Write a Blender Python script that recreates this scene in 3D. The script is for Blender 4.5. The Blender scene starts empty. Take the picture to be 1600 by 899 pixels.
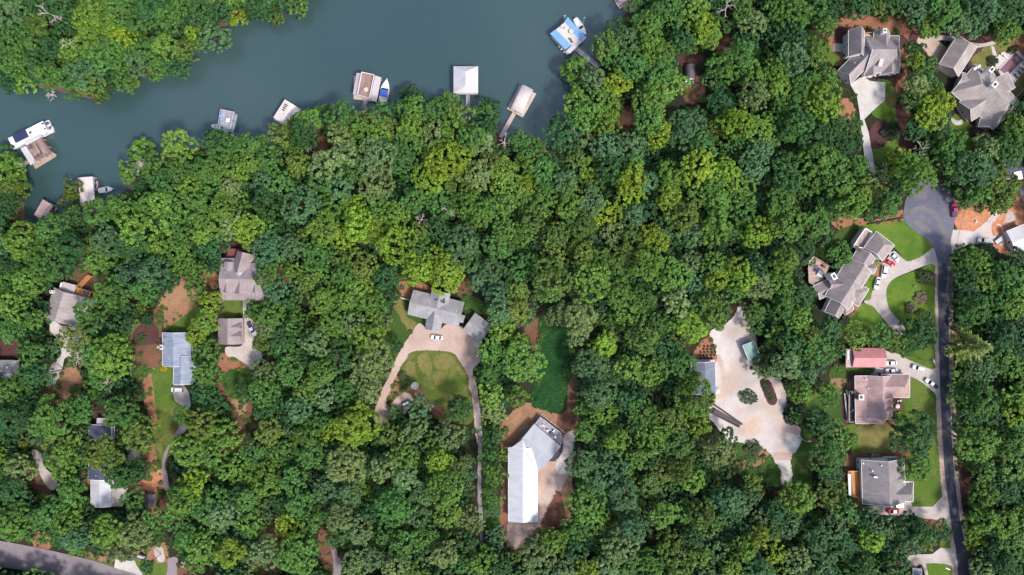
import bpy, math, random
import numpy as np
from mathutils import Vector, noise

random.seed(11)
RNG = np.random.default_rng(5)
sc = bpy.context.scene
COL = sc.collection
S, CH = 0.25, 267.0            # metres per photo pixel on the ground, camera height
WATER = -1.0

# ---------------------------------------------------------------- camera, light, exposure
cam = bpy.data.cameras.new('camera'); camo = bpy.data.objects.new('camera', cam); COL.objects.link(camo)
camo.location = (0, 0, CH); camo.rotation_euler = (0, 0, 0)
cam.sensor_width = 36; cam.lens = 18 / (200.0 / CH); cam.clip_start = 1; cam.clip_end = 5000
sc.camera = camo
SUN_AZ, SUN_EL = math.radians(132), math.radians(54)
world = bpy.data.worlds.new('World'); sc.world = world; world.use_nodes = True
wn = world.node_tree
bg = wn.nodes['Background']; bg.inputs['Strength'].default_value = 0.15
sky = wn.nodes.new('ShaderNodeTexSky'); sky.sky_type = 'NISHITA'; sky.sun_disc = False
sky.sun_elevation = SUN_EL; sky.sun_rotation = SUN_AZ; sky.dust_density = 3.0; sky.ozone_density = 0.6
wn.links.new(sky.outputs[0], bg.inputs['Color'])
sl = bpy.data.lights.new('sun', 'SUN'); sl.energy = 2.6; sl.angle = math.radians(9.0); sl.color = (1.0, 0.95, 0.88)
so = bpy.data.objects.new('sun', sl); COL.objects.link(so)
so.rotation_euler = Vector((-math.sin(SUN_AZ) * math.cos(SUN_EL), -math.cos(SUN_AZ) * math.cos(SUN_EL), -math.sin(SUN_EL))).to_track_quat('-Z', 'Y').to_euler()
sc.view_settings.view_transform = 'Standard'; sc.view_settings.look = 'None'
sc.view_settings.gamma = 1.0; sc.view_settings.use_curve_mapping = False
sc.view_settings.exposure = 0.7
sc.cycles.max_bounces = 6; sc.cycles.diffuse_bounces = 3; sc.cycles.transmission_bounces = 3

# ---------------------------------------------------------------- coordinates read off the photo
def W2(px, py, h=0.0):
    k = S * (CH - h) / CH
    return ((px - 800) * k, -(py - 449.5) * k)
class Z:
    """a zoomed crop of the photo: crop pixel -> photo pixel -> point on a level plane"""
    def __init__(s, ox, oy, f): s.ox, s.oy, s.f = ox, oy, f
    def px(s, x, y): return (s.ox + x / s.f, s.oy + y / s.f)
    def w(s, x, y, h=0.0): return W2(*s.px(x, y), h)
    def ln(s, v, h=0.0): return v / s.f * S * (CH - h) / CH
T1, T2, T3, T4 = (Z(400 * i, 0, 2.9975) for i in range(4))
T5, T6, T7, T8 = (Z(400 * i, 300, 2.9975) for i in range(4))
T9, T10, T11, T12 = (Z(400 * i, 600, 3.0075) for i in range(4))
P1 = Z(0, 0, 1.0)
R5 = Z(1290, 20, 6.913); R6 = Z(1420, 40, 4.994); R7 = Z(1460, 230, 4.994); R8 = Z(1255, 340, 5.29)
R9 = Z(1310, 530, 5.994); R10 = Z(1310, 690, 6.917); R11 = Z(1060, 480, 4.281); R12 = Z(770, 620, 3.907)
R13 = Z(580, 440, 3.909); R14 = Z(320, 380, 4.49); R15 = Z(40, 420, 4.086); R16 = Z(40, 630, 4.086)
RA = Z(0, 170, 4.995); RB = Z(310, 100, 6.42); RC = Z(530, 90, 6.667); RD = Z(770, 0, 4.0875)
RE = Z(1400, 820, 11.38); RF = Z(130, 820, 7.62); RG = Z(940, 0, 17.97); RH = Z(0, 540, 8.99); RI = Z(180, 220, 12.84)

# ---------------------------------------------------------------- materials
MATS = {}
RAGGED = set()
def nodes(name):
    m = bpy.data.materials.new(name); m.use_nodes = True
    nt = m.node_tree; b = nt.nodes['Principled BSDF']
    MATS[name] = m
    return m, nt, b
def N(nt, t, **kw):
    n = nt.nodes.new(t)
    for k, v in kw.items():
        if hasattr(n, k): setattr(n, k, v)
        else: n.inputs[k].default_value = v
    return n
def rgb(c): return (c[0], c[1], c[2], 1)
def mix(nt, a, b, f, mode='MIX'):
    n = nt.nodes.new('ShaderNodeMix'); n.data_type = 'RGBA'; n.blend_type = mode
    for s, v in ((n.inputs[6], a), (n.inputs[7], b), (n.inputs[0], f)):
        if hasattr(v, 'is_linked') or isinstance(v, bpy.types.NodeSocket): nt.links.new(v, s)
        elif isinstance(v, (int, float)): s.default_value = v
        else: s.default_value = rgb(v)
    return n.outputs[2]
def ramp(nt, v, a, b):
    n = N(nt, 'ShaderNodeMapRange'); n.inputs[1].default_value = a; n.inputs[2].default_value = b
    nt.links.new(v, n.inputs[0]); return n.outputs[0]
def noisefac(nt, vec, scale, detail=4, a=0.35, b=0.65, rough=0.55):
    n = N(nt, 'ShaderNodeTexNoise', Scale=scale, Detail=detail, Roughness=rough)
    nt.links.new(vec, n.inputs['Vector']); return ramp(nt, n.outputs['Fac'], a, b)
def pos(nt):
    return nt.nodes.new('ShaderNodeNewGeometry').outputs['Position']
def uvs(nt):
    return nt.nodes.new('ShaderNodeTexCoord').outputs['UV']
def scaled(nt, vec, s):
    n = N(nt, 'ShaderNodeMapping'); n.inputs['Scale'].default_value = s; nt.links.new(vec, n.inputs['Vector']); return n.outputs[0]
def bump(nt, b, h, strength=0.3, dist=0.05):
    n = N(nt, 'ShaderNodeBump', Strength=strength, Distance=dist); nt.links.new(h, n.inputs['Height']); nt.links.new(n.outputs[0], b.inputs['Normal'])

def plain(name, c, rough=0.6, metal=0.0, var=0.12, scale=1.5):
    m, nt, b = nodes(name)
    f = noisefac(nt, pos(nt), scale, 3)
    col = mix(nt, [x * (1 - var) for x in c], [min(1, x * (1 + var)) for x in c], f)
    nt.links.new(col, b.inputs['Base Color']); b.inputs['Roughness'].default_value = rough; b.inputs['Metallic'].default_value = metal
    return m
def ground_mat(name, c1, c2, c3, s1=0.05, s2=0.35, fine=2.2, k3=0.5, rough=0.95, bumpy=0.4, var=0.2, ragged=False):
    """two broad tones, a third in patches, fine grain on top"""
    m, nt, b = nodes(name); p = pos(nt)
    c = mix(nt, c1, c2, noisefac(nt, p, s1, 5, 0.38, 0.62))
    f3 = noisefac(nt, scaled(nt, p, (1.3, 1, 1)), s2, 5, 0.5, 0.72)
    mm = N(nt, 'ShaderNodeMath', operation='MULTIPLY'); nt.links.new(f3, mm.inputs[0]); mm.inputs[1].default_value = k3
    c = mix(nt, c, c3, mm.outputs[0])
    g = noisefac(nt, p, fine, 3, 0.25, 0.75)
    v = N(nt, 'ShaderNodeMapRange'); v.inputs[3].default_value = 1 - var; v.inputs[4].default_value = 1 + var; nt.links.new(g, v.inputs[0])
    cc = N(nt, 'ShaderNodeVectorMath', operation='SCALE'); nt.links.new(c, cc.inputs[0]); nt.links.new(v.outputs[0], cc.inputs['Scale'])
    nt.links.new(cc.outputs[0], b.inputs['Base Color']); b.inputs['Roughness'].default_value = rough
    b.inputs['Specular IOR Level'].default_value = 0.15
    bump(nt, b, g, bumpy, 0.15)
    if ragged:      # the outer rim of a patch breaks up into specks instead of ending in a line
        e = N(nt, 'ShaderNodeAttribute'); e.attribute_name = 'rim'
        q = noisefac(nt, p, 0.9, 5, 0.25, 0.75, 0.7)
        gt = N(nt, 'ShaderNodeMath', operation='GREATER_THAN'); nt.links.new(e.outputs['Fac'], gt.inputs[0]); nt.links.new(q, gt.inputs[1])
        nt.links.new(gt.outputs[0], b.inputs['Alpha'])
        RAGGED.add(name)
    return m
def shingle(name, c, streak=0.35):
    m, nt, b = nodes(name); u = uvs(nt)
    blot = noisefac(nt, u, 0.25, 4)
    st = noisefac(nt, scaled(nt, u, (1.0, 0.12, 1)), 1.3, 4)
    sp = noisefac(nt, scaled(nt, u, (1, 1.6, 1)), 2.6, 2)
    c1 = mix(nt, [x * 0.8 for x in c], [x * 1.15 for x in c], blot)
    c2 = mix(nt, c1, [x * (1 - streak) for x in c], ramp(nt, st, 0.55, 1.2))
    c3 = mix(nt, c2, [x * 1.3 for x in c], ramp(nt, sp, 0.5, 1.6))
    w = N(nt, 'ShaderNodeTexWave', wave_type='BANDS', bands_direction='Y', wave_profile='SAW', Scale=0.55, Distortion=0.3)
    nt.links.new(u, w.inputs['Vector'])
    c4 = mix(nt, c3, [x * 0.72 for x in c], ramp(nt, w.outputs['Fac'], 0.7, 1.6))
    nt.links.new(c4, b.inputs['Base Color']); b.inputs['Roughness'].default_value = 0.9; b.inputs['Specular IOR Level'].default_value = 0.2
    bump(nt, b, sp, 0.4, 0.04)
    return m
def seam_metal(name, c, rough=0.45, metal=0.0, pitch=0.6, dark=0.82):
    m, nt, b = nodes(name); u = uvs(nt)
    w = N(nt, 'ShaderNodeTexWave', wave_type='BANDS', bands_direction='X', wave_profile='SIN', Scale=0.314 / pitch)
    nt.links.new(u, w.inputs['Vector'])
    blot = noisefac(nt, scaled(nt, u, (1, 0.35, 1)), 0.5, 4)
    c1 = mix(nt, [x * 0.86 for x in c], [min(1, x * 1.05) for x in c], blot)
    c2 = mix(nt, c1, [x * dark for x in c], ramp(nt, w.outputs['Fac'], 0.85, 1.0))
    nt.links.new(c2, b.inputs['Base Color']); b.inputs['Roughness'].default_value = rough; b.inputs['Metallic'].default_value = metal
    bump(nt, b, w.outputs['Fac'], 0.5, 0.03)
    return m
def planks(name, c, pitch=0.3, rough=0.8, var=0.3):
    m, nt, b = nodes(name); u = uvs(nt)
    w = N(nt, 'ShaderNodeTexWave', wave_type='BANDS', bands_direction='X', wave_profile='SAW', Scale=0.314 / pitch)
    nt.links.new(u, w.inputs['Vector'])
    blot = noisefac(nt, scaled(nt, u, (1, 0.2, 1)), 1.0, 4)
    c1 = mix(nt, [x * (1 - var) for x in c], [min(1, x * (1 + var)) for x in c], blot)
    c2 = mix(nt, c1, [x * 0.55 for x in c], ramp(nt, w.outputs['Fac'], 0.82, 1.0))
    nt.links.new(c2, b.inputs['Base Color']); b.inputs['Roughness'].default_value = rough
    return m
def glass_mat(name, c=(0.02, 0.025, 0.03), rough=0.06):
    m, nt, b = nodes(name); b.inputs['Base Color'].default_value = rgb(c); b.inputs['Roughness'].default_value = rough
    b.inputs['IOR'].default_value = 1.5
    return m
def paint(name, c, rough=0.25, coat=0.5):
    m, nt, b = nodes(name); b.inputs['Base Color'].default_value = rgb(c); b.inputs['Roughness'].default_value = rough
    b.inputs['Coat Weight'].default_value = coat
    f = noisefac(nt, pos(nt), 3.0, 2)
    nt.links.new(mix(nt, [x * 0.93 for x in c], c, f), b.inputs['Base Color'])
    return m

ground_mat('forest_floor', (0.018, 0.024, 0.012), (0.038, 0.026, 0.018), (0.016, 0.034, 0.012), 0.04, 0.12, 1.5, 0.8)
ground_mat('red_soil', (0.165, 0.078, 0.052), (0.12, 0.058, 0.042), (0.08, 0.07, 0.035), 0.12, 0.25, 1.6, 0.4, ragged=True)
ground_mat('orange_clay', (0.46, 0.20, 0.11), (0.39, 0.165, 0.09), (0.5, 0.33, 0.23), 0.12, 0.5, 1.4, 0.6, ragged=True)
ground_mat('clay_bed', (0.30, 0.135, 0.08), (0.22, 0.10, 0.062), (0.24, 0.15, 0.095), 0.12, 0.5, 1.4, 0.6, ragged=True)
ground_mat('mulch', (0.085, 0.038, 0.04), (0.065, 0.03, 0.03), (0.13, 0.055, 0.045), 0.2, 0.8, 2.2, 0.5, ragged=True)
ground_mat('tan_soil', (0.29, 0.165, 0.10), (0.215, 0.118, 0.072), (0.12, 0.10, 0.04), 0.12, 0.3, 1.6, 0.5, ragged=True)
ground_mat('gravel', (0.365, 0.31, 0.29), (0.50, 0.455, 0.445), (0.44, 0.29, 0.20), 0.07, 0.07, 1.6, 0.75, 0.95, 0.1, var=0.1, ragged=True)
ground_mat('dirt_drive', (0.37, 0.27, 0.23), (0.43, 0.34, 0.30), (0.30, 0.19, 0.14), 0.09, 0.12, 1.5, 0.6, 0.95, 0.1, var=0.1, ragged=True)
ground_mat('concrete', (0.36, 0.315, 0.30), (0.44, 0.39, 0.37), (0.27, 0.225, 0.21), 0.12, 0.2, 1.1, 0.55, 0.9, 0.1, var=0.1)
ground_mat('concrete_light', (0.42, 0.39, 0.375), (0.50, 0.47, 0.455), (0.40, 0.36, 0.335), 0.12, 0.2, 1.1, 0.45, 0.9, 0.1, var=0.1)
ground_mat('asphalt', (0.056, 0.060, 0.080), (0.078, 0.082, 0.104), (0.11, 0.10, 0.105), 0.07, 0.25, 1.6, 0.4, 0.9, 0.2, var=0.1)
ground_mat('asphalt_old', (0.098, 0.102, 0.138), (0.13, 0.132, 0.172), (0.17, 0.15, 0.155), 0.07, 0.16, 1.6, 0.8, 0.9, 0.2, var=0.1)
ground_mat('dust', (0.135, 0.128, 0.15), (0.16, 0.148, 0.16), (0.19, 0.16, 0.155), 0.3, 0.5, 1.6, 0.6, 0.9, 0.2, var=0.1, ragged=True)
ground_mat('asphalt_grey', (0.19, 0.16, 0.18), (0.23, 0.20, 0.22), (0.27, 0.23, 0.23), 0.07, 0.25, 1.6, 0.4, 0.9, 0.2, var=0.1)
ground_mat('lawn_bright', (0.060, 0.128, 0.016), (0.105, 0.168, 0.024), (0.145, 0.165, 0.04), 0.1, 0.2, 1.8, 0.5, var=.24, ragged=True)
ground_mat('lawn_mid', (0.062, 0.115, 0.018), (0.088, 0.135, 0.024), (0.15, 0.14, 0.05), 0.09, 0.16, 1.8, 0.6, var=.26, ragged=True)
ground_mat('lawn_patchy', (0.055, 0.09, 0.016), (0.085, 0.115, 0.022), (0.20, 0.155, 0.07), 0.1, 0.2, 1.8, 0.75, var=.26, ragged=True)
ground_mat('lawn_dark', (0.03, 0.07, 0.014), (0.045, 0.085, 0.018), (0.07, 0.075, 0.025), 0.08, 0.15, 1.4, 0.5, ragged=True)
ground_mat('meadow', (0.009, 0.042, 0.012), (0.014, 0.055, 0.014), (0.03, 0.075, 0.02), 0.15, 0.6, 1.3, 0.7, var=.35, ragged=True)
ground_mat('lawn_dry', (0.13, 0.125, 0.04), (0.18, 0.15, 0.055), (0.085, 0.115, 0.025), 0.15, 0.3, 1.8, 0.8, var=.26, ragged=True)
shingle('roof_taupe', (0.276, 0.241, 0.243)); shingle('roof_tan', (0.302, 0.265, 0.255)); shingle('roof_pink', (0.37, 0.252, 0.241))
shingle('roof_brown', (0.271, 0.229, 0.225)); shingle('roof_greybrown', (0.212, 0.194, 0.202)); shingle('roof_grey', (0.263, 0.257, 0.273))
shingle('roof_blue_grey', (0.235, 0.27, 0.345), 0.5); shingle('roof_slate', (0.155, 0.17, 0.225)); shingle('roof_navy', (0.062, 0.07, 0.11)); shingle('roof_dark', (0.105, 0.10, 0.12)); shingle('roof_mauve', (0.259, 0.214, 0.222))
seam_metal('metal_white', (0.43, 0.44, 0.48), 0.4, 0, 0.9, 0.9); seam_metal('metal_grey', (0.31, 0.325, 0.37), 0.45, 0, 0.6, 0.88)
seam_metal('metal_red', (0.42, 0.17, 0.185), 0.45); seam_metal('metal_green', (0.22, 0.36, 0.31), 0.45); seam_metal('metal_beige', (0.66, 0.585, 0.56), 0.5)
seam_metal('metal_cream', (0.54, 0.48, 0.465), 0.5, 0, 1.0, 0.93); seam_metal('metal_blue', (0.16, 0.32, 0.62), 0.45); seam_metal('metal_brownpink', (0.42, 0.29, 0.28), 0.6, 0, 0.5, 0.7)
seam_metal('metal_silver', (0.42, 0.38, 0.40), 0.5, 0, 0.5, 0.85); seam_metal('metal_charcoal', (0.10, 0.085, 0.10), 0.5, 0, 0.5, 0.8)
seam_metal('metal_pale', (0.47, 0.46, 0.49), 0.5)
planks('deck_brown', (0.235, 0.155, 0.135)); planks('deck_orange', (0.48, 0.20, 0.075)); planks('deck_pink', (0.46, 0.36, 0.34)); planks('deck_tan', (0.34, 0.25, 0.215))
planks('deck_grey', (0.27, 0.26, 0.30)); planks('deck_red', (0.17, 0.045, 0.045)); planks('deck_dark', (0.07, 0.055, 0.065)); planks('deck_pale', (0.55, 0.46, 0.44)); planks('deck_blue', (0.25, 0.30, 0.42))
plain('wall_white', (0.74, 0.73, 0.73), 0.7, 0, 0.05); plain('wall_cream', (0.58, 0.48, 0.41), 0.8); plain('wall_grey', (0.40, 0.42, 0.46), 0.8); plain('wall_brick', (0.26, 0.13, 0.10), 0.9, 0, 0.25, 6)
plain('wall_tan', (0.42, 0.33, 0.29), 0.85); plain('wall_wood', (0.2, 0.12, 0.08), 0.85)
plain('trim_white', (0.62, 0.61, 0.63), 0.5, 0, 0.04); plain('trim_brown', (0.14, 0.09, 0.07), 0.6); plain('trim_grey', (0.35, 0.35, 0.38), 0.6)
plain('timber_dark', (0.045, 0.033, 0.035), 0.9, 0, 0.4, 3); plain('timber_orange', (0.55, 0.27, 0.08), 0.8, 0, 0.2, 3); plain('timber_pale', (0.45, 0.37, 0.31), 0.85, 0, 0.2, 3)
plain('bark', (0.09, 0.065, 0.05), 0.95, 0, 0.35, 3); plain('bark_dead', (0.40, 0.35, 0.32), 0.9, 0, 0.2, 3)
plain('rubber', (0.02, 0.02, 0.02), 0.8); plain('alloy', (0.45, 0.45, 0.47), 0.35, 0.8); plain('black', (0.02, 0.02, 0.024), 0.5); plain('dark_navy', (0.02, 0.028, 0.075), 0.5)
plain('plastic_white', (0.65, 0.65, 0.66), 0.4, 0, 0.03); plain('plastic_pink', (0.80, 0.60, 0.60), 0.5); plain('plastic_teal', (0.05, 0.22, 0.28), 0.5); plain('fabric_blue', (0.03, 0.09, 0.42), 0.7); plain('fabric_lightblue', (0.22, 0.38, 0.66), 0.7)
plain('plastic_magenta', (0.70, 0.03, 0.20), 0.4); plain('foam_dark', (0.03, 0.03, 0.035), 0.8); plain('metal_unit', (0.42, 0.42, 0.44), 0.5, 0.3); plain('steel', (0.55, 0.55, 0.57), 0.4, 0.6); plain('stone', (0.48, 0.42, 0.38), 0.9, 0, 0.25, 4)
plain('pool_cover', (0.16, 0.07, 0.105), 0.7, 0, 0.2, 0.8); plain('cushion_dark', (0.09, 0.07, 0.09), 0.8); plain('wood_pole', (0.36, 0.33, 0.31), 0.8); plain('yellow_lime', (0.55, 0.70, 0.10), 0.6)
plain('light_red', (0.4, 0.01, 0.01), 0.3); plain('lamp_clear', (0.7, 0.7, 0.72), 0.2); plain('solar', (0.05, 0.05, 0.07), 0.25); plain('concrete_block', (0.5, 0.47, 0.45), 0.9)
glass_mat('glass'); glass_mat('skylight', (0.55, 0.6, 0.68), 0.15)
paint('car_white', (0.62, 0.63, 0.64)); paint('car_silver', (0.50, 0.53, 0.56)); paint('car_red', (0.45, 0.012, 0.03)); paint('car_magenta', (0.38, 0.03, 0.12)); paint('car_teal', (0.06, 0.14, 0.2)); paint('boat_white', (0.66, 0.67, 0.69)); paint('car_dark', (0.06, 0.06, 0.07)); paint('jet_pink', (0.45, 0.28, 0.27))

m, nt, b = nodes('water')
p = pos(nt)
wf = noisefac(nt, p, 0.008, 3, 0.35, 0.65)
nt.links.new(mix(nt, (0.020, 0.050, 0.052), (0.036, 0.068, 0.072), wf), b.inputs['Base Color'])
b.inputs['Roughness'].default_value = 0.24; b.inputs['IOR'].default_value = 1.8
n1 = N(nt, 'ShaderNodeTexNoise', Scale=1.1, Detail=5, Roughness=0.6); nt.links.new(scaled(nt, p, (0.7, 1.3, 1)), n1.inputs['Vector'])
bump(nt, b, n1.outputs['Fac'], 0.22, 0.3)

def foliage_mat(name, attr):
    m, nt, b = nodes(name)
    if attr:
        a = N(nt, 'ShaderNodeAttribute'); a.attribute_name = 'tint'; col = a.outputs['Color']
    else:
        col = nt.nodes.new('ShaderNodeObjectInfo').outputs['Color']
    v = N(nt, 'ShaderNodeAttribute'); v.attribute_name = 'leaf_var'
    s = N(nt, 'ShaderNodeMapRange'); s.inputs[3].default_value = 0.52; s.inputs[4].default_value = 1.52; nt.links.new(v.outputs['Fac'], s.inputs[0])
    cc = N(nt, 'ShaderNodeVectorMath', operation='SCALE'); nt.links.new(col, cc.inputs[0]); nt.links.new(s.outputs[0], cc.inputs['Scale'])
    b.inputs['Roughness'].default_value = 0.55; b.inputs['Specular IOR Level'].default_value = 0.25
    nt.links.new(cc.outputs[0], b.inputs['Base Color'])
    t = nt.nodes.new('ShaderNodeBsdfTranslucent')
    tc = mix(nt, cc.outputs[0], (1.05, 1.15, 0.6), 1.0, 'MULTIPLY'); nt.links.new(tc, t.inputs['Color'])
    ms = nt.nodes.new('ShaderNodeMixShader'); ms.inputs[0].default_value = 0.22
    nt.links.new(b.outputs[0], ms.inputs[1]); nt.links.new(t.outputs[0], ms.inputs[2])
    nt.links.new(ms.outputs[0], nt.nodes['Material Output'].inputs['Surface'])
    return m
foliage_mat('foliage', False); foliage_mat('foliage_tinted', True)

# ---------------------------------------------------------------- mesh helpers
ORIGIN = {}
def thing(name, label, cat, xy, z=0.0, group=None, rz=0.0):
    o = bpy.data.objects.new(name, None); COL.objects.link(o)
    o.empty_display_size = 0.5
    o.location = (xy[0], xy[1], z); o.rotation_euler = (0, 0, rz)
    o['label'] = label; o['category'] = cat
    if group: o['group'] = group
    ORIGIN[o.name] = (xy[0], xy[1], z)
    return o
class MB:
    def __init__(s): s.v, s.f, s.m = [], [], []
    def add(s, vs, fs, m=0):
        k = len(s.v); s.v += [tuple(map(float, q)) for q in vs]
        for i, f in enumerate(fs):
            s.f.append([k + j for j in f]); s.m.append(m if isinstance(m, int) else m[i])
        return s
    def box(s, c, size, rz=0.0, m=0, taper=1.0):
        hx, hy, hz = size[0] / 2, size[1] / 2, size[2] / 2
        ca, sa = math.cos(rz), math.sin(rz); vs = []
        for z, t in ((-hz, 1), (hz, taper)):
            for x, y in ((-hx, -hy), (hx, -hy), (hx, hy), (-hx, hy)):
                x *= t; y *= t
                vs.append((c[0] + x * ca - y * sa, c[1] + x * sa + y * ca, c[2] + z))
        return s.add(vs, [(3, 2, 1, 0), (4, 5, 6, 7), (0, 1, 5, 4), (1, 2, 6, 5), (2, 3, 7, 6), (3, 0, 4, 7)], m)
    def prism(s, poly, z0, z1, m=0, ms=None):
        n = len(poly)
        a = sum(poly[i][0] * poly[(i + 1) % n][1] - poly[(i + 1) % n][0] * poly[i][1] for i in range(n))
        if a < 0: poly = poly[::-1]
        vs = [(x, y, z0) for x, y in poly] + [(x, y, z1) for x, y in poly]
        fs = [tuple(range(n - 1, -1, -1)), tuple(range(n, 2 * n))] + [(i, (i + 1) % n, n + (i + 1) % n, n + i) for i in range(n)]
        return s.add(vs, fs, [m, m] + [m if ms is None else ms] * n)
    def tube(s, p0, p1, r0, r1=None, n=8, m=0, caps=True):
        r1 = r0 if r1 is None else r1
        p0, p1 = Vector(p0), Vector(p1); d = (p1 - p0).normalized()
        a = d.orthogonal().normalized(); bb = d.cross(a); vs = []
        for p, r in ((p0, r0), (p1, r1)):
            for i in range(n):
                t = 2 * math.pi * i / n
                vs.append(p + a * (r * math.cos(t)) + bb * (r * math.sin(t)))
        fs = [(i, (i + 1) % n, n + (i + 1) % n, n + i) for i in range(n)]
        if caps: fs += [tuple(range(n - 1, -1, -1)), tuple(range(n, 2 * n))]
        return s.add(vs, fs, m)
    def rings(s, rings, m=0, cap0=True, cap1=True):
        n = len(rings[0]); k = len(s.v); s.v += [tuple(q) for r in rings for q in r]
        for a in range(len(rings) - 1):
            for i in range(n):
                s.f.append([k + a * n + i, k + a * n + (i + 1) % n, k + (a + 1) * n + (i + 1) % n, k + (a + 1) * n + i]); s.m.append(m)
        if cap0: s.f.append([k + i for i in range(n - 1, -1, -1)]); s.m.append(m)
        if cap1: s.f.append([k + (len(rings) - 1) * n + i for i in range(n)]); s.m.append(m)
        return s
    def build(s, name, mats, parent=None, local=False, smooth=False):
        org = (0, 0, 0)
        if parent is not None and not local: org = ORIGIN[parent.name]
        me = bpy.data.meshes.new(name)
        vs = [(x - org[0], y - org[1], z - org[2]) for x, y, z in s.v] if org != (0, 0, 0) else s.v
        me.from_pydata(vs, [], s.f)
        for mm in ([mats] if isinstance(mats, str) else mats): me.materials.append(MATS[mm])
        me.polygons.foreach_set('material_index', s.m)
        if smooth: me.polygons.foreach_set('use_smooth', [True] * len(s.f))
        me.update()
        uvl = me.uv_layers.new(name='UVMap')
        for p in me.polygons:
            nz = p.normal
            t = Vector((-nz.y, nz.x, 0))
            if t.length < 0.02:
                e = me.vertices[p.vertices[1]].co - me.vertices[p.vertices[0]].co
                t = Vector((e.x, e.y, 0))
                if t.length < 1e-4: t = Vector((1, 0, 0))
            t.normalize(); q = nz.cross(t)
            for li in p.loop_indices:
                co = me.vertices[me.loops[li].vertex_index].co
                uvl.data[li].uv = (co.dot(t), co.dot(q))
        o = bpy.data.objects.new(name, me); COL.objects.link(o)
        if parent is not None: o.parent = parent
        ORIGIN[o.name] = org
        return o
def tagobj(o, label, cat, group=None):
    o['label'] = label; o['category'] = cat
    if group: o['group'] = group
    return o

# polygons ------------------------------------------------------------------
def smooth_poly(pts, n=5):
    k = len(pts); out = []
    for i in range(k):
        p0, p1, p2, p3 = (np.array(pts[(i + j - 1) % k], float) for j in range(4))
        for t in np.linspace(0, 1, n, endpoint=False):
            out.append(tuple(0.5 * (2 * p1 + (p2 - p0) * t + (2 * p0 - 5 * p1 + 4 * p2 - p3) * t * t + (3 * p1 - p0 - 3 * p2 + p3) * t ** 3)))
    return out
def rough_poly(pts, step=0.8, amp=0.5, seed=0):
    out = []; n = len(pts)
    for i in range(n):
        a = np.array(pts[i]); c = np.array(pts[(i + 1) % n]); L = np.linalg.norm(c - a)
        k = max(1, int(L / step))
        for j in range(k):
            q = a + (c - a) * j / k
            v = noise.noise_vector(Vector((q[0] * 0.35, q[1] * 0.35, seed))) * 0.7 + noise.noise_vector(Vector((q[0] * 1.2, q[1] * 1.2, seed + 9))) * 0.4
            out.append((q[0] + v.x * amp, q[1] + v.y * amp))
    return out
def inside(P, poly):
    P = np.asarray(P, float); x, y = P[:, 0], P[:, 1]; r = np.zeros(len(P), bool)
    a = np.asarray(poly); bq = np.roll(a, -1, axis=0)
    for (x0, y0), (x1, y1) in zip(a, bq):
        if y0 == y1: continue
        c = ((y0 > y) != (y1 > y)) & (x < (x1 - x0) * (y - y0) / (y1 - y0) + x0)
        r ^= c
    return r
def dist_poly(P, poly):
    P = np.asarray(P, float); d = np.full(len(P), 1e9); a = np.asarray(poly, float); bq = np.roll(a, -1, axis=0)
    for s0, s1 in zip(a, bq):
        e = s1 - s0; L = max(e @ e, 1e-9)
        t = np.clip(((P - s0) @ e) / L, 0, 1)
        q = P - s0 - t[:, None] * e
        d = np.minimum(d, np.hypot(q[:, 0], q[:, 1]))
    return d
NSHEET = [0]
CLEAR = []      # photo-plane polygons (world, ground level) that stay free of filler trees
NOWEED = []
HARD = []       # polygons no trunk may stand in
RIM = {'meadow': 1.8, 'dust': 1.3, 'gravel': .8, 'dirt_drive': .6, 'lawn_dry': 1.8, 'orange_clay': 1.2, 'lawn_bright': .5, 'lawn_mid': .8, 'tan_soil': 1.8, 'red_soil': 1.8, 'clay_bed': 1.5, 'mulch': .8}
def sheet(name, zt, pts, mat, lvl, smooth=True, amp=0.35, clear=True, hard=False, seed=0):
    w = [zt.w(x, y) for x, y in pts]
    if smooth: w = smooth_poly(w, 5)
    base = w
    if amp: w = rough_poly(w, 0.8, amp, seed + NSHEET[0] * 3.7)
    m = MB(); n = len(w)
    a = sum(w[i][0] * w[(i + 1) % n][1] - w[(i + 1) % n][0] * w[i][1] for i in range(n))
    if a < 0: w = w[::-1]
    NSHEET[0] += 1; lvl += 0.0002 * (NSHEET[0] % 140)     # no two sheets ever share a plane
    m.add([(x, y, lvl) for x, y in w], [tuple(range(n))])
    if mat in RAGGED:
        A = np.array(w); T = np.roll(A, -2, axis=0) - np.roll(A, 2, axis=0); T /= np.maximum(np.linalg.norm(T, axis=1), 1e-6)[:, None]
        B = A + np.c_[T[:, 1], -T[:, 0]] * RIM.get(mat, 1.1); k = len(m.v)
        m.add([(x, y, lvl) for x, y in w] + [(x, y, lvl - .006) for x, y in B], [(i, n + i, n + (i + 1) % n, (i + 1) % n) for i in range(n)])
    o = m.build(name, mat); o['kind'] = 'structure'
    if mat in RAGGED:
        at = o.data.attributes.new('rim', 'FLOAT', 'POINT'); at.data.foreach_set('value', [1.02] * (2 * n) + [0.0] * n)
    if clear: CLEAR.append(base[::3] if smooth else base)
    if hard: HARD.append(base[::3] if smooth else base)
    if mat not in RAGGED or mat in ('lawn_bright', 'lawn_mid', 'lawn_dry', 'lawn_patchy', 'mulch'): NOWEED.append(base[::2] if smooth else base)
    return o
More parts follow.
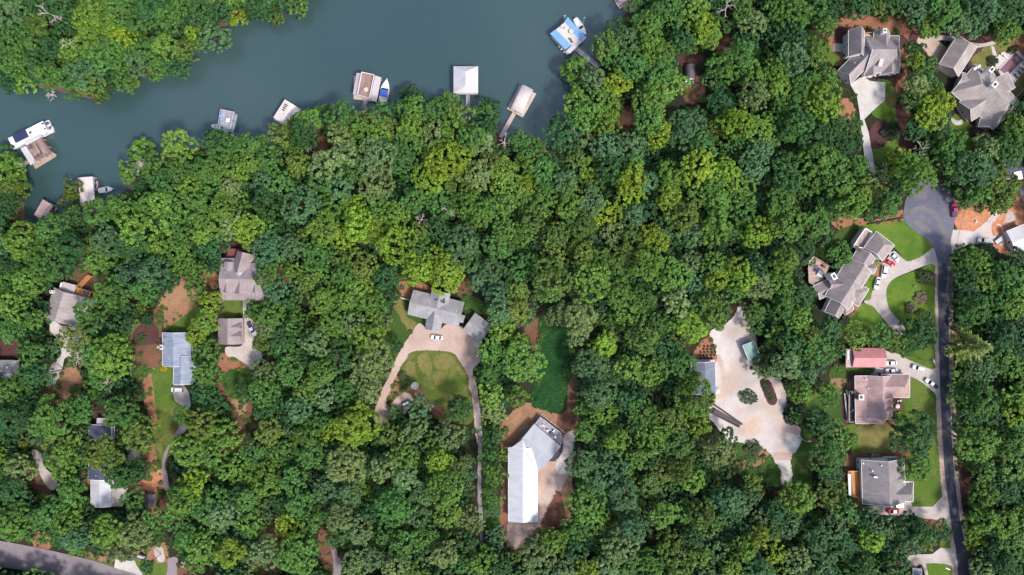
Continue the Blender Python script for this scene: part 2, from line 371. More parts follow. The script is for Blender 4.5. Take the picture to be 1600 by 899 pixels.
# ---------------------------------------------------------------- lake and ground
LAKE_PX = [(-400, 140), (-60, 116), (0, 114), (30, 124), (60, 134), (90, 141), (120, 150), (150, 155), (178, 138), (212, 122), (256, 101), (285, 84), (314, 69),
           (343, 48), (368, 28), (398, 16), (436, 12), (466, 0), (496, -30), (560, -160), (640, -500), (1300, -500), (1080, -160), (1000, -20), (985, 10), (962, 42), (935, 90), (912, 112), (892, 132), (886, 168),
           (878, 195), (862, 232), (840, 226), (800, 218), (782, 212), (760, 196), (700, 182), (650, 172), (600, 172), (560, 175), (500, 192), (455, 202), (412, 230), (385, 222),
           (335, 222), (295, 232), (245, 242), (214, 268), (198, 288), (182, 306), (150, 322), (125, 338), (100, 352), (70, 352), (38, 346), (34, 312), (36, 288), (22, 268), (6, 244), (-60, 240), (-400, 300)]
LAKE = [W2(*q) for q in LAKE_PX]
LAKE = rough_poly(smooth_poly(LAKE, 4), 2.0, 0.9, 2)
def axis_coords(lo, hi, far):
    a = np.arange(lo, hi + 0.5, 1.0); o = np.array([8, 20, 40, 80, 150, 300, far])
    return np.concatenate([lo - o[::-1], a, hi + o])
gx, gy = axis_coords(-215, 215, 900), axis_coords(-130, 135, 900)
GX, GY = np.meshgrid(gx, gy)
P = np.c_[GX.ravel(), GY.ravel()]
near = (np.abs(P[:, 0]) < 520) & (np.abs(P[:, 1]) < 420)
gz = np.zeros(len(P))
ins = inside(P, LAKE); sel = np.where(P[:, 1] > 5)[0]
d = np.full(len(P), 99.0); d[sel] = dist_poly(P[sel], LAKE[::2]); sd = np.where(ins, -d, d)
gz = np.interp(sd, [-9, -2.5, 0, 1.2, 4.5, 9], [-4.5, -2.2, -1.0, -0.55, -0.12, 0.0])
rel = np.array([noise.noise(Vector((x * 0.05, y * 0.05, 0.3))) for x, y in P[sel]]) * 0.25
gz[sel] += np.where(sd[sel] < 9, rel * np.clip(1 - np.abs(sd[sel]) / 9, 0, 1), 0)
nx, ny = len(gx), len(gy)
idx = np.arange(nx * ny).reshape(ny, nx)
quads = np.stack([idx[:-1, :-1], idx[:-1, 1:], idx[1:, 1:], idx[1:, :-1]], -1).reshape(-1, 4)
def np_mesh(name, V, Q, mats, smooth=False, face_attrs=()):
    me = bpy.data.meshes.new(name); k = Q.shape[1]
    me.vertices.add(len(V)); me.vertices.foreach_set('co', np.asarray(V, np.float32).ravel())
    me.loops.add(Q.size); me.loops.foreach_set('vertex_index', Q.astype(np.int32).ravel())
    me.polygons.add(len(Q)); me.polygons.foreach_set('loop_start', np.arange(0, Q.size, k, dtype=np.int32))
    if smooth: me.polygons.foreach_set('use_smooth', np.ones(len(Q), bool))
    for mm in mats: me.materials.append(MATS[mm])
    for an, at, arr in face_attrs:
        A = me.attributes.new(an, at, 'FACE')
        A.data.foreach_set('color' if at == 'FLOAT_COLOR' else 'value', np.asarray(arr, np.float32).ravel())
    me.update(calc_edges=True)
    return me
me = np_mesh('ground', np.c_[P, gz], quads, ['forest_floor'], True)
o = bpy.data.objects.new('ground', me); COL.objects.link(o); o['kind'] = 'structure'; ORIGIN['ground'] = (0, 0, 0)
# bank soil: the strip of bare red-brown earth along the waterline, in the ground's own material
m = MATS['forest_floor']; nt = m.node_tree; b = nt.nodes['Principled BSDF']
old = b.inputs['Base Color'].links[0].from_socket
sx = nt.nodes.new('ShaderNodeSeparateXYZ'); nt.links.new(pos(nt), sx.inputs[0])
f1 = N(nt, 'ShaderNodeMapRange'); f1.inputs[1].default_value = -0.08; f1.inputs[2].default_value = -0.5; nt.links.new(sx.outputs[2], f1.inputs[0])
nt.links.new(mix(nt, old, (0.11, 0.07, 0.05), f1.outputs[0]), b.inputs['Base Color'])
mw = MB(); wx = [-1100, 1100]; wy = [-4, 1100]
mw.add([(-1100, -8, WATER), (1100, -8, WATER), (1100, 1100, WATER), (-1100, 1100, WATER)], [(0, 1, 2, 3)])
o = mw.build('water', 'water'); o['kind'] = 'structure'
CLEAR.append(LAKE[::3]); HARD.append(LAKE[::3])

# ---------------------------------------------------------------- roads and drives
L_SOIL, L_SOIL2, L_LAWN, L_LAWN2, L_DRIVE, L_PAD, L_ROAD = 0.03, 0.06, 0.09, 0.12, 0.15, 0.18, 0.21
bulb = [(1453 + 41 * math.cos(math.radians(t)), 327 + 43 * math.sin(math.radians(t))) for t in range(150, -40, -15)]
sheet('cul_de_sac', P1, [(1413, 345), (1425, 358), (1445, 372), (1457, 385), (1464, 405), (1466, 425), (1482, 425), (1482, 400), (1485, 378), (1490, 352), (1494, 325), (1488, 300), (1470, 286), (1440, 284), (1418, 306), (1412, 325)], 'asphalt_old', L_ROAD, amp=0.12, hard=True)
sheet('road', P1, [(1466, 422), (1466, 500), (1467, 560), (1469, 620), (1472, 680), (1476, 740), (1482, 790), (1489, 840), (1496, 875), (1500, 960), (1515, 960), (1512, 875), (1503, 830), (1495, 780), (1489, 720), (1485, 660), (1483, 600), (1482, 520), (1482, 422)], 'asphalt', L_ROAD + 0.01, amp=0.12, hard=True)
sheet('road', P1, [(-80, 832), (0, 845), (60, 856), (135, 873), (180, 887), (235, 905), (300, 930), (290, 960), (180, 925), (120, 908), (50, 893), (-80, 870)], 'asphalt_grey', L_ROAD, amp=0.12, hard=True)
for q in ([(1463, 380), (1462, 520), (1464, 640), (1470, 740), (1477, 800), (1486, 850), (1492, 960), (1500, 960), (1490, 840), (1478, 740), (1472, 640), (1470, 420)],
          [(1482, 410), (1483, 560), (1485, 660), (1490, 740), (1498, 800), (1508, 860), (1512, 960), (1520, 960), (1517, 880), (1512, 840), (1500, 780), (1494, 700), (1490, 600), (1488, 500), (1487, 420)]):
    sheet('road_shoulder', P1, q, 'dirt_drive', L_DRIVE - 0.01, amp=0.35)
# pale dust and tyre arcs on the turning circle
sheet('dust_streak', P1, [(1422, 331), (1434, 325), (1447, 326), (1460, 334), (1470, 347), (1476, 364), (1473, 365), (1467, 350), (1457, 337), (1446, 329), (1434, 328), (1424, 334)], 'dust', L_ROAD + .04, amp=.3, clear=False)
sheet('dust_streak', P1, [(1428, 346), (1440, 352), (1452, 361), (1450, 363), (1438, 355)], 'dust', L_ROAD + .04, amp=.3, clear=False)
sheet('dust_streak', P1, [(1483, 372), (1484, 420), (1483, 470), (1481.6, 470), (1482, 420)], 'dust', L_ROAD + .05, amp=.2, clear=False)
for q in ([(1470, 540), (1476, 541), (1476, 552), (1470, 551)], [(1478, 640), (1484, 641), (1485, 660), (1479, 658)], [(1483, 752), (1488, 752), (1490, 770), (1485, 770)]):
    sheet('road_patch', P1, q, 'asphalt_old', L_ROAD + .04, smooth=False, amp=.05, clear=False)
# pull-offs on the far side of the lane
sheet('gravel_turnout', P1, [(1483, 648), (1492, 650), (1500, 656), (1497, 668), (1488, 682), (1485, 684)], 'dirt_drive', L_DRIVE)
sheet('gravel_turnout', P1, [(1509, 850), (1520, 852), (1523, 860), (1516, 872), (1512, 890), (1511, 860)], 'dirt_drive', L_DRIVE)
# loop drive
sheet('driveway', R8, [(1090, 235), (1058, 255), (1020, 290), (950, 335), (870, 362), (830, 345), (770, 290), (740, 280), (700, 330), (655, 375), (640, 470), (620, 570), (570, 610), (555, 675), (500, 690), (520, 712), (580, 740), (640, 810), (720, 905), (760, 960),
                       (850, 960), (829, 899), (760, 820), (705, 740), (685, 650), (692, 580), (730, 520), (800, 480), (900, 440), (1000, 400), (1060, 382), (1100, 400)], 'concrete', L_DRIVE, amp=0.1, hard=True)
sheet('driveway', R9, [(432, 118), (470, 118), (560, 140), (640, 185), (760, 240), (860, 280), (960, 292), (960, 612), (945, 590), (900, 510), (800, 420), (700, 362), (630, 342), (520, 345), (345, 345), (345, 265), (432, 262)], 'concrete', L_DRIVE, amp=0.1, hard=True)
sheet('driveway', R10, [(310, 700), (560, 690), (780, 640), (800, 705), (1020, 702), (1165, 545), (1230, 899), (1215, 892), (1150, 862), (1000, 835), (900, 830), (850, 800), (640, 800), (440, 790), (310, 760)], 'concrete', L_DRIVE, smooth=False, amp=0.12, hard=True)
sheet('soil_patch', R10, [(880, 820), (1040, 832), (1160, 868), (1215, 895), (1200, 960), (1100, 930), (900, 880)], 'red_soil', L_SOIL)
sheet('driveway', RE, [(200, 560), (330, 530), (640, 520), (780, 410), (900, 420), (1050, 418), (1105, 768), (860, 692), (700, 682), (525, 690), (590, 960), (540, 960), (460, 710), (400, 715), (300, 790), (200, 780)], 'concrete', L_DRIVE, smooth=False, amp=0.12, hard=True)
sheet('lawn', RE, [(525, 692), (700, 684), (860, 694), (1100, 770), (1110, 960), (590, 960)], 'lawn_bright', L_LAWN)
sheet('lawn', RE, [(800, 380), (820, 300), (960, 300), (1030, 310), (1050, 415), (900, 418)], 'lawn_mid', L_LAWN)
# gravel lot
sheet('gravel_lot', R11, [(410, 5), (440, 40), (470, 120), (505, 190), (515, 240), (540, 330), (525, 400), (570, 470), (640, 470), (690, 520), (715, 630), (695, 700), (710, 780), (790, 810), (815, 880), (800, 930), (760, 985), (740, 1010),
                          (750, 1060), (750, 1160), (700, 1180), (690, 1090), (650, 1030), (620, 980), (560, 930), (500, 920), (430, 900), (340, 899), (300, 840), (220, 750), (200, 700), (240, 620), (255, 560), (240, 430), (262, 340), (240, 240), (215, 170), (300, 130), (380, 60)], 'gravel', L_DRIVE, amp=0.5, hard=True)
sheet('concrete_slab', P1, [(1228, 684), (1236, 678), (1246, 680), (1250, 690), (1244, 702), (1234, 708), (1226, 700)], 'concrete_light', L_PAD, amp=0.2, clear=False)
sheet('concrete_slab', P1, [(1217, 718), (1231, 719), (1234, 735), (1234, 752), (1226, 752)], 'concrete_light', L_PAD, amp=0.2, clear=False)
sheet('soil_patch', P1, [(1226, 664), (1245, 666), (1250, 676), (1236, 680), (1228, 676)], 'dirt_drive', L_PAD, amp=0.3, clear=False)
sheet('soil_patch', P1, [(1211, 708), (1232, 710), (1234, 718), (1214, 718)], 'dirt_drive', L_PAD, amp=0.3, clear=False)
sheet('path', R11, [(262, 340), (275, 330), (300, 400), (310, 480), (300, 510), (290, 440)], 'dirt_drive', L_PAD, amp=0.4, clear=False)
sheet('soil_patch', R11, [(110, 320), (140, 270), (190, 220), (222, 215), (250, 290), (262, 345), (240, 356), (150, 358)], 'clay_bed', L_SOIL)
# grey-roofed house: dirt loop
sheet('driveway', R13, [(290, 265), (330, 290), (420, 300), (460, 265), (540, 275), (580, 310), (660, 390), (658, 490), (615, 545), (640, 640), (660, 760), (672, 960), (645, 960), (628, 760), (605, 640), (588, 560), (540, 480), (500, 435), (400, 418), (260, 420),
                        (210, 470), (160, 550), (120, 640), (95, 720), (110, 760), (205, 680), (250, 720), (210, 800), (110, 845), (40, 890), (28, 800), (60, 690), (110, 590), (160, 460), (230, 350)], 'dirt_drive', L_DRIVE, amp=0.45, hard=True)
sheet('path', P1, [(743, 640), (749, 640), (753, 700), (752, 760), (755, 840), (750, 840), (746, 760), (747, 700)], 'asphalt_grey', L_DRIVE, amp=0.3)
sheet('lawn', P1, [(752, 660), (764, 655), (770, 700), (774, 760), (778, 820), (762, 850), (756, 790), (755, 720)], 'lawn_dark', L_LAWN, amp=0.5, clear=False)
sheet('lawn', R13, [(260, 424), (400, 422), (496, 439), (540, 486), (584, 562), (602, 640), (625, 770), (600, 860), (480, 850), (390, 820), (330, 690), (250, 690), (150, 600), (210, 480)], 'lawn_patchy', L_LAWN)
for q in ([(300, 470), (340, 450), (360, 500), (345, 545), (310, 520)], [(400, 470), (440, 455), (490, 470), (500, 500), (440, 525), (405, 505)], [(220, 520), (250, 500), (262, 540), (235, 560)], [(380, 580), (430, 565), (440, 600), (400, 615)]):
    sheet('lawn', R13, q, 'lawn_dry', L_LAWN2, amp=1.1, clear=False)
sheet('soil_patch', R13, [(95, 720), (120, 640), (150, 585), (165, 640), (160, 690), (205, 680), (150, 715)], 'clay_bed', L_LAWN2)
sheet('soil_patch', R13, [(235, 690), (270, 640), (300, 670), (320, 720), (420, 780), (410, 810), (300, 750), (250, 730)], 'red_soil', L_LAWN2)
sheet('lawn', R13, [(150, 100), (230, 115), (330, 235), (295, 262), (228, 345), (160, 450), (100, 440), (80, 330), (130, 200)], 'lawn_dark', L_LAWN)
sheet('path', R13, [(165, 110), (180, 150), (220, 230), (270, 265), (250, 300), (210, 250), (160, 170), (150, 130)], 'lawn_dry', L_LAWN2, amp=0.8, clear=False)
sheet('lawn', R13, [(560, 90), (640, 105), (710, 180), (660, 200), (600, 180), (565, 150)], 'lawn_dark', L_LAWN)
sheet('soil_patch', R13, [(545, 0), (600, 10), (600, 80), (560, 90), (530, 60)], 'red_soil', L_SOIL)
sheet('soil_patch', R13, [(160, 120), (175, 20), (240, 5), (350, 40), (350, 90), (250, 90), (235, 125)], 'clay_bed', L_SOIL)
# shed meadow, barn yard
sheet('meadow', P1, [(846, 500), (864, 498), (882, 503), (890, 540), (891, 575), (884, 606), (880, 640), (862, 642), (846, 636), (832, 628), (840, 590), (845, 545)], 'meadow', L_LAWN)
sheet('soil_patch', P1, [(820, 520), (842, 500), (846, 520), (842, 545), (824, 540)], 'red_soil', L_SOIL)
sheet('soil_patch', R12, [(55, 260), (60, 180), (120, 110), (190, 60), (290, 35), (350, 70), (405, 110), (430, 60), (435, -10), (460, -60), (500, -60), (508, 60), (500, 210), (480, 320), (470, 480), (470, 640), (440, 770), (320, 790), (230, 840), (150, 905), (110, 905), (50, 760), (65, 600), (80, 400)], 'tan_soil', L_SOIL, amp=0.7, hard=True)
sheet('path', R12, [(440, -60), (470, -200), (500, -200), (500, 0), (495, 150), (470, 230), (430, 240), (400, 170), (430, 80)], 'red_soil', L_SOIL2, amp=0.6)
sheet('gravel_yard', R12, [(440, 240), (498, 212), (485, 330), (462, 460), (410, 570), (350, 680), (272, 758), (272, 460), (345, 400), (400, 370), (430, 290)], 'dirt_drive', L_DRIVE, amp=0.5)
sheet('gravel_yard', R12, [(445, 240), (497, 215), (480, 340), (450, 460), (390, 450), (400, 380), (430, 320)], 'gravel', L_PAD, amp=0.7, clear=False)
sheet('soil_patch', R12, [(395, 585), (410, 640), (420, 760), (330, 790), (310, 760), (350, 680)], 'red_soil', L_PAD, amp=0.5, clear=False)
sheet('soil_patch', R12, [(60, 300), (100, 250), (140, 290), (97, 330), (95, 500), (92, 770), (110, 830), (70, 790), (50, 740), (70, 600), (80, 400)], 'clay_bed', L_SOIL2, amp=0.4, clear=False)
sheet('soil_patch', R12, [(97, 760), (270, 760), (310, 770), (240, 820), (150, 905), (115, 905)], 'dirt_drive', L_SOIL2, amp=0.5, clear=False)
# brown-roofed house with garage
sheet('driveway', R14, [(268, 395), (314, 395), (318, 470), (340, 550), (385, 568), (370, 650), (380, 740), (405, 790), (345, 890), (290, 850), (220, 805), (155, 790), (150, 730), (260, 718), (268, 600), (272, 525)], 'concrete', L_DRIVE, amp=0.2, hard=True)
sheet('lawn', R14, [(150, 410), (265, 412), (268, 522), (145, 522), (128, 450)], 'lawn_mid', L_LAWN)
sheet('lawn', R14, [(310, 400), (440, 405), (440, 480), (390, 540), (330, 530), (314, 460)], 'lawn_mid', L_LAWN)
sheet('soil_patch', R14, [(90, 400), (140, 405), (130, 450), (145, 520), (120, 530), (95, 470)], 'tan_soil', L_SOIL)
sheet('soil_patch', R14, [(0, 220), (75, 215), (85, 280), (0, 310)], 'clay_bed', L_SOIL)
sheet('soil_patch', R14, [(110, 790), (160, 795), (220, 815), (290, 860), (330, 900), (330, 930), (200, 940), (110, 900)], 'clay_bed', L_SOIL)
sheet('soil_patch', R14, [(130, 10), (370, 10), (370, 120), (130, 120)], 'mulch', L_SOIL)
sheet('lawn', P1, [(355, 583), (372, 578), (392, 582), (398, 600), (390, 622), (366, 618), (352, 600)], 'lawn_dark', L_LAWN)
sheet('path', P1, [(340, 600), (358, 604), (368, 622), (380, 628), (384, 645), (376, 680), (366, 676), (372, 648), (352, 622)], 'red_soil', L_SOIL2)
sheet('soil_patch', P1, [(374, 622), (382, 624), (382, 640), (376, 645), (364, 642), (364, 632)], 'tan_soil', L_LAWN, clear=False)
# house under the trees with the orange stairs
sheet('driveway', R15, [(165, 335), (240, 365), (340, 380), (380, 500), (340, 560), (255, 570), (235, 640), (190, 738), (138, 722), (172, 610), (230, 540), (190, 430), (158, 420)], 'concrete_light', L_DRIVE, amp=0.15, hard=True)
sheet('soil_patch', R15, [(290, 80), (400, 0), (500, 50), (490, 110), (450, 200), (330, 180)], 'red_soil', L_SOIL)
sheet('soil_patch', R15, [(120, 610), (165, 600), (150, 680), (140, 740), (180, 740), (230, 650), (330, 650), (340, 760), (250, 830), (150, 820), (110, 720)], 'red_soil', L_SOIL)
sheet('soil_patch', R15, [(230, 660), (320, 650), (345, 720), (300, 800), (220, 820), (190, 760)], 'tan_soil', L_SOIL2, clear=False)
sheet('soil_patch', R15, [(880, 180), (950, 120), (1020, 60), (1060, 120), (1100, 200), (1060, 270), (960, 340), (890, 380), (860, 300)], 'tan_soil', L_SOIL)
sheet('lawn', R15, [(920, 380), (1000, 320), (1090, 250), (1130, 280), (1060, 380), (980, 410)], 'lawn_mid', L_LAWN)
sheet('soil_patch', R15, [(830, 280), (880, 270), (880, 400), (860, 480), (870, 640), (800, 650), (735, 620), (720, 480), (830, 470)], 'red_soil', L_SOIL)
sheet('garden_bed', R15, [(690, 385), (720, 365), (830, 358), (838, 465), (760, 480), (690, 470), (675, 430)], 'mulch', L_LAWN)
sheet('lawn', R15, [(640, 360), (700, 330), (710, 370), (690, 400), (680, 460), (620, 430)], 'lawn_dry', L_LAWN)
sheet('path', R15, [(810, 640), (790, 700), (730, 720), (735, 740), (780, 740), (700, 810), (720, 830), (800, 760), (815, 690)], 'tan_soil', L_LAWN2, amp=0.4, clear=False)
sheet('lawn', R15, [(720, 650), (800, 650), (780, 700), (720, 715), (690, 690)], 'lawn_dark', L_LAWN)
sheet('lawn', R15, [(820, 640), (860, 640), (945, 628), (948, 830), (985, 870), (1045, 890), (1040, 960), (960, 1080), (900, 1200), (880, 1240), (840, 1180), (830, 1060), (820, 900), (810, 760)], 'lawn_patchy', L_LAWN, hard=True)
sheet('lawn', R15, [(825, 650), (945, 632), (946, 800), (960, 860), (900, 900), (840, 860), (815, 740)], 'lawn_mid', L_LAWN2, amp=0.8, clear=False)
sheet('driveway', R15, [(948, 730), (1000, 735), (1045, 800), (1050, 885), (990, 868), (950, 830)], 'concrete', L_DRIVE, amp=0.15, hard=True)
sheet('path', R15, [(775, 740), (815, 740), (818, 880), (825, 1000), (800, 1010), (790, 900), (770, 860)], 'clay_bed', L_LAWN2, amp=0.4)
sheet('gravel_path', R16, [(990, 130), (1040, 140), (1010, 190), (950, 215), (925, 270), (905, 330), (890, 400), (905, 450), (915, 550), (885, 545), (875, 460), (870, 390), (890, 310), (935, 230), (965, 180)], 'asphalt_grey', L_DRIVE, amp=0.25, hard=True)
sheet('soil_patch', R16, [(725, 300), (830, 295), (830, 400), (870, 440), (885, 520), (840, 560), (830, 690), (930, 700), (920, 760), (850, 760), (760, 680), (750, 590), (650, 570), (680, 530), (770, 500), (790, 400), (730, 370)], 'clay_bed', L_SOIL, amp=0.6)
sheet('soil_patch', R16, [(760, 440), (830, 410), (880, 450), (870, 520), (800, 560), (750, 540), (690, 560), (740, 500)], 'orange_clay', L_SOIL2, amp=0.6, clear=False)
sheet('concrete_slab', R16, [(660, 320), (680, 300), (738, 302), (728, 366), (650, 362)], 'concrete', L_DRIVE, smooth=False, amp=0.15)
sheet('driveway', R16, [(545, 545), (650, 535), (660, 570), (620, 660), (540, 660)], 'concrete_light', L_DRIVE, smooth=False, amp=0.15, hard=True)
sheet('driveway', R16, [(40, 300), (100, 320), (118, 400), (200, 490), (190, 550), (150, 545), (100, 470), (70, 390)], 'concrete', L_DRIVE, amp=0.15, hard=True)
sheet('soil_patch', R16, [(30, 430), (90, 450), (150, 560), (130, 600), (90, 560), (20, 480)], 'red_soil', L_SOIL)
sheet('soil_patch', R16, [(440, 60), (560, 70), (600, 120), (470, 140)], 'mulch', L_SOIL)
sheet('soil_patch', R16, [(370, 430), (410, 440), (415, 500), (370, 480)], 'tan_soil', L_SOIL, clear=False)
# bottom strip by the lower road
sheet('driveway', RF, [(395, 370), (490, 380), (590, 365), (640, 490), (715, 590), (640, 620), (500, 580), (370, 520)], 'concrete_light', L_DRIVE, smooth=False, amp=0.15, hard=True)
sheet('soil_patch', RF, [(70, 360), (200, 400), (390, 420), (370, 500), (200, 480), (60, 420)], 'tan_soil', L_SOIL)
for q in ([(50, 400), (100, 400), (105, 455), (60, 450)], [(130, 415), (175, 425), (195, 480), (135, 465)], [(215, 450), (350, 470), (340, 515), (230, 490)]):
    sheet('lawn', RF, q, 'lawn_mid', L_LAWN, amp=0.2)
sheet('soil_patch', RF, [(590, 370), (700, 320), (860, 260), (960, 250), (990, 390), (1000, 480), (880, 540), (820, 470), (640, 450)], 'tan_soil', L_SOIL)
sheet('soil_patch', RF, [(850, 280), (940, 270), (970, 400), (940, 450), (870, 400)], 'concrete', L_SOIL2, amp=0.8, clear=False)
sheet('lawn', RF, [(600, 430), (760, 450), (860, 480), (990, 460), (1000, 620), (730, 640), (660, 500)], 'lawn_mid', L_LAWN)
sheet('gravel_path', RF, [(1020, 400), (1120, 395), (1125, 500), (1100, 700), (990, 700), (1005, 500)], 'asphalt_grey', L_DRIVE, amp=0.25)
sheet('soil_patch', RF, [(1150, 480), (1280, 500), (1420, 530), (1560, 560), (1560, 660), (1240, 700), (1130, 640)], 'red_soil', L_SOIL)
sheet('soil_patch', P1, [(505, 826), (515, 828), (516, 850), (522, 880), (520, 910), (512, 910), (510, 884), (500, 872), (500, 845)], 'red_soil', L_SOIL)
sheet('gravel_path', P1, [(517, 848), (526, 860), (528, 870), (534, 882), (534, 930), (520, 930), (521, 880)], 'asphalt_grey', L_DRIVE, amp=0.3)
sheet('soil_patch', P1, [(412, 830), (425, 812), (438, 815), (445, 840), (428, 850), (414, 845)], 'red_soil', L_SOIL)
sheet('soil_patch', P1, [(400, 886), (430, 884), (434, 900), (400, 915)], 'tan_soil', L_SOIL)
# big hip-roofed houses, upper right
sheet('soil_patch', T4, [(290, 200), (300, 165), (340, 100), (420, 68), (520, 92), (620, 82), (680, 140), (705, 185), (650, 260), (640, 350), (650, 480), (670, 700), (600, 720), (560, 880), (520, 800), (560, 640), (480, 340), (340, 300), (300, 290)], 'clay_bed', L_SOIL, amp=0.5)
sheet('garden_bed', T4, [(318, 150), (350, 130), (420, 140), (480, 160), (560, 150), (640, 180), (650, 240), (600, 260), (380, 240), (330, 220)], 'mulch', L_SOIL2, amp=0.4)
sheet('garden_bed', T4, [(480, 350), (600, 345), (640, 350), (590, 400), (620, 500), (660, 560), (670, 700), (610, 715), (590, 700), (610, 650), (600, 560), (590, 500), (580, 420), (560, 385), (480, 380)], 'mulch', L_SOIL2, amp=0.3)
sheet('garden_bed', T4, [(660, 200), (680, 150), (720, 160), (740, 200), (700, 220)], 'mulch', L_SOIL2, amp=0.3)
sheet('driveway', T4, [(384, 397), (440, 358), (478, 380), (548, 388), (547, 470), (490, 520), (450, 560), (470, 620), (480, 680), (500, 780), (520, 860), (480, 850), (450, 740), (435, 600), (428, 530), (415, 450)], 'concrete_light', L_DRIVE, amp=0.1, smooth=False, hard=True)
sheet('lawn', T4, [(510, 383), (550, 378), (580, 400), (590, 450), (592, 520), (602, 570), (612, 640), (590, 710), (520, 775), (490, 700), (540, 660), (560, 620), (530, 565), (490, 530), (545, 470)], 'lawn_bright', L_LAWN)
sheet('garden_bed', T4, [(475, 620), (510, 575), (545, 568), (565, 620), (545, 680), (500, 695), (478, 670)], 'mulch', L_LAWN2, amp=0.3)
sheet('lawn', T4, [(565, 450), (590, 440), (590, 490), (570, 485)], 'lawn_dry', L_LAWN2, amp=0.3, clear=False)
sheet('concrete_slab', T4, [(305, 205), (362, 205), (362, 243), (305, 243)], 'concrete', L_DRIVE, smooth=False, amp=0.1)
sheet('lawn', T4, [(290, 250), (330, 245), (320, 300), (290, 290)], 'lawn_mid', L_LAWN, clear=False)
sheet('soil_patch', T4, [(330, 500), (370, 470), (400, 520), (380, 560), (330, 560)], 'clay_bed', L_SOIL)
sheet('driveway', T4, [(698, 190), (735, 176), (770, 182), (830, 225), (840, 260), (800, 310), (770, 290), (740, 240)], 'dirt_drive', L_DRIVE, amp=0.2, hard=True)
sheet('path', T4, [(770, 170), (830, 168), (880, 178), (870, 196), (820, 190), (780, 190)], 'concrete', L_DRIVE, amp=0.1)
sheet('path', T4, [(900, 225), (940, 200), (1000, 205), (1055, 195), (1060, 210), (1000, 222), (960, 232), (930, 250)], 'concrete', L_DRIVE, amp=0.1)
sheet('soil_patch', T4, [(800, 155), (900, 165), (1040, 180), (1060, 215), (1040, 240), (980, 300), (940, 310), (900, 200), (800, 165)], 'mulch', L_SOIL)
sheet('lawn', T4, [(965, 300), (1000, 250), (1050, 205), (1130, 180), (1260, 140), (1260, 300), (1200, 430), (1160, 455), (1130, 400)], 'lawn_dry', L_LAWN)
sheet('soil_patch', T4, [(1130, 195), (1180, 170), (1260, 150), (1260, 270), (1190, 270)], 'clay_bed', L_LAWN2)
sheet('pool_deck', R6, [(640, 165), (660, 160), (690, 250), (710, 215), (745, 205), (780, 215), (840, 188), (899, 245), (960, 290), (880, 380), (800, 480), (740, 430), (670, 320)], 'concrete_light', L_DRIVE, smooth=False, amp=0.1)
sheet('lawn', T4, [(880, 540), (940, 580), (1000, 640), (980, 690), (900, 680), (850, 600)], 'lawn_mid', L_LAWN)
sheet('path', R6, [(330, 720), (380, 745), (410, 735), (415, 770), (370, 780), (335, 755)], 'concrete', L_DRIVE, amp=0.1)
sheet('concrete_slab', R6, [(185, 790), (215, 785), (250, 800), (245, 830), (210, 830)], 'concrete', L_DRIVE, amp=0.2, clear=False)
# construction site
sheet('soil_patch', R7, [(165, 560), (195, 520), (240, 430), (330, 440), (400, 450), (440, 540), (520, 520), (610, 480), (660, 400), (790, 380), (850, 900), (680, 860), (560, 830), (480, 790), (440, 690), (300, 670), (200, 660)], 'orange_clay', L_SOIL, amp=0.6, hard=True)
sheet('dirt_driveway', R7, [(105, 720), (130, 670), (200, 655), (300, 660), (400, 590), (450, 540), (500, 530), (440, 600), (450, 690), (540, 710), (530, 760), (440, 740), (250, 760), (160, 800), (130, 880), (118, 899), (105, 800)], 'gravel', L_DRIVE, amp=0.5, hard=True)
sheet('soil_patch', R7, [(620, 240), (790, 180), (790, 420), (660, 400), (625, 300)], 'orange_clay', L_SOIL)
sheet('soil_patch', R7, [(570, 520), (610, 510), (620, 560), (560, 580)], 'gravel', L_SOIL2, amp=0.7, clear=False)
sheet('concrete_slab', R7, [(655, 325), (790, 290), (790, 420), (690, 425)], 'concrete_light', L_PAD, smooth=False, amp=0.1)
sheet('soil_patch', R7, [(75, 190), (140, 180), (150, 290), (90, 300)], 'red_soil', L_SOIL)
sheet('soil_patch', R7, [(150, 340), (215, 340), (240, 420), (200, 500), (170, 520), (160, 430)], 'tan_soil', L_SOIL)
# lawns of the lane
sheet('lawn', R8, [(230, 330), (130, 330), (120, 260), (230, 190), (330, 100), (480, 68), (700, 50), (850, 35), (890, 92), (1000, 150), (1052, 215), (1045, 262), (950, 335), (870, 362), (830, 345), (760, 250), (600, 110), (500, 200), (400, 240)], 'lawn_bright', L_LAWN, hard=True)
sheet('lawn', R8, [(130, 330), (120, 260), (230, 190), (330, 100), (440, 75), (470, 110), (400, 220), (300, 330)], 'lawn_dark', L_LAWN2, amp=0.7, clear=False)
sheet('lawn', P1, [(1464, 414), (1440, 421), (1405, 433), (1390, 442), (1385, 455), (1386, 470), (1395, 488), (1412, 508), (1440, 517), (1466, 514)], 'lawn_bright', L_LAWN)
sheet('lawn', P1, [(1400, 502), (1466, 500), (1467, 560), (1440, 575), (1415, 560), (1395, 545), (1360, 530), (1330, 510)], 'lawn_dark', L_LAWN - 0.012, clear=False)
sheet('lawn', R8, [(535, 440), (575, 375), (635, 370), (640, 420), (620, 490), (585, 590), (550, 672), (510, 682), (530, 600), (515, 560)], 'lawn_bright', L_LAWN)
sheet('soil_patch', R8, [(622, 400), (640, 390), (640, 450), (610, 500), (600, 480)], 'tan_soil', L_LAWN2, amp=0.15, clear=False)
sheet('lawn', R8, [(370, 810), (460, 730), (500, 715), (575, 740), (640, 812), (712, 905), (600, 960), (330, 940)], 'lawn_bright', L_LAWN)
sheet('soil_patch', R8, [(365, 800), (400, 750), (450, 735), (440, 750), (400, 790)], 'tan_soil', L_LAWN2, amp=0.2, clear=False)
sheet('soil_patch', T8, [(310, 130), (420, 120), (470, 150), (640, 90), (645, 130), (560, 150), (480, 160), (420, 190), (340, 170)], 'clay_bed', L_SOIL)
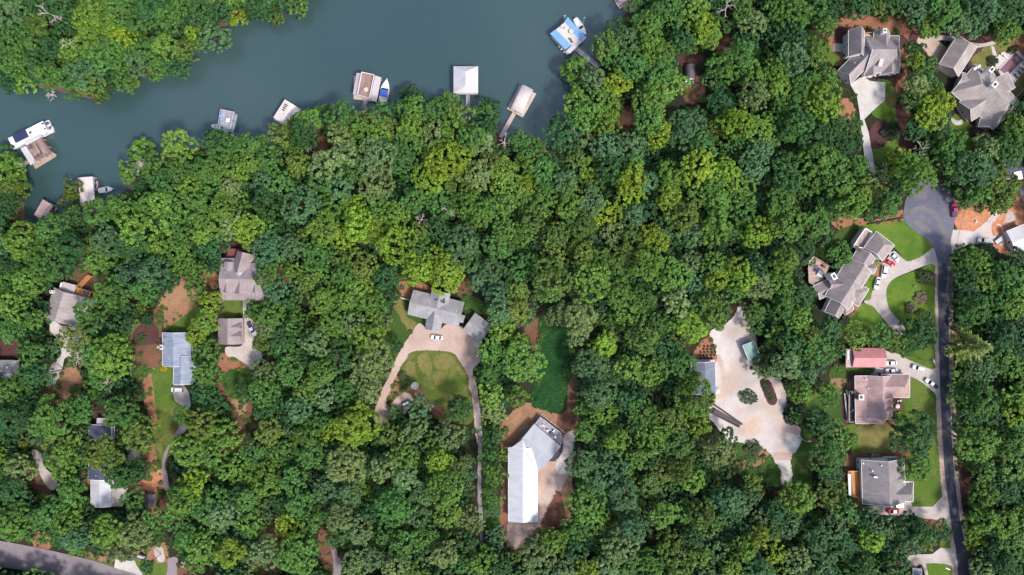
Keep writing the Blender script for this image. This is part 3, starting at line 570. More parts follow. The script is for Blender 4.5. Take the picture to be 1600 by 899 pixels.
sheet('lawn', R9, [(640, 345), (760, 398), (860, 490), (955, 612), (965, 905), (960, 1100), (900, 1100), (700, 950), (505, 905), (505, 720), (580, 560), (670, 435)], 'lawn_mid', L_LAWN)
sheet('lawn', R9, [(560, 140), (700, 125), (800, 70), (945, 75), (952, 292), (860, 282), (740, 235), (640, 185)], 'lawn_mid', L_LAWN)
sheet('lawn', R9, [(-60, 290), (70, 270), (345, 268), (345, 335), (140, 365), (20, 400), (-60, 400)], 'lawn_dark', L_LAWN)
sheet('lawn', R9, [(-60, 400), (40, 470), (50, 780), (160, 800), (400, 800), (505, 795), (640, 960), (640, 1120), (160, 1120), (150, 900), (0, 870), (-300, 700), (-260, 560)], 'lawn_mid', L_LAWN)
sheet('lawn', R9, [(200, 830), (330, 810), (480, 815), (600, 920), (560, 1050), (300, 1060), (210, 1000)], 'lawn_dry', L_LAWN2, amp=1.3, clear=False)
sheet('soil_patch', R9, [(115, 330), (350, 325), (400, 345), (150, 362), (110, 380)], 'mulch', L_LAWN2, amp=0.2, clear=False)
sheet('soil_patch', R9, [(505, 570), (570, 560), (580, 640), (560, 700), (505, 720)], 'red_soil', L_LAWN2, amp=0.2, clear=False)
sheet('soil_patch', R9, [(430, 720), (510, 720), (500, 780), (400, 800)], 'clay_bed', L_LAWN2, amp=0.2, clear=False)
sheet('soil_patch', R9, [(-60, 390), (120, 395), (150, 420), (140, 480), (60, 475), (20, 440)], 'tan_soil', L_LAWN2, amp=0.2, clear=False)
sheet('soil_patch', R9, [(30, 470), (85, 480), (85, 780), (50, 760), (40, 600)], 'mulch', L_LAWN2, amp=0.3, clear=False)
sheet('lawn', R10, [(640, 420), (800, 330), (940, 200), (1060, 60), (1125, 60), (1150, 300), (1163, 540), (1020, 702), (840, 705), (785, 690), (810, 550)], 'lawn_mid', L_LAWN)
sheet('soil_patch', R10, [(100, 190), (200, 160), (560, 140), (680, 90), (700, 170), (200, 200), (190, 320), (100, 310)], 'red_soil', L_LAWN2, amp=0.4, clear=False)
sheet('lawn', T12, [(-20, 310), (20, 330), (50, 360), (75, 440), (60, 470), (0, 480), (-80, 440), (-120, 400), (-60, 340)], 'lawn_dark', L_LAWN)
sheet('lawn', T12, [(110, 335), (150, 290), (160, 230), (200, 240), (200, 480), (180, 560), (120, 480)], 'lawn_dark', L_LAWN)
sheet('lawn', T12, [(170, 80), (360, 60), (360, 180), (230, 170), (170, 140)], 'lawn_dark', L_LAWN, clear=False)
sheet('lawn', T11, [(1060, 290), (1120, 270), (1190, 290), (1190, 310), (1120, 360), (1060, 400)], 'lawn_dark', L_LAWN)
sheet('path', T11, [(1060, 395), (1060, 380), (1130, 360), (1190, 310), (1200, 335), (1140, 380)], 'tan_soil', L_LAWN2, amp=0.3)
sheet('lawn', T11, [(1070, 410), (1200, 345), (1205, 460), (1130, 440)], 'lawn_dark', L_LAWN)
# bare soil seen between crowns
for zt, x, y, rx, ry, mt in ((T3, 540, 560, 40, 50, 'red_soil'), (T3, 850, 420, 45, 60, 'red_soil'), (T3, 835, 280, 60, 25, 'mulch'), (T3, 1000, 200, 45, 45, 'red_soil'), (T2, 320, 690, 35, 40, 'red_soil'), (T7, 100, 645, 40, 30, 'mulch'),
                             (T6, 130, 400, 45, 40, 'red_soil'), (T9, 1080, 310, 50, 40, 'red_soil'), (T9, 1150, 280, 25, 45, 'tan_soil'), (T9, 300, 40, 70, 50, 'red_soil'), (T9, 1130, 110, 50, 50, 'red_soil'), (T9, 790, 590, 45, 50, 'red_soil'), (T9, 200, 740, 40, 40, 'clay_bed'),
                             (T5, 420, 380, 60, 40, 'red_soil'), (T5, 30, 730, 60, 50, 'mulch'), (T10, 90, 690, 50, 50, 'red_soil'), (T10, 30, 880, 60, 35, 'clay_bed'), (T8, 860, 690, 25, 30, 'clay_bed'), (T12, 890, 300, 25, 120, 'red_soil'), (T12, 920, 480, 30, 90, 'mulch'), (T5, 1000, 410, 35, 30, 'clay_bed'), (T4, 830, 820, 30, 50, 'clay_bed')):
    sheet('soil_patch', zt, [(x + rx * math.cos(t), y + ry * math.sin(t)) for t in np.arange(0, 6.2, 0.8)], mt, L_SOIL - 0.008 + random.random() * 0.006, amp=0.8, clear=True)
# ---------------------------------------------------------------- houses
def unit(v):
    v = np.asarray(v, float); return v / max(np.linalg.norm(v), 1e-9)
JIT = [0]
def wing_geo(zt, w):
    ax, ay, bx, by, W, ze, zr, ha, hb = w
    JIT[0] += 1; j = (JIT[0] * 0.37 % 1) * 0.06
    ze, zr = ze + j, zr + j * 0.7
    A, B = np.array(zt.w(ax, ay, ze)), np.array(zt.w(bx, by, ze))
    return A, B, zt.ln(W, ze), ze, zr, ha, hb
def roof_wing(R, Wl, g, oh=0.4, zb=-0.3, t=0.2, gut=False):
    A, B, Wd, ze, zr, ha, hb = g
    d = unit(B - A); n = np.array([-d[1], d[0]]); hw = Wd / 2; L = np.linalg.norm(B - A)
    k = min(1.0, 0.49 * L / (hw * max(ha + hb, 1e-6))) if ha + hb > 0 else 1
    ra, rb = A + d * hw * ha * k, B - d * hw * hb * k
    E = [A + n * hw, B + n * hw, B - n * hw, A - n * hw]
    vs = [(*e, ze) for e in E] + [(*ra, zr), (*rb, zr)] + [(*e, ze - t) for e in E] + [(*ra, zr - t), (*rb, zr - t)]
    fs = [(0, 4, 5, 1), (2, 5, 4, 3), (0, 1, 7, 6), (2, 3, 9, 8), (6, 7, 11, 10), (8, 9, 10, 11)]; ms = [0, 0, 1, 1, 1, 1]
    if ha: fs += [(3, 4, 0), (3, 0, 6, 9), (6, 10, 9)]; ms += [0, 1, 1]
    else: fs += [(0, 6, 10, 4), (4, 10, 9, 3)]; ms += [1, 1]
    if hb: fs += [(1, 5, 2), (1, 2, 8, 7), (7, 8, 11)]; ms += [0, 1, 1]
    else: fs += [(1, 5, 11, 7), (5, 2, 8, 11)]; ms += [1, 1]
    R.add(vs, fs, ms)
    if gut:         # gutters and barge boards: a narrow pale lip round the roof edge
        def lip(p, q, z0, z1, o):
            p2, q2 = p + o * .15, q + o * .15
            R.add([(*p, z0 - .02), (*q, z1 - .02), (*q2, z1 - .02), (*p2, z0 - .02), (*p, z0 - .17), (*q, z1 - .17), (*q2, z1 - .17), (*p2, z0 - .17)], [(0, 3, 2, 1), (4, 5, 6, 7), (1, 2, 6, 5), (2, 3, 7, 6), (3, 0, 4, 7)], 1)
        lip(E[0], E[1], ze, ze, n); lip(E[2], E[3], ze, ze, -n)
        for hf, e1, e2, rp, o in ((ha, E[0], E[3], ra, -d), (hb, E[1], E[2], rb, d)):
            if hf: lip(e1, e2, ze, ze, o)
            else: lip(e1, rp, ze, zr, o); lip(rp, e2, zr, ze, o)
    if Wl is None: return
    sl_ = (zr - ze) / hw; zi = ze - t + sl_ * oh - 0.03; zt_ = zr - t - 0.03
    q = hw - oh; A2, B2 = A + d * oh, B - d * oh
    c = [A2 + n * q, B2 + n * q, B2 - n * q, A2 - n * q]
    vs = [(*e, zb) for e in c] + [(*e, zi) for e in c]; fs = [(0, 4, 5, 1), (2, 6, 7, 3)]
    if ha: fs.append((3, 7, 4, 0))
    else: vs.append((*A2, zt_)); fs.append((3, 7, len(vs) - 1, 4, 0))
    if hb: fs.append((1, 5, 6, 2))
    else: vs.append((*B2, zt_)); fs.append((1, 5, len(vs) - 1, 6, 2))
    Wl.add(vs, fs)
def wing_walls(g, oh=0.4):
    A, B, Wd, ze, zr, ha, hb = g
    d = unit(B - A); n = np.array([-d[1], d[0]]); q = Wd / 2 - oh; A2, B2 = A + d * oh, B - d * oh
    return [(A2 + n * q, B2 + n * q, n), (B2 - n * q, A2 - n * q, -n), (A2 - n * q, A2 + n * q, -d), (B2 + n * q, B2 - n * q, d)]
def in_wing(p, g, pad=0.2):
    A, B, Wd = g[0], g[1], g[2]; d = unit(B - A); L = np.linalg.norm(B - A); r = np.asarray(p) - A
    return -pad < r @ d < L + pad and abs(r @ np.array([-d[1], d[0]])) < Wd / 2 + pad
HOUSES = []
def add_window(root, p, nrm, z, w=1.0, h=1.3, frame='trim_white'):
    rz = math.atan2(nrm[1], nrm[0]) - math.pi / 2
    f = MB(); t = 0.09; c = np.asarray(p) + nrm * 0.04
    tx = np.array([-nrm[1], nrm[0]])
    f.box((*c, z + h / 2 - t / 2), (w, 0.09, t), rz).box((*c, z - h / 2 + t / 2), (w, 0.09, t), rz)
    for s in (-1, 1):
        e = c + tx * s * (w / 2 - t / 2); f.box((*e, z), (t, 0.09, h - 2 * t), rz)
    f.box((*c, z), (0.04, 0.05, h - 2 * t), rz)
    fo = f.build('window', frame, root)
    pn = MB().box((*(np.asarray(p) + nrm * 0.02), z), (w - 2 * t, 0.03, h - 2 * t), rz).build('pane', 'glass', root)
    pn.parent = fo
def house(label, zt, wings, roof, wall, fascia='trim_white', dormers=(), chimneys=(), skylights=(), vents=(), nwin=8, garage=None, cat='house', name='house', windows=True, roofcat='roof'):
    G = [wing_geo(zt, w) for w in wings]
    c = sum((g[0] + g[1]) / 2 for g in G) / len(G)
    root = thing(name, label, cat, c)
    Rm, Wm = MB(), MB()
    for g in G: roof_wing(Rm, Wm, g, gut=fascia == 'trim_white')
    ro = Rm.build('roof', [roof, fascia], root); Wm.build('wall', wall, root)
    for g in G:
        d = unit(g[1] - g[0]); n = np.array([-d[1], d[0]]); hw = g[2] / 2
        HARD.append([tuple(g[0] + n * hw), tuple(g[1] + n * hw), tuple(g[1] - n * hw), tuple(g[0] - n * hw)]); CLEAR.append(HARD[-1])
    for dm in dormers:
        g = wing_geo(zt, dm[:9]); r2, w2 = MB(), MB()
        roof_wing(r2, w2, g, oh=0.2, zb=g[3] - 1.6, t=0.15)
        k = len(r2.v); r2.v += w2.v; r2.f += [[k + i for i in f] for f in w2.f]; r2.m += [2] * len(w2.f)
        do = r2.build('dormer', [roof, fascia, wall], root)
        d = unit(g[1] - g[0]); p = g[0] + d * 0.2
        pn = MB().box((*(p - d * 0.03), g[3] - 0.55), (0.7, 0.05, 0.75), math.atan2(-d[1], -d[0]) - math.pi / 2).build('pane', 'glass', root); pn.parent = do
    for (x, y, z0, z1, w, l, rz, mt) in chimneys:
        p = zt.w(x, y, z1); mb = MB().box((*p, (z0 + z1) / 2), (w, l, z1 - z0), rz)
        ch = mb.build('chimney', mt, root)
        cp = MB().box((*p, z1 + 0.06), (w + 0.2, l + 0.2, 0.12), rz).build('cap', 'trim_white' if mt == 'wall_white' else 'concrete_block', root); cp.parent = ch
        fl = MB().box((*p, z1 + 0.2), (w * 0.5, l * 0.5, 0.3), rz).build('flue', 'black', root); fl.parent = ch
    for (x, y, z, w, l, rz, tilt) in skylights:
        p = zt.w(x, y, z); o = MB().box((0, 0, 0), (w, l, 0.16)).build('skylight', 'skylight', None)
        o.parent = root; o.location = (p[0] - ORIGIN[root.name][0], p[1] - ORIGIN[root.name][1], z); o.rotation_euler = (tilt[0], tilt[1], rz)
    for (x, y, z) in vents:
        p = zt.w(x, y, z); MB().tube((*p, z - 0.6), (*p, z + 0.25), 0.16, 0.16, 8).tube((*p, z + 0.25), (*p, z + 0.36), 0.24, 0.24, 8).build('vent', 'metal_unit', root)
    if windows:
        cand = []
        for i, g in enumerate(G):
            for a, bb, nn in wing_walls(g):
                L = np.linalg.norm(bb - a); k = int(L // 2.6)
                for j in range(k):
                    p = a + (bb - a) * (j + 0.5) / k
                    if any(in_wing(p + nn * 0.3, h) for q, h in enumerate(G) if q != i) or any(in_wing(p, h, -0.1) for q, h in enumerate(G) if q != i): continue
                    cand.append((p, nn, g[3]))
        if cand:
            dp = cand.pop(len(cand) // 3)
            rz = math.atan2(dp[1][1], dp[1][0]) - math.pi / 2
            dd = MB().box((*(dp[0] + dp[1] * 0.03), 1.05), (1.0, 0.08, 2.1), rz).build('door', 'trim_brown', root)
            tx = np.array([-dp[1][1], dp[1][0]])
            hd = MB().box((*(dp[0] + dp[1] * 0.1 + tx * 0.38), 1.0), (0.05, 0.08, 0.2), rz).build('handle', 'steel', root); hd.parent = dd
        st = max(1, len(cand) / max(1, nwin)); k = 0.0
        while k < len(cand):
            p, nn, ze = cand[int(k)]; k += st
            add_window(root, p, nn, 1.55)
            if ze > 5: add_window(root, p, nn, 4.2)
    if garage:
        for (x, y, zz, rzd, w) in garage:
            p = zt.w(x, y, 0); rz = math.radians(rzd)
            gd = MB().box((*p, 1.15), (w, 0.1, 2.2), rz).build('garage_door', 'trim_white', root)
    HOUSES.append(root)
    return root
def deck(root, zt, pts, z, mat, rail=None, railmat='timber_orange', name='deck', edges=None, posts=True):
    w = [zt.w(x, y, z) for x, y in pts]
    m_ = MB().prism(w, z - 0.18, z)
    d = m_.build(name, mat, root)
    CLEAR.append(w); HARD.append(w)
    n = len(w)
    if posts and z > 0.8:
        for p in w:
            q = np.array(p) + (np.mean(w, axis=0) - p) * 0.04
            o = MB().box((*q, z / 2 - 0.15), (0.14, 0.14, z - 0.1)).build('post', 'timber_pale', root); o.parent = d
    if rail is not None:
        r = MB()
        for i in (range(n) if edges is None else edges):
            a, bb = np.array(w[i]), np.array(w[(i + 1) % n]); L = np.linalg.norm(bb - a); rz = math.atan2(*(bb - a)[::-1])
            c = (a + bb) / 2
            r.box((*c, z + rail), (L + 0.1, 0.16, 0.08), rz); r.box((*c, z + 0.15), (L, 0.05, 0.06), rz)
            k = max(1, int(L / 0.9))
            for j in range(k + 1):
                p = a + (bb - a) * j / k; r.box((*p, z + rail / 2 - 0.02), (0.09, 0.09, rail - 0.04), rz)
        o = r.build('railing', railmat, root); o.parent = d
    return d
R_ = math.radians

# -- upper right, white-trimmed, clay ring
h = house('sprawling taupe-roofed house ringed by orange clay, with an orange deck railing', R5, [
    (203, 697, 470, 425, 196, 3.2, 7.2, 0, 0), (333, 190, 333, 470, 170, 5.6, 9.4, 0, 0), (430, 450, 796, 450, 400, 3.6, 9.2, 0, 0.6),
    (606, 205, 606, 440, 170, 4.6, 8.0, 0, 0), (755, 400, 755, 600, 95, 3.1, 5.0, 0.5, 0.5), (482, 690, 482, 560, 120, 3.3, 5.6, 0, 0), (675, 668, 675, 520, 155, 3.3, 6.2, 0, 0)],
    'roof_taupe', 'wall_white', chimneys=[(640, 195, 3, 8.6, 1.1, 1.5, 0, 'wall_white')], vents=[(345, 440, 7.2), (310, 545, 5.6)], nwin=12)
MB().box((*R5.w(603, 530, 7.0), 6.95), (1.5, 3.8, 0.12), R_(-17)).build('roof_panel', 'metal_pale', h)
deck(h, R5, [(412, 226), (518, 226), (518, 270), (412, 270)], 3.0, 'deck_tan', 1.0, 'timber_orange', edges=[0, 1, 3])
deck(h, R5, [(665, 345), (755, 340), (765, 410), (720, 425), (650, 395)], 1.4, 'deck_pale', 1.0, 'timber_orange', edges=[0, 1])
deck(h, R5, [(790, 400), (820, 400), (820, 470), (790, 470)], 1.0, 'deck_orange', 0.9, 'timber_orange', name='stair_landing', edges=[1, 2])
# -- far right, by the pool
h = house('large hip-roofed house with white chimneys beside the covered pool', R6, [
    (512, 432, 765, 712, 300, 3.6, 8.6, 0.95, 0.95), (428, 412, 620, 575, 290, 3.5, 7.8, 0.75, 0), (442, 672, 640, 545, 176, 3.5, 6.6, 0, 0),
    (395, 420, 520, 470, 120, 3.1, 5.0, 0, 0), (700, 400, 760, 520, 160, 3.3, 5.6, 0, 0), (457, 122, 312, 350, 178, 4.0, 7.0, 0.5, 0), (600, 800, 620, 700, 110, 3.2, 5.4, 0, 0)],
    'roof_tan', 'wall_tan', chimneys=[(648, 345, 4, 8.8, 1.4, 2.2, R_(-40), 'wall_white'), (672, 462, 5, 10.0, 1.6, 2.2, R_(-40), 'wall_white')], vents=[(468, 425, 6.5)], nwin=14)
for x, y, rz in ((520, 335, 35), (545, 322, 35)):
    MB().box((*R6.w(x, y, 5.6), 5.7), (1.7, 0.9, 0.25), R_(rz)).build('roof_fan', 'plastic_white', h)
deck(h, R6, [(355, 625), (385, 612), (440, 680), (480, 735), (450, 755), (400, 700)], 0.5, 'deck_brown', 0.9, 'timber_pale', name='porch', edges=[4, 5])
pool = thing('swimming_pool', 'covered rectangular pool with a dull purple cover on pale paving', 'swimming pool', R6.w(797, 300))
pts = [R6.w(830, 205), R6.w(895, 270), R6.w(765, 405), R6.w(697, 347)]
MB().prism(pts, -0.2, 0.30).build('pool_cover', 'pool_cover', pool)
mb = MB()
for i in range(4):
    a, c2 = np.array(pts[i]), np.array(pts[(i + 1) % 4]); c = (a + c2) / 2
    mb.box((*c, 0.2), (np.linalg.norm(c2 - a) + 0.5, 0.5, 0.26), math.atan2(*(c2 - a)[::-1]))
mb.build('coping', 'concrete_light', pool)
fen = thing('pool_fence', 'thin white fence along the pool lawn edge by the trees', 'fence', R6.w(870, 530))
mb = MB(); a, c2 = np.array(R6.w(835, 565, 1)), np.array(R6.w(905, 490, 1)); L = np.linalg.norm(c2 - a); rz = math.atan2(*(c2 - a)[::-1])
for z in (0.3, 1.15): mb.box((*((a + c2) / 2), z), (L, 0.06, 0.08), rz)
mb.build('rail', 'trim_white', fen)
for j in range(14): MB().box((*(a + (c2 - a) * j / 13), 0.6), (0.07, 0.07, 1.25), rz).build('post', 'trim_white', fen)
# -- loop-drive house
h = house('long brown-roofed house on the loop drive with a walled roof terrace', R8, [
    (680, 172, 580, 305, 188, 5.4, 8.2, 0.75, 0), (525, 295, 445, 425, 165, 4.6, 7.2, 0, 0), (470, 392, 275, 705, 225, 5.0, 8.6, 0, 0), (215, 555, 385, 545, 95, 4.8, 7.4, 0, 0),
    (110, 625, 235, 560, 120, 3.2, 4.8, 0, 0), (312, 660, 238, 805, 130, 4.6, 7.4, 0, 0), (300, 740, 370, 690, 170, 3.4, 5.8, 0.4, 0), (380, 590, 500, 665, 165, 3.8, 6.6, 0, 0.9), (585, 420, 470, 420, 90, 4.2, 6.0, 0, 0)],
    'roof_brown', 'wall_white', chimneys=[(255, 487, 4, 9.4, 1.6, 2.4, R_(30), 'wall_white')], vents=[(460, 540, 7.0), (380, 660, 6.0)], nwin=12)
tr = MB().prism([R8.w(x, y, 3.5) for x, y in ((515, 88), (578, 128), (508, 252), (412, 244))], 3.1, 3.5).build('terrace', 'deck_tan', h)
mb = MB(); pts = [np.array(R8.w(x, y, 4.6)) for x, y in ((515, 88), (578, 128), (508, 252), (412, 244))]
for i in range(4):
    a, c2 = pts[i], pts[(i + 1) % 4]; mb.box((*((a + c2) / 2), 2.2), (np.linalg.norm(c2 - a) + 0.3, 0.3, 4.8), math.atan2(*(c2 - a)[::-1]))
o = mb.build('parapet', 'wall_white', h); o.parent = tr
MB().box((*R8.w(462, 262, 6.6), 6.2), (2.4, 1.2, 0.5), R_(-25)).build('dark_roof_box', 'black', h)  # solid black box for a dark band on the roof
deck(h, R8, [(55, 310), (215, 405), (135, 580), (45, 540), (40, 420)], 2.2, 'deck_tan', 1.0, 'timber_pale', edges=[0, 2, 3])
# -- red metal carport
h = house('open-fronted shed with a red metal roof by the parked sedans', R9, [(131, 174, 436, 174, 182, 3.2, 4.8, 0, 0)], 'metal_red', 'wall_tan', 'metal_red', cat='shed', name='shed', nwin=3)
wg = wing_geo(R9, (70, 180, 130, 180, 172, 2.7, 2.75, 0, 0)); r2 = MB(); roof_wing(r2, None, wg); r2.build('lean_to_roof', ['metal_brownpink', 'trim_brown'], h)
for x, y in ((76, 100), (76, 258)): MB().box((*R9.w(x, y, 2.4), 1.2), (0.15, 0.15, 2.5)).build('lean_to_post', 'timber_pale', h)
MB().box((*R9.w(92, 150, 2.9), 2.95), (1.0, 3.6, 0.1)).build('roof_panel', 'metal_pale', h)
# -- pinkish house
h = house('dusty pink shingled house with three front dormers and a dark side deck', R9, [
    (264, 345, 270, 790, 216, 3.4, 3.95, 0, 0), (375, 345, 375, 745, 260, 3.45, 6.6, 0, 0), (400, 438, 668, 440, 215, 3.3, 6.4, 0, 0.8), (390, 700, 432, 700, 170, 3.2, 4.4, 0, 0)],
    'roof_pink', 'wall_brick', dormers=[(505, 550, 395, 550, 48, 4.6, 5.9, 0, 0), (505, 598, 395, 598, 44, 4.6, 5.9, 0, 0), (505, 662, 395, 662, 50, 4.6, 5.9, 0, 0)],
    chimneys=[(215, 546, 3, 6.4, 1.9, 2.0, 0, 'wall_brick')], vents=[(258, 375, 4.4), (277, 462, 4.4), (283, 740, 4.4)], nwin=10)
MB().box((*R9.w(228, 546, 6.5), 6.5), (0.9, 1.7, 0.14)).build('chimney_cap', 'plastic_white', h)
deck(h, R9, [(92, 485), (162, 485), (168, 775), (92, 775)], 1.6, 'deck_dark', 1.0, 'timber_pale', edges=[0, 2, 3])
deck(h, R9, [(52, 510), (66, 508), (92, 772), (80, 772)], 0.9, 'deck_pale', None, name='ramp', posts=False)
deck(h, R9, [(70, 478), (80, 474), (106, 570), (96, 572)], 1.2, 'deck_pale', None, name='stair', posts=False)
# -- dark-roofed house
h = house('house with a broad charcoal roof slope, white eaves and an orange side deck', R10, [
    (482, 196, 494, 668, 462, 5.0, 9.0, 0, 0), (605, 175, 605, 330, 150, 4.2, 6.8, 0.9, 0), (520, 245, 690, 245, 140, 4.0, 6.6, 0, 0.9), (520, 540, 808, 545, 210, 4.0, 7.6, 0, 0.75), (520, 390, 680, 390, 170, 4.2, 7.0, 0, 0)],
    'roof_greybrown', 'wall_white', vents=[(265, 235, 6.0), (365, 318, 7.0), (462, 258, 8.0)], nwin=12)
gx_ = wing_geo(R10, (384, 197, 394, 668, 262, 0, 0, 0, 0))
fan = MB().box((*R10.w(395, 385, 7.6), 7.55), (0.9, 0.6, 0.5), 0.2).box((*R10.w(418, 390, 7.8), 7.7), (0.6, 0.4, 0.4), 0.2).build('roof_fan', 'plastic_white', h)
deck(h, R10, [(105, 318), (230, 316), (232, 600), (150, 590), (140, 345), (105, 345)], 2.4, 'deck_orange', 1.0, 'timber_orange', edges=[0, 2, 3, 4])
MB().prism([R10.w(x, y, 4.0) for x, y in ((102, 352), (138, 350), (140, 585), (112, 580))], 3.85, 4.0).build('awning', 'metal_pale', h)
for x, y in ((104, 356), (136, 354), (138, 582), (114, 576)): MB().box((*R10.w(x, y, 2), 1.95), (0.12, 0.12, 3.9)).build('awning_post', 'trim_white', h)
MB().box((*R10.w(730, 436, 5.6), 5.4), (2.4, 0.3, 1.0), R_(2)).build('parapet', 'wall_white', h)
# -- gravel-lot house
h = house('narrow blue-grey roofed house with white eaves facing the gravel lot', R11, [(166, 368, 172, 580, 160, 4.0, 6.2, 0, 0), (195, 545, 256, 552, 50, 3.0, 3.9, 0, 0)], 'roof_slate', 'wall_cream', nwin=8)
deck(h, R11, [(75, 350), (245, 352), (245, 366), (80, 372)], 1.2, 'deck_pale', 0.9, 'timber_pale', edges=[0])
MB().prism([R11.w(x, y, 0.4) for x, y in ((256, 545), (277, 545), (277, 580), (256, 580))], 0.1, 0.45).build('step', 'concrete_light', h)
h = house('small pale-green metal carport standing on the gravel lot', R11, [(468, 242, 512, 352, 80, 3.2, 3.9, 0, 0)], 'metal_green', 'wall_tan', 'trim_white', cat='carport', name='carport', windows=False)
# -- white L-shaped barn house
h = house('long white metal barn joined at an angle to a grey-roofed dwelling', R12, [(184, 312, 184, 760, 176, 4.2, 5.6, 0, 0)], 'metal_white', 'wall_white', nwin=6, cat='barn house', name='barn_house')
g2 = [wing_geo(R12, (190, 240, 352, 378, 196, 4.1, 5.0, 0, 0))]
rm, wm = MB(), MB(); roof_wing(rm, wm, g2[0]); rm.build('side_roof', ['metal_grey', 'trim_white'], h); wm.build('side_wall', 'wall_white', h)
cap = MB(); hw_ = 4.3
q = [R12.w(x, y, 4.4) for x, y in ((97, 318), (130, 316), (182, 262), (274, 442), (270, 470), (97, 470))]
q3 = [(*p, z) for p, z in zip(q, (4.38, 4.45, 5.15, 5.1, 4.5, 4.4))]
HARD.append([tuple(g2[0][0]), tuple(g2[0][1]), R12.w(290, 455), R12.w(180, 265)]); CLEAR.append([R12.w(x, y) for x, y in ((208, 180), (250, 165), (412, 300), (290, 455), (100, 460), (97, 318))])
# triangular valley filler: the white roof carries on over the joint
rm = MB(); A_, B_, C_ = R12.w(97, 322, 4.3), R12.w(182, 262, 5.3), R12.w(272, 445, 4.9); D_ = R12.w(184, 340, 5.75)
rm.add([(*A_, 4.32), (*B_, 5.12), (*C_, 5.10), (*D_, 5.76)], [(0, 3, 1), (1, 3, 2)]); rm.add([(*A_, 4.12), (*B_, 4.8), (*C_, 4.8), (*D_, 5.0)], [(0, 1, 3), (1, 2, 3)])
rm.build('valley_roof', 'metal_white', h)
deck(h, R12, [(290, 122), (412, 215), (428, 262), (412, 292), (256, 166)], 2.6, 'deck_grey', 1.0, 'trim_grey', edges=[0, 1, 2])
deck(h, R12, [(412, 292), (428, 270), (424, 330), (400, 372), (372, 392), (345, 388)], 0.6, 'deck_dark', 0.8, 'timber_dark', name='lower_deck', edges=[1, 2, 3, 4])
# -- grey-roofed house with dirt loop
h = house('low grey-roofed house above the round lawn, with a gabled porch', R13, [
    (240, 126, 552, 202, 156, 3.4, 5.8, 0, 0), (428, 62, 402, 165, 118, 4.2, 5.85, 0, 0), (376, 298, 392, 185, 98, 3.3, 5.6, 0, 0), (545, 225, 568, 232, 48, 2.8, 3.4, 0, 0)],
    'roof_grey', 'wall_cream', 'trim_grey', vents=[(322, 165, 5.0), (412, 158, 5.8), (520, 182, 5.4), (465, 195, 4.8)], skylights=[(456, 186, 5.05, 1.2, 0.9, R_(-13), (0.28, 0))], nwin=10)
sp = thing('solar_array', 'small dark roof array lying on the grey roof of the dirt-loop house', 'solar panels', R13.w(418, 118, 5.4), 5.4)
for i, (x, y) in enumerate(((396, 112), (408, 104), (420, 116), (432, 124), (444, 112), (446, 128))):
    MB().box((*R13.w(x, y, 5.6), 5.62), (1.0, 0.5, 0.1), R_(20 + 30 * (i % 2))).build('panel', 'solar', sp)
    MB().box((*R13.w(x, y, 5.6), 5.3), (0.1, 0.1, 0.6)).build('bracket', 'black', sp)
h = house('detached garage with a two-tone grey roof at the bend of the dirt loop', R13, [(596, 244, 703, 322, 132, 3.2, 5.4, 0, 0)], 'roof_grey', 'wall_cream', 'trim_grey', cat='garage', name='garage', nwin=4)
wl = thing('garden_wall', 'short white wall beside the red clay patch at the grey-roofed house', 'wall', R13.w(208, 106))
a, c2 = np.array(R13.w(180, 100, 0.8)), np.array(R13.w(234, 112, 0.8))
MB().box((*((a + c2) / 2), 0.5), (np.linalg.norm(c2 - a), 0.35, 1.2), math.atan2(*(c2 - a)[::-1])).build('wall_body', 'wall_white', wl)
MB().box((*((a + c2) / 2), 1.13), (np.linalg.norm(c2 - a) + 0.1, 0.5, 0.1), math.atan2(*(c2 - a)[::-1])).build('coping', 'concrete_light', wl)
# -- brown house with dormers
h = house('brown-roofed house with rows of dormers and a red rear deck', R14, [(110, 252, 424, 256, 296, 4.6, 8.6, 0.12, 0.12), (290, 68, 248, 230, 130, 5.4, 9.0, 0, 0)], 'roof_mauve', 'wall_tan', 'trim_brown',
    dormers=[(160, 345, 163, 268, 66, 6.2, 7.9, 0, 0), (262, 355, 262, 255, 122, 5.6, 8.3, 0, 0), (365, 345, 362, 268, 66, 6.2, 7.9, 0, 0), (168, 132, 166, 195, 62, 6.6, 7.4, 0, 0), (352, 140, 354, 200, 56, 6.6, 7.4, 0, 0)],
    skylights=[(238, 213, 8.45, 2.4, 0.8, 0, (-0.45, 0))], vents=[(146, 204, 7.4)], nwin=8)
deck(h, R14, [(165, 40), (360, 50), (362, 118), (160, 108)], 2.6, 'deck_red', 1.0, 'deck_red', edges=[0, 1, 3])
h = house('detached garage with two small dormers beside the parked pickup on the curved drive', R14, [(180, 528, 180, 710, 176, 3.0, 5.6, 0, 0)], 'roof_mauve', 'wall_tan', 'trim_brown', cat='garage', name='garage',
    dormers=[(258, 590, 180, 590, 56, 4.0, 5.3, 0, 0), (258, 652, 180, 652, 56, 4.0, 5.3, 0, 0)], nwin=3)
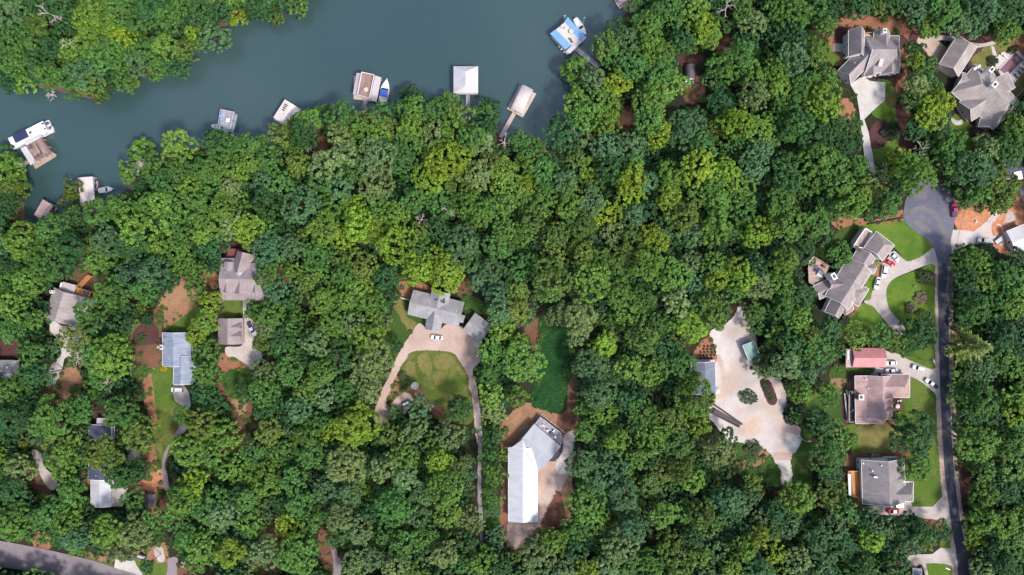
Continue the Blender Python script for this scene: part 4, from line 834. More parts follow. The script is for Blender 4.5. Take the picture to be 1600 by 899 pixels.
# -- left house w/ stairs
h = house('taupe-roofed house under the trees with an orange deck and stairs', R15, [(270, 148, 208, 338, 190, 4.2, 6.6, 0, 0), (325, 190, 290, 300, 110, 3.8, 5.2, 0, 0)], 'roof_taupe', 'wall_white', 'trim_brown', chimneys=[(163, 148, 3, 6.2, 0.9, 0.9, 0.3, 'wall_white')], nwin=6)
MB().prism([R15.w(x, y, 3.4) for x, y in ((238, 84), (322, 105), (305, 160), (224, 132))], 3.2, 3.4).build('flat_roof', 'metal_silver', h)
MB().prism([R15.w(x, y, 1.7) for x, y in ((240, 88), (318, 107), (303, 155), (228, 130))], 0, 3.15).build('annex_wall', 'wall_white', h)
MB().prism([R15.w(x, y, 4.6) for x, y in ((362, 178), (440, 195), (420, 238), (345, 232))], 4.45, 4.6).build('sunroom_roof', 'metal_grey', h)
MB().prism([R15.w(x, y, 2.3) for x, y in ((362, 182), (432, 198), (415, 234), (345, 230))], 0, 4.4).build('sunroom_wall', 'wall_grey', h)
MB().prism([R15.w(x, y, 3.6) for x, y in ((312, 322), (346, 330), (335, 372), (300, 366))], 3.45, 3.6).build('porch_roof', 'metal_grey', h)
deck(h, R15, [(332, 120), (420, 145), (412, 182), (460, 190), (462, 205), (400, 200), (315, 165)], 2.4, 'deck_orange', 1.0, 'timber_orange')
deck(h, R15, [(402, 42), (424, 48), (356, 125), (335, 115)], 1.4, 'deck_orange', 0.9, 'timber_orange', name='stair', edges=[0, 1, 3])
# -- blue-grey house
h = house('L-shaped house with a pale blue-grey shingle roof beside a bright lawn', R15, [(962, 410, 962, 622, 176, 3.4, 5.6, 0, 0), (1007, 560, 1004, 735, 122, 3.4, 5.2, 0, 0)], 'roof_blue_grey', 'wall_white', chimneys=[(866, 502, 0, 5.0, 0.9, 1.7, 0, 'wall_grey')], nwin=8)
MB().box((*R15.w(952, 434, 4.8), 4.7), (2.2, 2.4, 0.5)).build('dark_roof_box', 'dark_navy', h)
dsh = thing('satellite_dish', 'round white satellite dish by the chimney of the blue-grey house', 'satellite dish', R15.w(847, 502))
MB().tube((*R15.w(849, 502), 0), (*R15.w(849, 502), 2.6), 0.05).build('mast', 'steel', dsh)
dp = Vector((*R15.w(847, 502, 2.8), 2.8)); MB().tube(dp, dp + Vector((-0.1, 0.05, 0.22)), 0.42, 0.5, 12).build('dish', 'plastic_white', dsh)
# -- navy house and white carport
h = house('navy-roofed house mostly hidden by crowns, with a white rail along its side', R16, [(476, 140, 472, 490, 142, 3.4, 3.9, 0, 0)], 'roof_navy', 'wall_tan', nwin=6, vents=[(452, 463, 4.0)])
mb = MB()
for x in (553, 567):
    a, c2 = np.array(R16.w(x, 150, 3.2)), np.array(R16.w(x, 262, 3.2)); mb.box((*((a + c2) / 2), 3.2), (0.12, np.linalg.norm(c2 - a), 0.12))
for j in range(7): mb.box((*R16.w(560, 155 + 17 * j, 3.2), 3.2), (0.9, 0.1, 0.1))
for y in (152, 206, 260):
    for x in (553, 567): mb.box((*R16.w(x, y, 1.6), 1.6), (0.12, 0.12, 3.1))
mb.build('pergola', 'trim_white', h)
MB().prism([R16.w(x, y, 3.0) for x, y in ((455, 95), (530, 98), (520, 140), (452, 140))], 2.85, 3.0).build('porch_roof', 'metal_silver', h)
h = house('carport with a bright white metal roof between the navy house and the pale slab', R16, [(480, 494, 480, 662, 126, 3.0, 3.9, 0, 0)], 'metal_white', 'wall_white', cat='carport', name='carport', windows=False)
house('little grey metal shed standing on red clay below the pale slab', R16, [(790, 582, 790, 664, 58, 2.3, 3.0, 0, 0)], 'metal_charcoal', 'wall_grey', 'trim_grey', cat='shed', name='shed', nwin=1)
# -- edges of the picture
h = house('grey-roofed house cut by the picture edge beside dark trees, small white dish on it', RH, [(-160, 340, 200, 340, 270, 3.2, 4.8, 0, 0)], 'roof_grey', 'wall_white', 'trim_grey', nwin=3)
MB().box((*RH.w(85, 400, 4.0), 3.9), (2.0, 1.5, 0.4), 0.2).build('roof_unit', 'metal_pale', h)
MB().box((*RH.w(110, 310, 4.6), 4.6), (1.0, 1.0, 1.0), 0.2).build('chimney', 'wall_grey', h)
house('corner of a slate-blue flat-roofed house by the lower drive', RE, [(380, 782, 380, 1150, 150, 3.2, 3.9, 0, 0)], 'roof_blue_grey', 'wall_tan', nwin=2)
h = house('navy-roofed house at the right edge above the clay building site', R7, [(540, 175, 800, 160, 150, 3.4, 5.2, 0, 0)], 'roof_navy', 'wall_tan', nwin=3)
MB().box((*R7.w(645, 225, 4.2), 4.5), (3.0, 3.2, 0.9), R_(12)).build('roof_box', 'plastic_white', h)
house('new building under a plain white roof on the orange clay site', R7, [(600, 745, 740, 690, 190, 3.2, 4.0, 0, 0)], 'metal_pale', 'wall_white', nwin=2, cat='building', name='building')
# -- quonset shed in the woods
q = thing('arched_shed', 'dark round-topped shed alone in a woodland clearing', 'shed', T3.w(838, 335))
mb = MB(); cx, y0 = T3.w(838, 300, 2.5); _, y1 = T3.w(838, 368, 2.5); hw = 2.05; rr = []
for y in (y0, y1): rr.append([(cx + hw * math.cos(t), y, 0.3 + 2.6 * math.sin(t)) for t in np.linspace(0, math.pi, 13)])
for i in range(12): mb.add([rr[0][i], rr[0][i + 1], rr[1][i + 1], rr[1][i]], [(0, 1, 2, 3)])
mb.build('roof_shell', 'metal_charcoal', q)
for r_ in rr: MB().add([(x, y + (0.06 if r_ is rr[1] else -0.06), z) for x, y, z in r_] , [tuple(range(13))]).build('end_wall', 'wall_grey', q)
MB().box((cx, y1 - 0.05, 1.2), (1.6, 0.1, 2.0)).build('door', 'trim_white', q)
for j, (cc, lb) in enumerate((('plastic_white', 'white bin at the front of the round-topped woodland shed'), ('metal_unit', 'grey storage box in front of the round-topped woodland shed'), ('plastic_teal', 'teal bin at the front corner of the round-topped woodland shed'))):
    t = thing('storage_bin', lb, 'storage bin', (cx - 1.4 + 1.3 * j, y1 - 0.8), 0, 'bins by the woodland shed')
    MB().box((cx - 1.4 + 1.3 * j, y1 - 0.8, 0.45), (0.7, 0.6, 0.9), 0.3 * j, 0, 1.1).build('body', cc, t); MB().box((cx - 1.4 + 1.3 * j, y1 - 0.8, 0.94), (0.82, 0.72, 0.08), 0.3 * j).build('lid', cc, t)
CLEAR.append([T3.w(x, y) for x, y in ((800, 280), (875, 280), (875, 400), (830, 390), (800, 330))]); HARD.append(CLEAR[-1])
# ---------------------------------------------------------------- docks
def rect(zt, ax, ay, bx, by, W, h):
    A, B = np.array(zt.w(ax, ay, h)), np.array(zt.w(bx, by, h)); d = unit(B - A); n = np.array([-d[1], d[0]]); q = zt.ln(W, h) / 2
    return [tuple(A + n * q), tuple(B + n * q), tuple(B - n * q), tuple(A - n * q)]
def dock(label, zt, deckpoly, mat, gang=None, gw=1.3, gmat=None, z=-0.45):
    w = [zt.w(x, y, z) for x, y in deckpoly]; c = np.mean(w, axis=0)
    t = thing('boat_dock', label, 'boat dock', c, z)
    MB().prism(w, z - 0.14, z).build('deck', mat, t)
    fl = MB()
    for k in (0.25, 0.75):
        p = [np.array(w[0]) * (1 - k) + np.array(w[1]) * k, np.array(w[3 % len(w)]) * (1 - k) + np.array(w[2]) * k]
        e = p[1] - p[0]; fl.box((*((p[0] + p[1]) / 2), z - 0.42), (np.linalg.norm(e) * 0.94, 0.9, 0.5), math.atan2(e[1], e[0]))
    fl.build('float', 'foam_dark', t)
    if gang:
        a, b2 = np.array(zt.w(*gang[0], 0)), np.array(zt.w(*gang[1], 0)); L = np.linalg.norm(b2 - a); rz = math.atan2(*(b2 - a)[::-1])
        # a hinged bridge that climbs from the dock to the bank
        d = (b2 - a) / L; n = np.array([-d[1], d[0]]) * gw / 2; za, zb = z + 0.05, 0.15
        mb = MB().add([(*(a + n), za), (*(b2 + n), zb), (*(b2 - n), zb), (*(a - n), za), (*(a + n), za - .12), (*(b2 + n), zb - .12), (*(b2 - n), zb - .12), (*(a - n), za - .12)],
                      [(0, 3, 2, 1), (4, 5, 6, 7), (0, 1, 5, 4), (1, 2, 6, 5), (2, 3, 7, 6), (3, 0, 4, 7)])
        g = mb.build('gangway', gmat or mat, t)
        r = MB()
        for s in (-1, 1):
            q = n * s * 0.95
            r.tube((*(a + q), za + 0.95), (*(b2 + q), zb + 0.95), 0.035, n=5)
            for j in range(6): r.box((*(a + q + (b2 - a) * j / 5), za + (zb - za) * j / 5 + 0.48), (0.06, 0.06, 0.95), rz)
        o = r.build('railing', 'steel', t); o.parent = g
    return t
def posts(t, poly, z0, z1, mat='trim_white', mid=True):
    c = np.mean(poly, axis=0)
    pts = list(poly) + ([tuple((np.array(poly[i]) + np.array(poly[(i + 1) % len(poly)])) / 2) for i in range(len(poly))] if mid else [])
    for p in pts:
        q = np.array(p) + (c - np.array(p)) * 0.07
        MB().box((*q, (z0 + z1) / 2), (0.16, 0.16, z1 - z0)).build('post', mat, t)
def flat_roof(t, poly, z, mat, name='roof', th=0.2): return MB().prism(poly, z - th, z).build(name, mat, t)
def table(label, xy, z, mat='plastic_white', r=0.6, group=None):
    t = thing('table', label, 'table', xy, z, group)
    MB().tube((*xy, z + 0.68), (*xy, z + 0.74), r, r, 14).build('table_top', mat, t)
    MB().tube((*xy, z), (*xy, z + 0.68), 0.06, 0.06, 8).tube((*xy, z), (*xy, z + 0.05), 0.3, 0.25, 10).build('pedestal', 'steel', t)
    return t
def chair(label, xy, z, rz, mat, group=None, sx=0.62):
    t = thing('chair', label, 'chair', xy, z, group, rz)
    MB().box((0, 0, 0.42), (sx, 0.6, 0.09)).build('seat', mat, t, True)
    MB().box((0, 0.3, 0.72), (sx, 0.08, 0.6)).build('backrest', mat, t, True)
    for s in (-1, 1):
        for q in (-1, 1): MB().box((s * sx * 0.44, q * 0.26, 0.19), (0.05, 0.05, 0.38)).build('leg', 'steel', t, True)
        MB().box((s * sx * 0.5, 0.02, 0.62), (0.06, 0.6, 0.05)).build('armrest', mat, t, True)
    return t
def lounger(label, xy, z, rz, mat, group=None):
    t = thing('sun_lounger', label, 'sun lounger', xy, z, group, rz)
    MB().box((0, -0.3, 0.34), (0.7, 1.35, 0.1)).build('mattress', mat, t, True)
    mb = MB(); mb.add([(-.35, .38, .3), (.35, .38, .3), (.35, 1.0, .72), (-.35, 1.0, .72), (-.35, .36, .4), (.35, .36, .4), (.35, .96, .82), (-.35, .96, .82)], [(3, 2, 1, 0), (4, 5, 6, 7), (0, 1, 5, 4), (1, 2, 6, 5), (2, 3, 7, 6), (3, 0, 4, 7)])
    mb.build('backrest', mat, t, True)
    for s in (-1, 1):
        for y in (-0.85, 0.75): MB().box((s * 0.3, y, 0.14), (0.06, 0.06, 0.28)).build('leg', 'steel', t, True)
    return t
def boat(label, xy, rz, L=7.5, Wd=2.5, hull='boat_white', cover=None, motor=True, z=WATER, inner='plastic_white'):
    t = thing('motor_boat', label, 'boat', xy, z, None, rz)
    def ring(s, zz, taper):
        o = []
        for i in range(24):
            u = i / 24 * 2 * math.pi; x = math.cos(u); y = math.sin(u)
            xx = L / 2 * x * (1 if x > 0 else 0.98); k = 1 - max(0, x) ** 2.2 * 0.15
            yy = Wd / 2 * s * (abs(y) ** 0.55) * (1 if y > 0 else -1) * (1 - max(0, x) ** 2.4)
            yy = yy if x > 0 else Wd / 2 * s * (1 if y > 0 else -1) * (abs(y) ** 0.28)
            o.append((xx * taper, yy * k, zz))
        return o
    hb = MB().rings([ring(0.55, -0.35, 0.86), ring(0.9, 0.15, 0.97), ring(1.0, 0.75, 1.0), ring(0.86, 0.78, 0.95), ring(0.82, 0.45, 0.93)])
    hb.build('hull', hull, t, True, True)
    MB().prism([(L * .44, 0), (L * .28, Wd * .3), (L * .08, Wd * .38), (L * .08, -Wd * .38), (L * .28, -Wd * .3)], 0.5, 0.82).build('foredeck', hull, t, True)
    mb = MB(); mb.add([(L * .10, Wd * .36, .8), (L * .10, -Wd * .36, .8), (L * .02, -Wd * .33, 1.25), (L * .02, Wd * .33, 1.25), (L * .11, Wd * .36, .8), (L * .11, -Wd * .36, .8), (L * .03, -Wd * .33, 1.25), (L * .03, Wd * .33, 1.25)], [(0, 1, 2, 3), (7, 6, 5, 4), (0, 3, 7, 4), (1, 5, 6, 2), (3, 2, 6, 7)])
    mb.build('windscreen', 'glass', t, True)
    for s in (-1, 1): MB().box((-L * .06, s * Wd * .2, .7), (0.6, 0.55, 0.5)).build('seat', inner, t, True)
    MB().box((-L * .36, 0, .68), (0.6, Wd * .7, 0.45)).build('bench_seat', inner, t, True)
    if cover:
        MB().box((-L * .1, 0, 1.75), (L * .26, Wd * .8, 0.12), 0, 0, 0.92).build('canopy', cover, t, True)
        mb = MB()
        for s in (-1, 1):
            for x in (-L * .2, 0): mb.tube((x, s * Wd * .38, .75), (x, s * Wd * .36, 1.7), 0.025, n=5)
        mb.build('canopy_frame', 'steel', t, True)
    if motor: MB().box((-L * .5 - .2, 0, .6), (0.5, 0.45, 0.9), 0, 0, 0.8).build('outboard_motor', 'black', t, True)
    return t
def jetski(label, xy, rz, mat='jet_pink', L=3.1, z=WATER):
    t = thing('jet_ski', label, 'jet ski', xy, z, None, rz)
    r = []
    for s, zz in ((0.6, -0.1), (1.0, 0.25), (0.9, 0.5), (0.55, 0.62)):
        r.append([(L / 2 * math.cos(u) * (0.95 if zz > .3 else 1), 0.58 * s * math.copysign(abs(math.sin(u)) ** .7, math.sin(u)) * (1 - 0.35 * max(0, math.cos(u)) ** 2), zz) for u in np.linspace(0, 2 * math.pi, 20, endpoint=False)])
    MB().rings(r).build('hull', mat, t, True, True)
    MB().box((-0.5, 0, .75), (1.3, 0.38, 0.28), 0, 0, .8).build('seat', 'black', t, True)
    mb = MB().tube((0.35, -.35, .98), (0.35, .35, .98), 0.035, n=6).tube((0.45, 0, .6), (0.35, 0, .98), 0.06, n=6); mb.build('handlebar', 'black', t, True)
    return t
dz = -0.45
# two-storey party dock and houseboat
t = dock('dock with a brown rooftop sun deck between white roof strips, houseboat moored alongside', RA, [(165, 300), (325, 205), (440, 372), (278, 470)], 'deck_tan', ((215, 415), (95, 470)), 1.5, 'deck_pink')
pl = [RA.w(x, y, 2.4) for x, y in ((205, 290), (325, 228), (408, 350), (275, 412))]
MB().prism(pl, 2.2, 2.4).build('roof_deck', 'deck_brown', t); posts(t, pl, dz, 2.2)
flat_roof(t, [RA.w(x, y, 2.6) for x, y in ((160, 312), (200, 290), (278, 412), (238, 442))], 2.6, 'metal_pale', 'side_roof')
flat_roof(t, [RA.w(x, y, 2.7) for x, y in ((188, 262), (318, 198), (328, 222), (205, 286))], 2.7, 'metal_pale', 'side_roof')
mb = MB()
for i in range(1, 3):
    a, c2 = np.array(pl[i]), np.array(pl[(i + 1) % 4]); rz = math.atan2(*(c2 - a)[::-1]); L = np.linalg.norm(c2 - a)
    mb.box((*((a + c2) / 2), 3.35), (L, 0.07, 0.07), rz)
    for j in range(9): mb.box((*(a + (c2 - a) * j / 8), 2.87), (0.06, 0.06, 0.94), rz)
mb.build('railing', 'trim_brown', t)
MB().box((*RA.w(308, 315, 2.4), 2.42), (0.5, 5.2, 0.08), R_(32)).build('roof_strip', 'deck_dark', t)
table('round dark table on the brown rooftop deck of the party dock', RA.w(246, 302, 2.4), 2.4, 'cushion_dark', 0.85)
for x, y, lb in ((292, 372, 'left'), (316, 362, 'right')):
    lounger('dark lounger on the brown dock roof, %s' % ('nearer the white side strip' if lb == 'left' else 'nearer the open water'), RA.w(x, y, 2.4), 2.4, R_(145), 'cushion_dark', 'loungers on the party dock roof')
hb = thing('houseboat', 'white flat-topped houseboat with a dark navy sunshade on its roof', 'houseboat', RA.w(245, 195), WATER)
w = rect(RA, 82, 272, 395, 132, 100, 0.0)
mb = MB().prism(w, -1.25, -0.3); mb.build('hull', 'boat_white', hb)
w2 = rect(RA, 112, 262, 340, 160, 78, 1.8); MB().prism(w2, -0.3, 1.9).build('cabin', 'plastic_white', hb)
w3 = rect(RA, 84, 274, 355, 137, 92, 2.1); MB().prism(w3, 1.95, 2.1).build('roof', 'boat_white', hb)
w4 = rect(RA, 107, 238, 208, 188, 70, 2.5); MB().prism(w4, 2.42, 2.5).build('sunshade', 'dark_navy', hb)
mb = MB()
for p in w4: mb.box((*p, 2.28), (0.08, 0.08, 0.34))
mb.build('sunshade_post', 'steel', hb)
for x, y, s in ((237, 187, 0.9), (333, 118, 0.8), (352, 157, 0.6)): MB().box((*RA.w(x, y, 2.2), 2.25), (s, s * .8, 0.35), R_(25)).build('roof_unit', 'cushion_dark', hb)
for x, y in ((370, 115), (395, 150)): MB().box((*RA.w(x, y, 0), 0.0), (1.1, 0.9, 0.8), R_(25)).build('seat', 'cushion_dark', hb)
MB().box((*RA.w(408, 152, 0), -0.2), (0.7, 1.2, 0.9), R_(25)).build('outboard_motor', 'boat_white', hb)
# white roofed dock, jet ski, boat
t = dock('dock under a pale flat roof beside a yellow-green tree, jet ski beside it', RA, [(612, 545), (735, 535), (742, 735), (632, 745)], 'deck_pale', ((640, 735), (600, 800)))
pl = [RA.w(x, y, 2.5) for x, y in ((605, 542), (720, 528), (737, 722), (628, 742))]
rm = MB(); roof_wing(rm, None, wing_geo(RA, (664, 535, 682, 732, 116, 2.4, 2.75, 0, 0))); rm.build('roof', ['metal_cream', 'trim_white'], t); posts(t, pl, dz, 2.3)
jetski('pinkish-brown jet ski moored beside the pale flat-roofed dock', RA.w(754, 592, -0.6), R_(85))
boat('white boat with dark seats behind trees near the pale flat-roofed dock', RA.w(828, 632, -0.4), R_(8), 6.5, 2.3)
# brown-pink roofed dock
t = dock('low dock under a pinkish-brown ribbed metal roof in the corner of the cove', RA, [(330, 725), (445, 770), (410, 830), (300, 860)], 'deck_dark', ((320, 850), (330, 900)))
g = wing_geo(RA, (374, 730, 304, 852, 92, 2.3, 2.7, 0, 0)); rm = MB(); roof_wing(rm, None, g); rm.build('roof', ['metal_brownpink', 'trim_white'], t)
posts(t, rect(RA, 374, 730, 304, 852, 80, 2.0), dz, 2.2)
jetski('dark jet ski on the water side of the pinkish-brown roofed dock', RA.w(430, 785, -.6), R_(65), 'car_dark')
# hidden dock under leaves
t = dock('dock half hidden below overhanging leaves, blue canopy boat beside it', RI, [(320, 440), (470, 370), (600, 470), (560, 570), (420, 640)], 'deck_pale', ((560, 520), (680, 600)))
pl = [RI.w(x, y, 2.3) for x, y in ((440, 375), (570, 365), (605, 480), (545, 560), (470, 440))]; flat_roof(t, pl, 2.3, 'metal_cream'); posts(t, pl, dz, 2.1, mid=False)
boat('small pale green boat with a light blue canopy among shore leaves', RI.w(430, 590, -.4), R_(-50), 5.0, 2.0, 'boat_white', 'fabric_lightblue')
# grey party dock with blue
t = dock('grey-blue rooftop-deck dock with a pale square table on top', RB, [(225, 470), (392, 515), (350, 690), (195, 655)], 'deck_blue', ((285, 660), (262, 715)), 1.4, 'deck_grey')
pl = [RB.w(x, y, 2.5) for x, y in ((232, 460), (362, 488), (325, 655), (208, 610))]; MB().prism(pl, 2.3, 2.5).build('roof_deck', 'deck_grey', t); posts(t, pl, dz, 2.3, 'trim_grey')
mb = MB()
for i in range(4):
    a, c2 = np.array(pl[i]), np.array(pl[(i + 1) % 4]); rz = math.atan2(*(c2 - a)[::-1]); L = np.linalg.norm(c2 - a)
    mb.box((*((a + c2) / 2), 3.4), (L, 0.1, 0.1), rz)
    for j in range(8): mb.box((*(a + (c2 - a) * j / 7), 2.95), (0.06, 0.06, 0.9), rz)
mb.build('railing', 'trim_white', t)
tb = thing('square_table', 'pale square table on the grey-blue dock roof', 'table', RB.w(303, 570, 2.5), 2.5, None, R_(-12))
MB().box((0, 0, .74), (1.5, 1.5, .07)).build('table_top', 'plastic_white', tb, True)
for sx in (-1, 1):
    for sy in (-1, 1): MB().box((sx * .62, sy * .62, .35), (.08, .08, .7)).build('leg', 'steel', tb, True)
for i, (x, y) in enumerate(((244, 508), (232, 528), (236, 560))):
    chair('light blue deck chair on the grey-blue dock roof, %s in its row' % ('farthest from shore', 'middle one', 'nearest shore')[i], RB.w(x, y, 2.5), 2.5, R_(70), 'fabric_lightblue', 'blue chairs on the dock roof')
chair('light blue deck chair alone at the shore end of the grey-blue dock roof', RB.w(302, 632, 2.5), 2.5, R_(170), 'fabric_lightblue')
boat('low white open boat nosed against the grey-blue dock', RB.w(175, 630, -.4), R_(168), 4.2, 1.9)
# beige roof dock
t = dock('dock under a beige pitched metal roof with four dark slots on it', RB, [(760, 560), (870, 370), (1030, 470), (975, 590), (880, 640)], 'deck_pale', ((900, 620), (930, 660)))
g = wing_geo(RB, (945, 405, 830, 588, 186, 2.6, 3.5, 0, 0)); rm = MB(); roof_wing(rm, None, g); rm.build('roof', ['metal_beige', 'trim_white'], t); posts(t, rect(RB, 940, 415, 835, 580, 170, 2.2), dz, 2.5)
sl_ = (3.5 - 2.6) / (g[2] / 2)
for i in range(4):
    MB().box((*RB.w(895 - 15 * i, 412 + 18 * i, 3.1), 3.12 + 0.02), (0.5, 1.5, 0.1), R_(28)).build('roof_slot', 'timber_dark', t) if False else MB().box((*RB.w(886 - 9 * i, 415 + 18 * i, 3.0), 3.2), (1.6, 0.42, 0.14), R_(-32)).build('roof_slot', 'timber_dark', t)
MB().box((*RB.w(965, 520, 3.0), 3.0), (0.5, 3.2, 0.25), R_(-28)).build('roof_rack', 'cushion_dark', t)
# brown top deck with grey side roofs + cruiser
t = dock('dock with a pinkish-brown top deck between two grey lean-to roofs', RC, [(150, 190), (425, 250), (390, 460), (150, 435)], 'deck_pink', ((278, 450), (255, 540)), 1.5, 'deck_grey')
pl = [RC.w(x, y, 3.0) for x, y in ((238, 158), (368, 186), (318, 430), (195, 395))]; MB().prism(pl, 2.8, 3.0).build('roof_deck', 'deck_brown', t); posts(t, pl, dz, 2.8)
mb = MB()
for i in range(4):
    a, c2 = np.array(pl[i]), np.array(pl[(i + 1) % 4]); rz = math.atan2(*(c2 - a)[::-1]); L = np.linalg.norm(c2 - a)
    mb.box((*((a + c2) / 2), 3.9), (L, 0.14, 0.1), rz); mb.box((*((a + c2) / 2), 3.2), (L, 0.1, 0.4), rz)
    for j in range(8): mb.box((*(a + (c2 - a) * j / 7), 3.45), (0.07, 0.07, 0.9), rz)
mb.build('railing', 'trim_white', t)
def lean(t, zt, pts, mat): # pts: 4 photo points, z each
    v = [(*zt.w(x, y, z), z) for x, y, z in pts]; MB().add(v + [(x, y, z - .15) for x, y, z in v], [(0, 1, 2, 3), (7, 6, 5, 4), (0, 4, 5, 1), (1, 5, 6, 2), (2, 6, 7, 3), (3, 7, 4, 0)]).build('side_roof', mat, t)
lean(t, RC, [(180, 162, 2.3), (142, 382, 2.3), (198, 390, 2.75), (238, 162, 2.75)], 'metal_silver')
lean(t, RC, [(440, 210, 2.3), (375, 188, 2.75), (322, 430, 2.75), (388, 465, 2.3)], 'metal_silver')
posts(t, [RC.w(x, y, 2) for x, y in ((182, 166), (144, 378), (386, 458), (436, 214))], dz, 2.2, mid=False)
table('pale round table on the pinkish-brown dock top', RC.w(282, 340, 3), 3.0, 'stone', 0.9)
boat('white cabin cruiser with a bright blue canopy beside the grey-roofed dock', RC.w(472, 350, -.2), R_(79), 10.4, 3.6, 'boat_white', 'fabric_blue')
# white hip-roof dock
t = dock('large square dock under a clean white hip roof', RC, [(1205, 110), (1440, 110), (1440, 388), (1205, 388)], 'deck_grey', ((1341, 378), (1341, 540)), 1.5, 'deck_grey')
g = wing_geo(RC, (1319, 92, 1319, 374, 256, 2.7, 4.4, 0.95, 0.95)); rm = MB(); roof_wing(rm, None, g); rm.build('roof', ['metal_pale', 'trim_white'], t); posts(t, rect(RC, 1319, 100, 1319, 366, 236, 2.0), dz, 2.6)
# barrel-roof dock
t = dock('dock with a curved cream canopy on a pink deck and long thin gangway', RD, [(172, 545), (278, 600), (192, 752), (90, 695)], 'deck_pink', ((138, 722), (50, 880)), 1.6, 'deck_pink', z=-.4)
A, B = np.array(RD.w(222, 558, 2.4)), np.array(RD.w(148, 712, 2.4)); d = unit(B - A); n = np.array([-d[1], d[0]]); hw = RD.ln(82, 2.4) / 2
mb = MB(); aa = np.linspace(0, math.pi, 15); r0 = [(*(A + n * hw * math.cos(u)), 2.1 + 0.9 * math.sin(u)) for u in aa]; r1 = [(*(B + n * hw * math.cos(u)), 2.1 + .9 * math.sin(u)) for u in aa]
mb.add(r0 + r1 + [(x, y, z - .1) for x, y, z in r0 + r1], [(i, i + 1, 16 + i, 15 + i) for i in range(14)] + [(30 + i, 45 + i, 46 + i, 31 + i) for i in range(14)] + [(i, 30 + i, 31 + i, i + 1) for i in range(14)] + [(15 + i, 16 + i, 46 + i, 45 + i) for i in range(14)])
mb.build('canopy', 'metal_cream', t, smooth=True); posts(t, [tuple(A + n * hw), tuple(B + n * hw), tuple(B - n * hw), tuple(A - n * hw)], -.4, 2.1)
# blue and white dock
t = dock('dock with two blue roof strips framing a white roof deck', RD, [(372, 240), (480, 150), (600, 240), (475, 350)], 'deck_pale', ((528, 305), (680, 432)), 1.7, 'deck_grey')
pl = [RD.w(x, y, 3.0) for x, y in ((400, 192), (462, 140), (565, 260), (498, 292))]; MB().prism(pl, 2.75, 3.0).build('roof_deck', 'concrete_light', t); posts(t, pl, dz, 2.8)
lean(t, RD, [(366, 215, 2.5), (462, 318, 2.5), (500, 288, 3.15), (402, 188, 3.15)], 'metal_blue')
lean(t, RD, [(480, 110, 2.6), (458, 138, 3.15), (560, 262, 3.15), (594, 238, 2.6)], 'metal_blue')
posts(t, [RD.w(x, y, 2) for x, y in ((370, 218), (462, 312), (590, 236), (480, 116))], dz, 2.4, mid=False)
MB().prism([RD.w(x, y, 2.9) for x, y in ((500, 295), (560, 262), (590, 248), (490, 345), (470, 330))], 2.75, 2.9).build('side_roof', 'metal_pale', t)
for i, (x, y, c) in enumerate(((440, 175, 'stone'), (462, 185, 'stone'), (500, 205, 'stone'))):
    table(('pale table on the white dock roof, farthest from shore', 'pale table on the white dock roof, beside the farthest one', 'large pale table in the middle of the white dock roof')[i], RD.w(x, y, 3), 3.0, c, (0.55, .5, .9)[i], 'tables on the white dock roof')
lounger('grey lounger at the shore end of the white dock roof', RD.w(500, 262, 3), 3.0, R_(35), 'cushion_dark')
for i, (x, y) in enumerate(((424, 298), (438, 316), (454, 332))):
    f = MB().tube((*RD.w(x, y, -.4), -.75), (*RD.w(x, y, -.4), -.1), 0.38, 0.3, 10).build('mooring_fender', 'plastic_white')
    tagobj(f, 'white mooring fender hanging along the open-water side of the blue-striped dock', 'fender', 'white fenders on the blue-striped dock')
boat('white sailboat-like runabout with a dark stern beside the blue-striped dock', RD.w(560, 172, -.4), R_(-56), 8.2, 2.5)
ms = thing('mast', 'thin white mast standing by the runabout at the blue-striped dock', 'mast', RD.w(578, 150), WATER); MB().tube((*RD.w(576, 152), WATER), (*RD.w(576, 152), 6.5), 0.08, .05).build('pole', 'plastic_white', ms); MB().box((*RD.w(576, 152), 5.9), (0.9, .06, .06)).build('spreader', 'plastic_white', ms)
ms = thing('mast', 'short white post at the outer corner of the blue-striped dock', 'post', RD.w(455, 125), dz); MB().tube((*RD.w(455, 128), dz), (*RD.w(455, 128), 4), 0.09, .07).build('pole', 'plastic_white', ms); MB().box((*RD.w(455, 128), 3.9), (0.5, .3, .2)).build('lamp_head', 'plastic_white', ms)
# dock cut by the top edge
t = dock('dock cut by the picture top, magenta kayak lying on its pale deck', RG, [(330, -20), (500, 255), (750, 115), (900, -40), (700, -260), (420, -260)], 'deck_pale', ((760, 80), (940, 340)), 1.6, 'deck_pink')
pl = [RG.w(x, y, 2.4) for x, y in ((455, -20), (540, 90), (720, 0), (640, -180), (480, -180))]; flat_roof(t, pl, 2.4, 'metal_pale'); posts(t, pl, dz, 2.2, mid=False)
ky = thing('kayak', 'magenta kayak lying along the dock at the top edge', 'kayak', RG.w(620, 110), dz, None, R_(30))
r = [[(1.6 * math.cos(u), 0.36 * s * math.sin(u) * (1 - .5 * abs(math.cos(u)) ** 3), zz) for u in np.linspace(0, 2 * math.pi, 20, endpoint=False)] for s, zz in ((.5, 0.02), (1, .2), (.9, .33), (.45, .36))]
MB().rings(r).build('hull', 'plastic_magenta', ky, True, True); MB().tube((-.1, 0, .35), (-.1, 0, .39), .24, .2, 12).build('cockpit', 'black', ky, True)
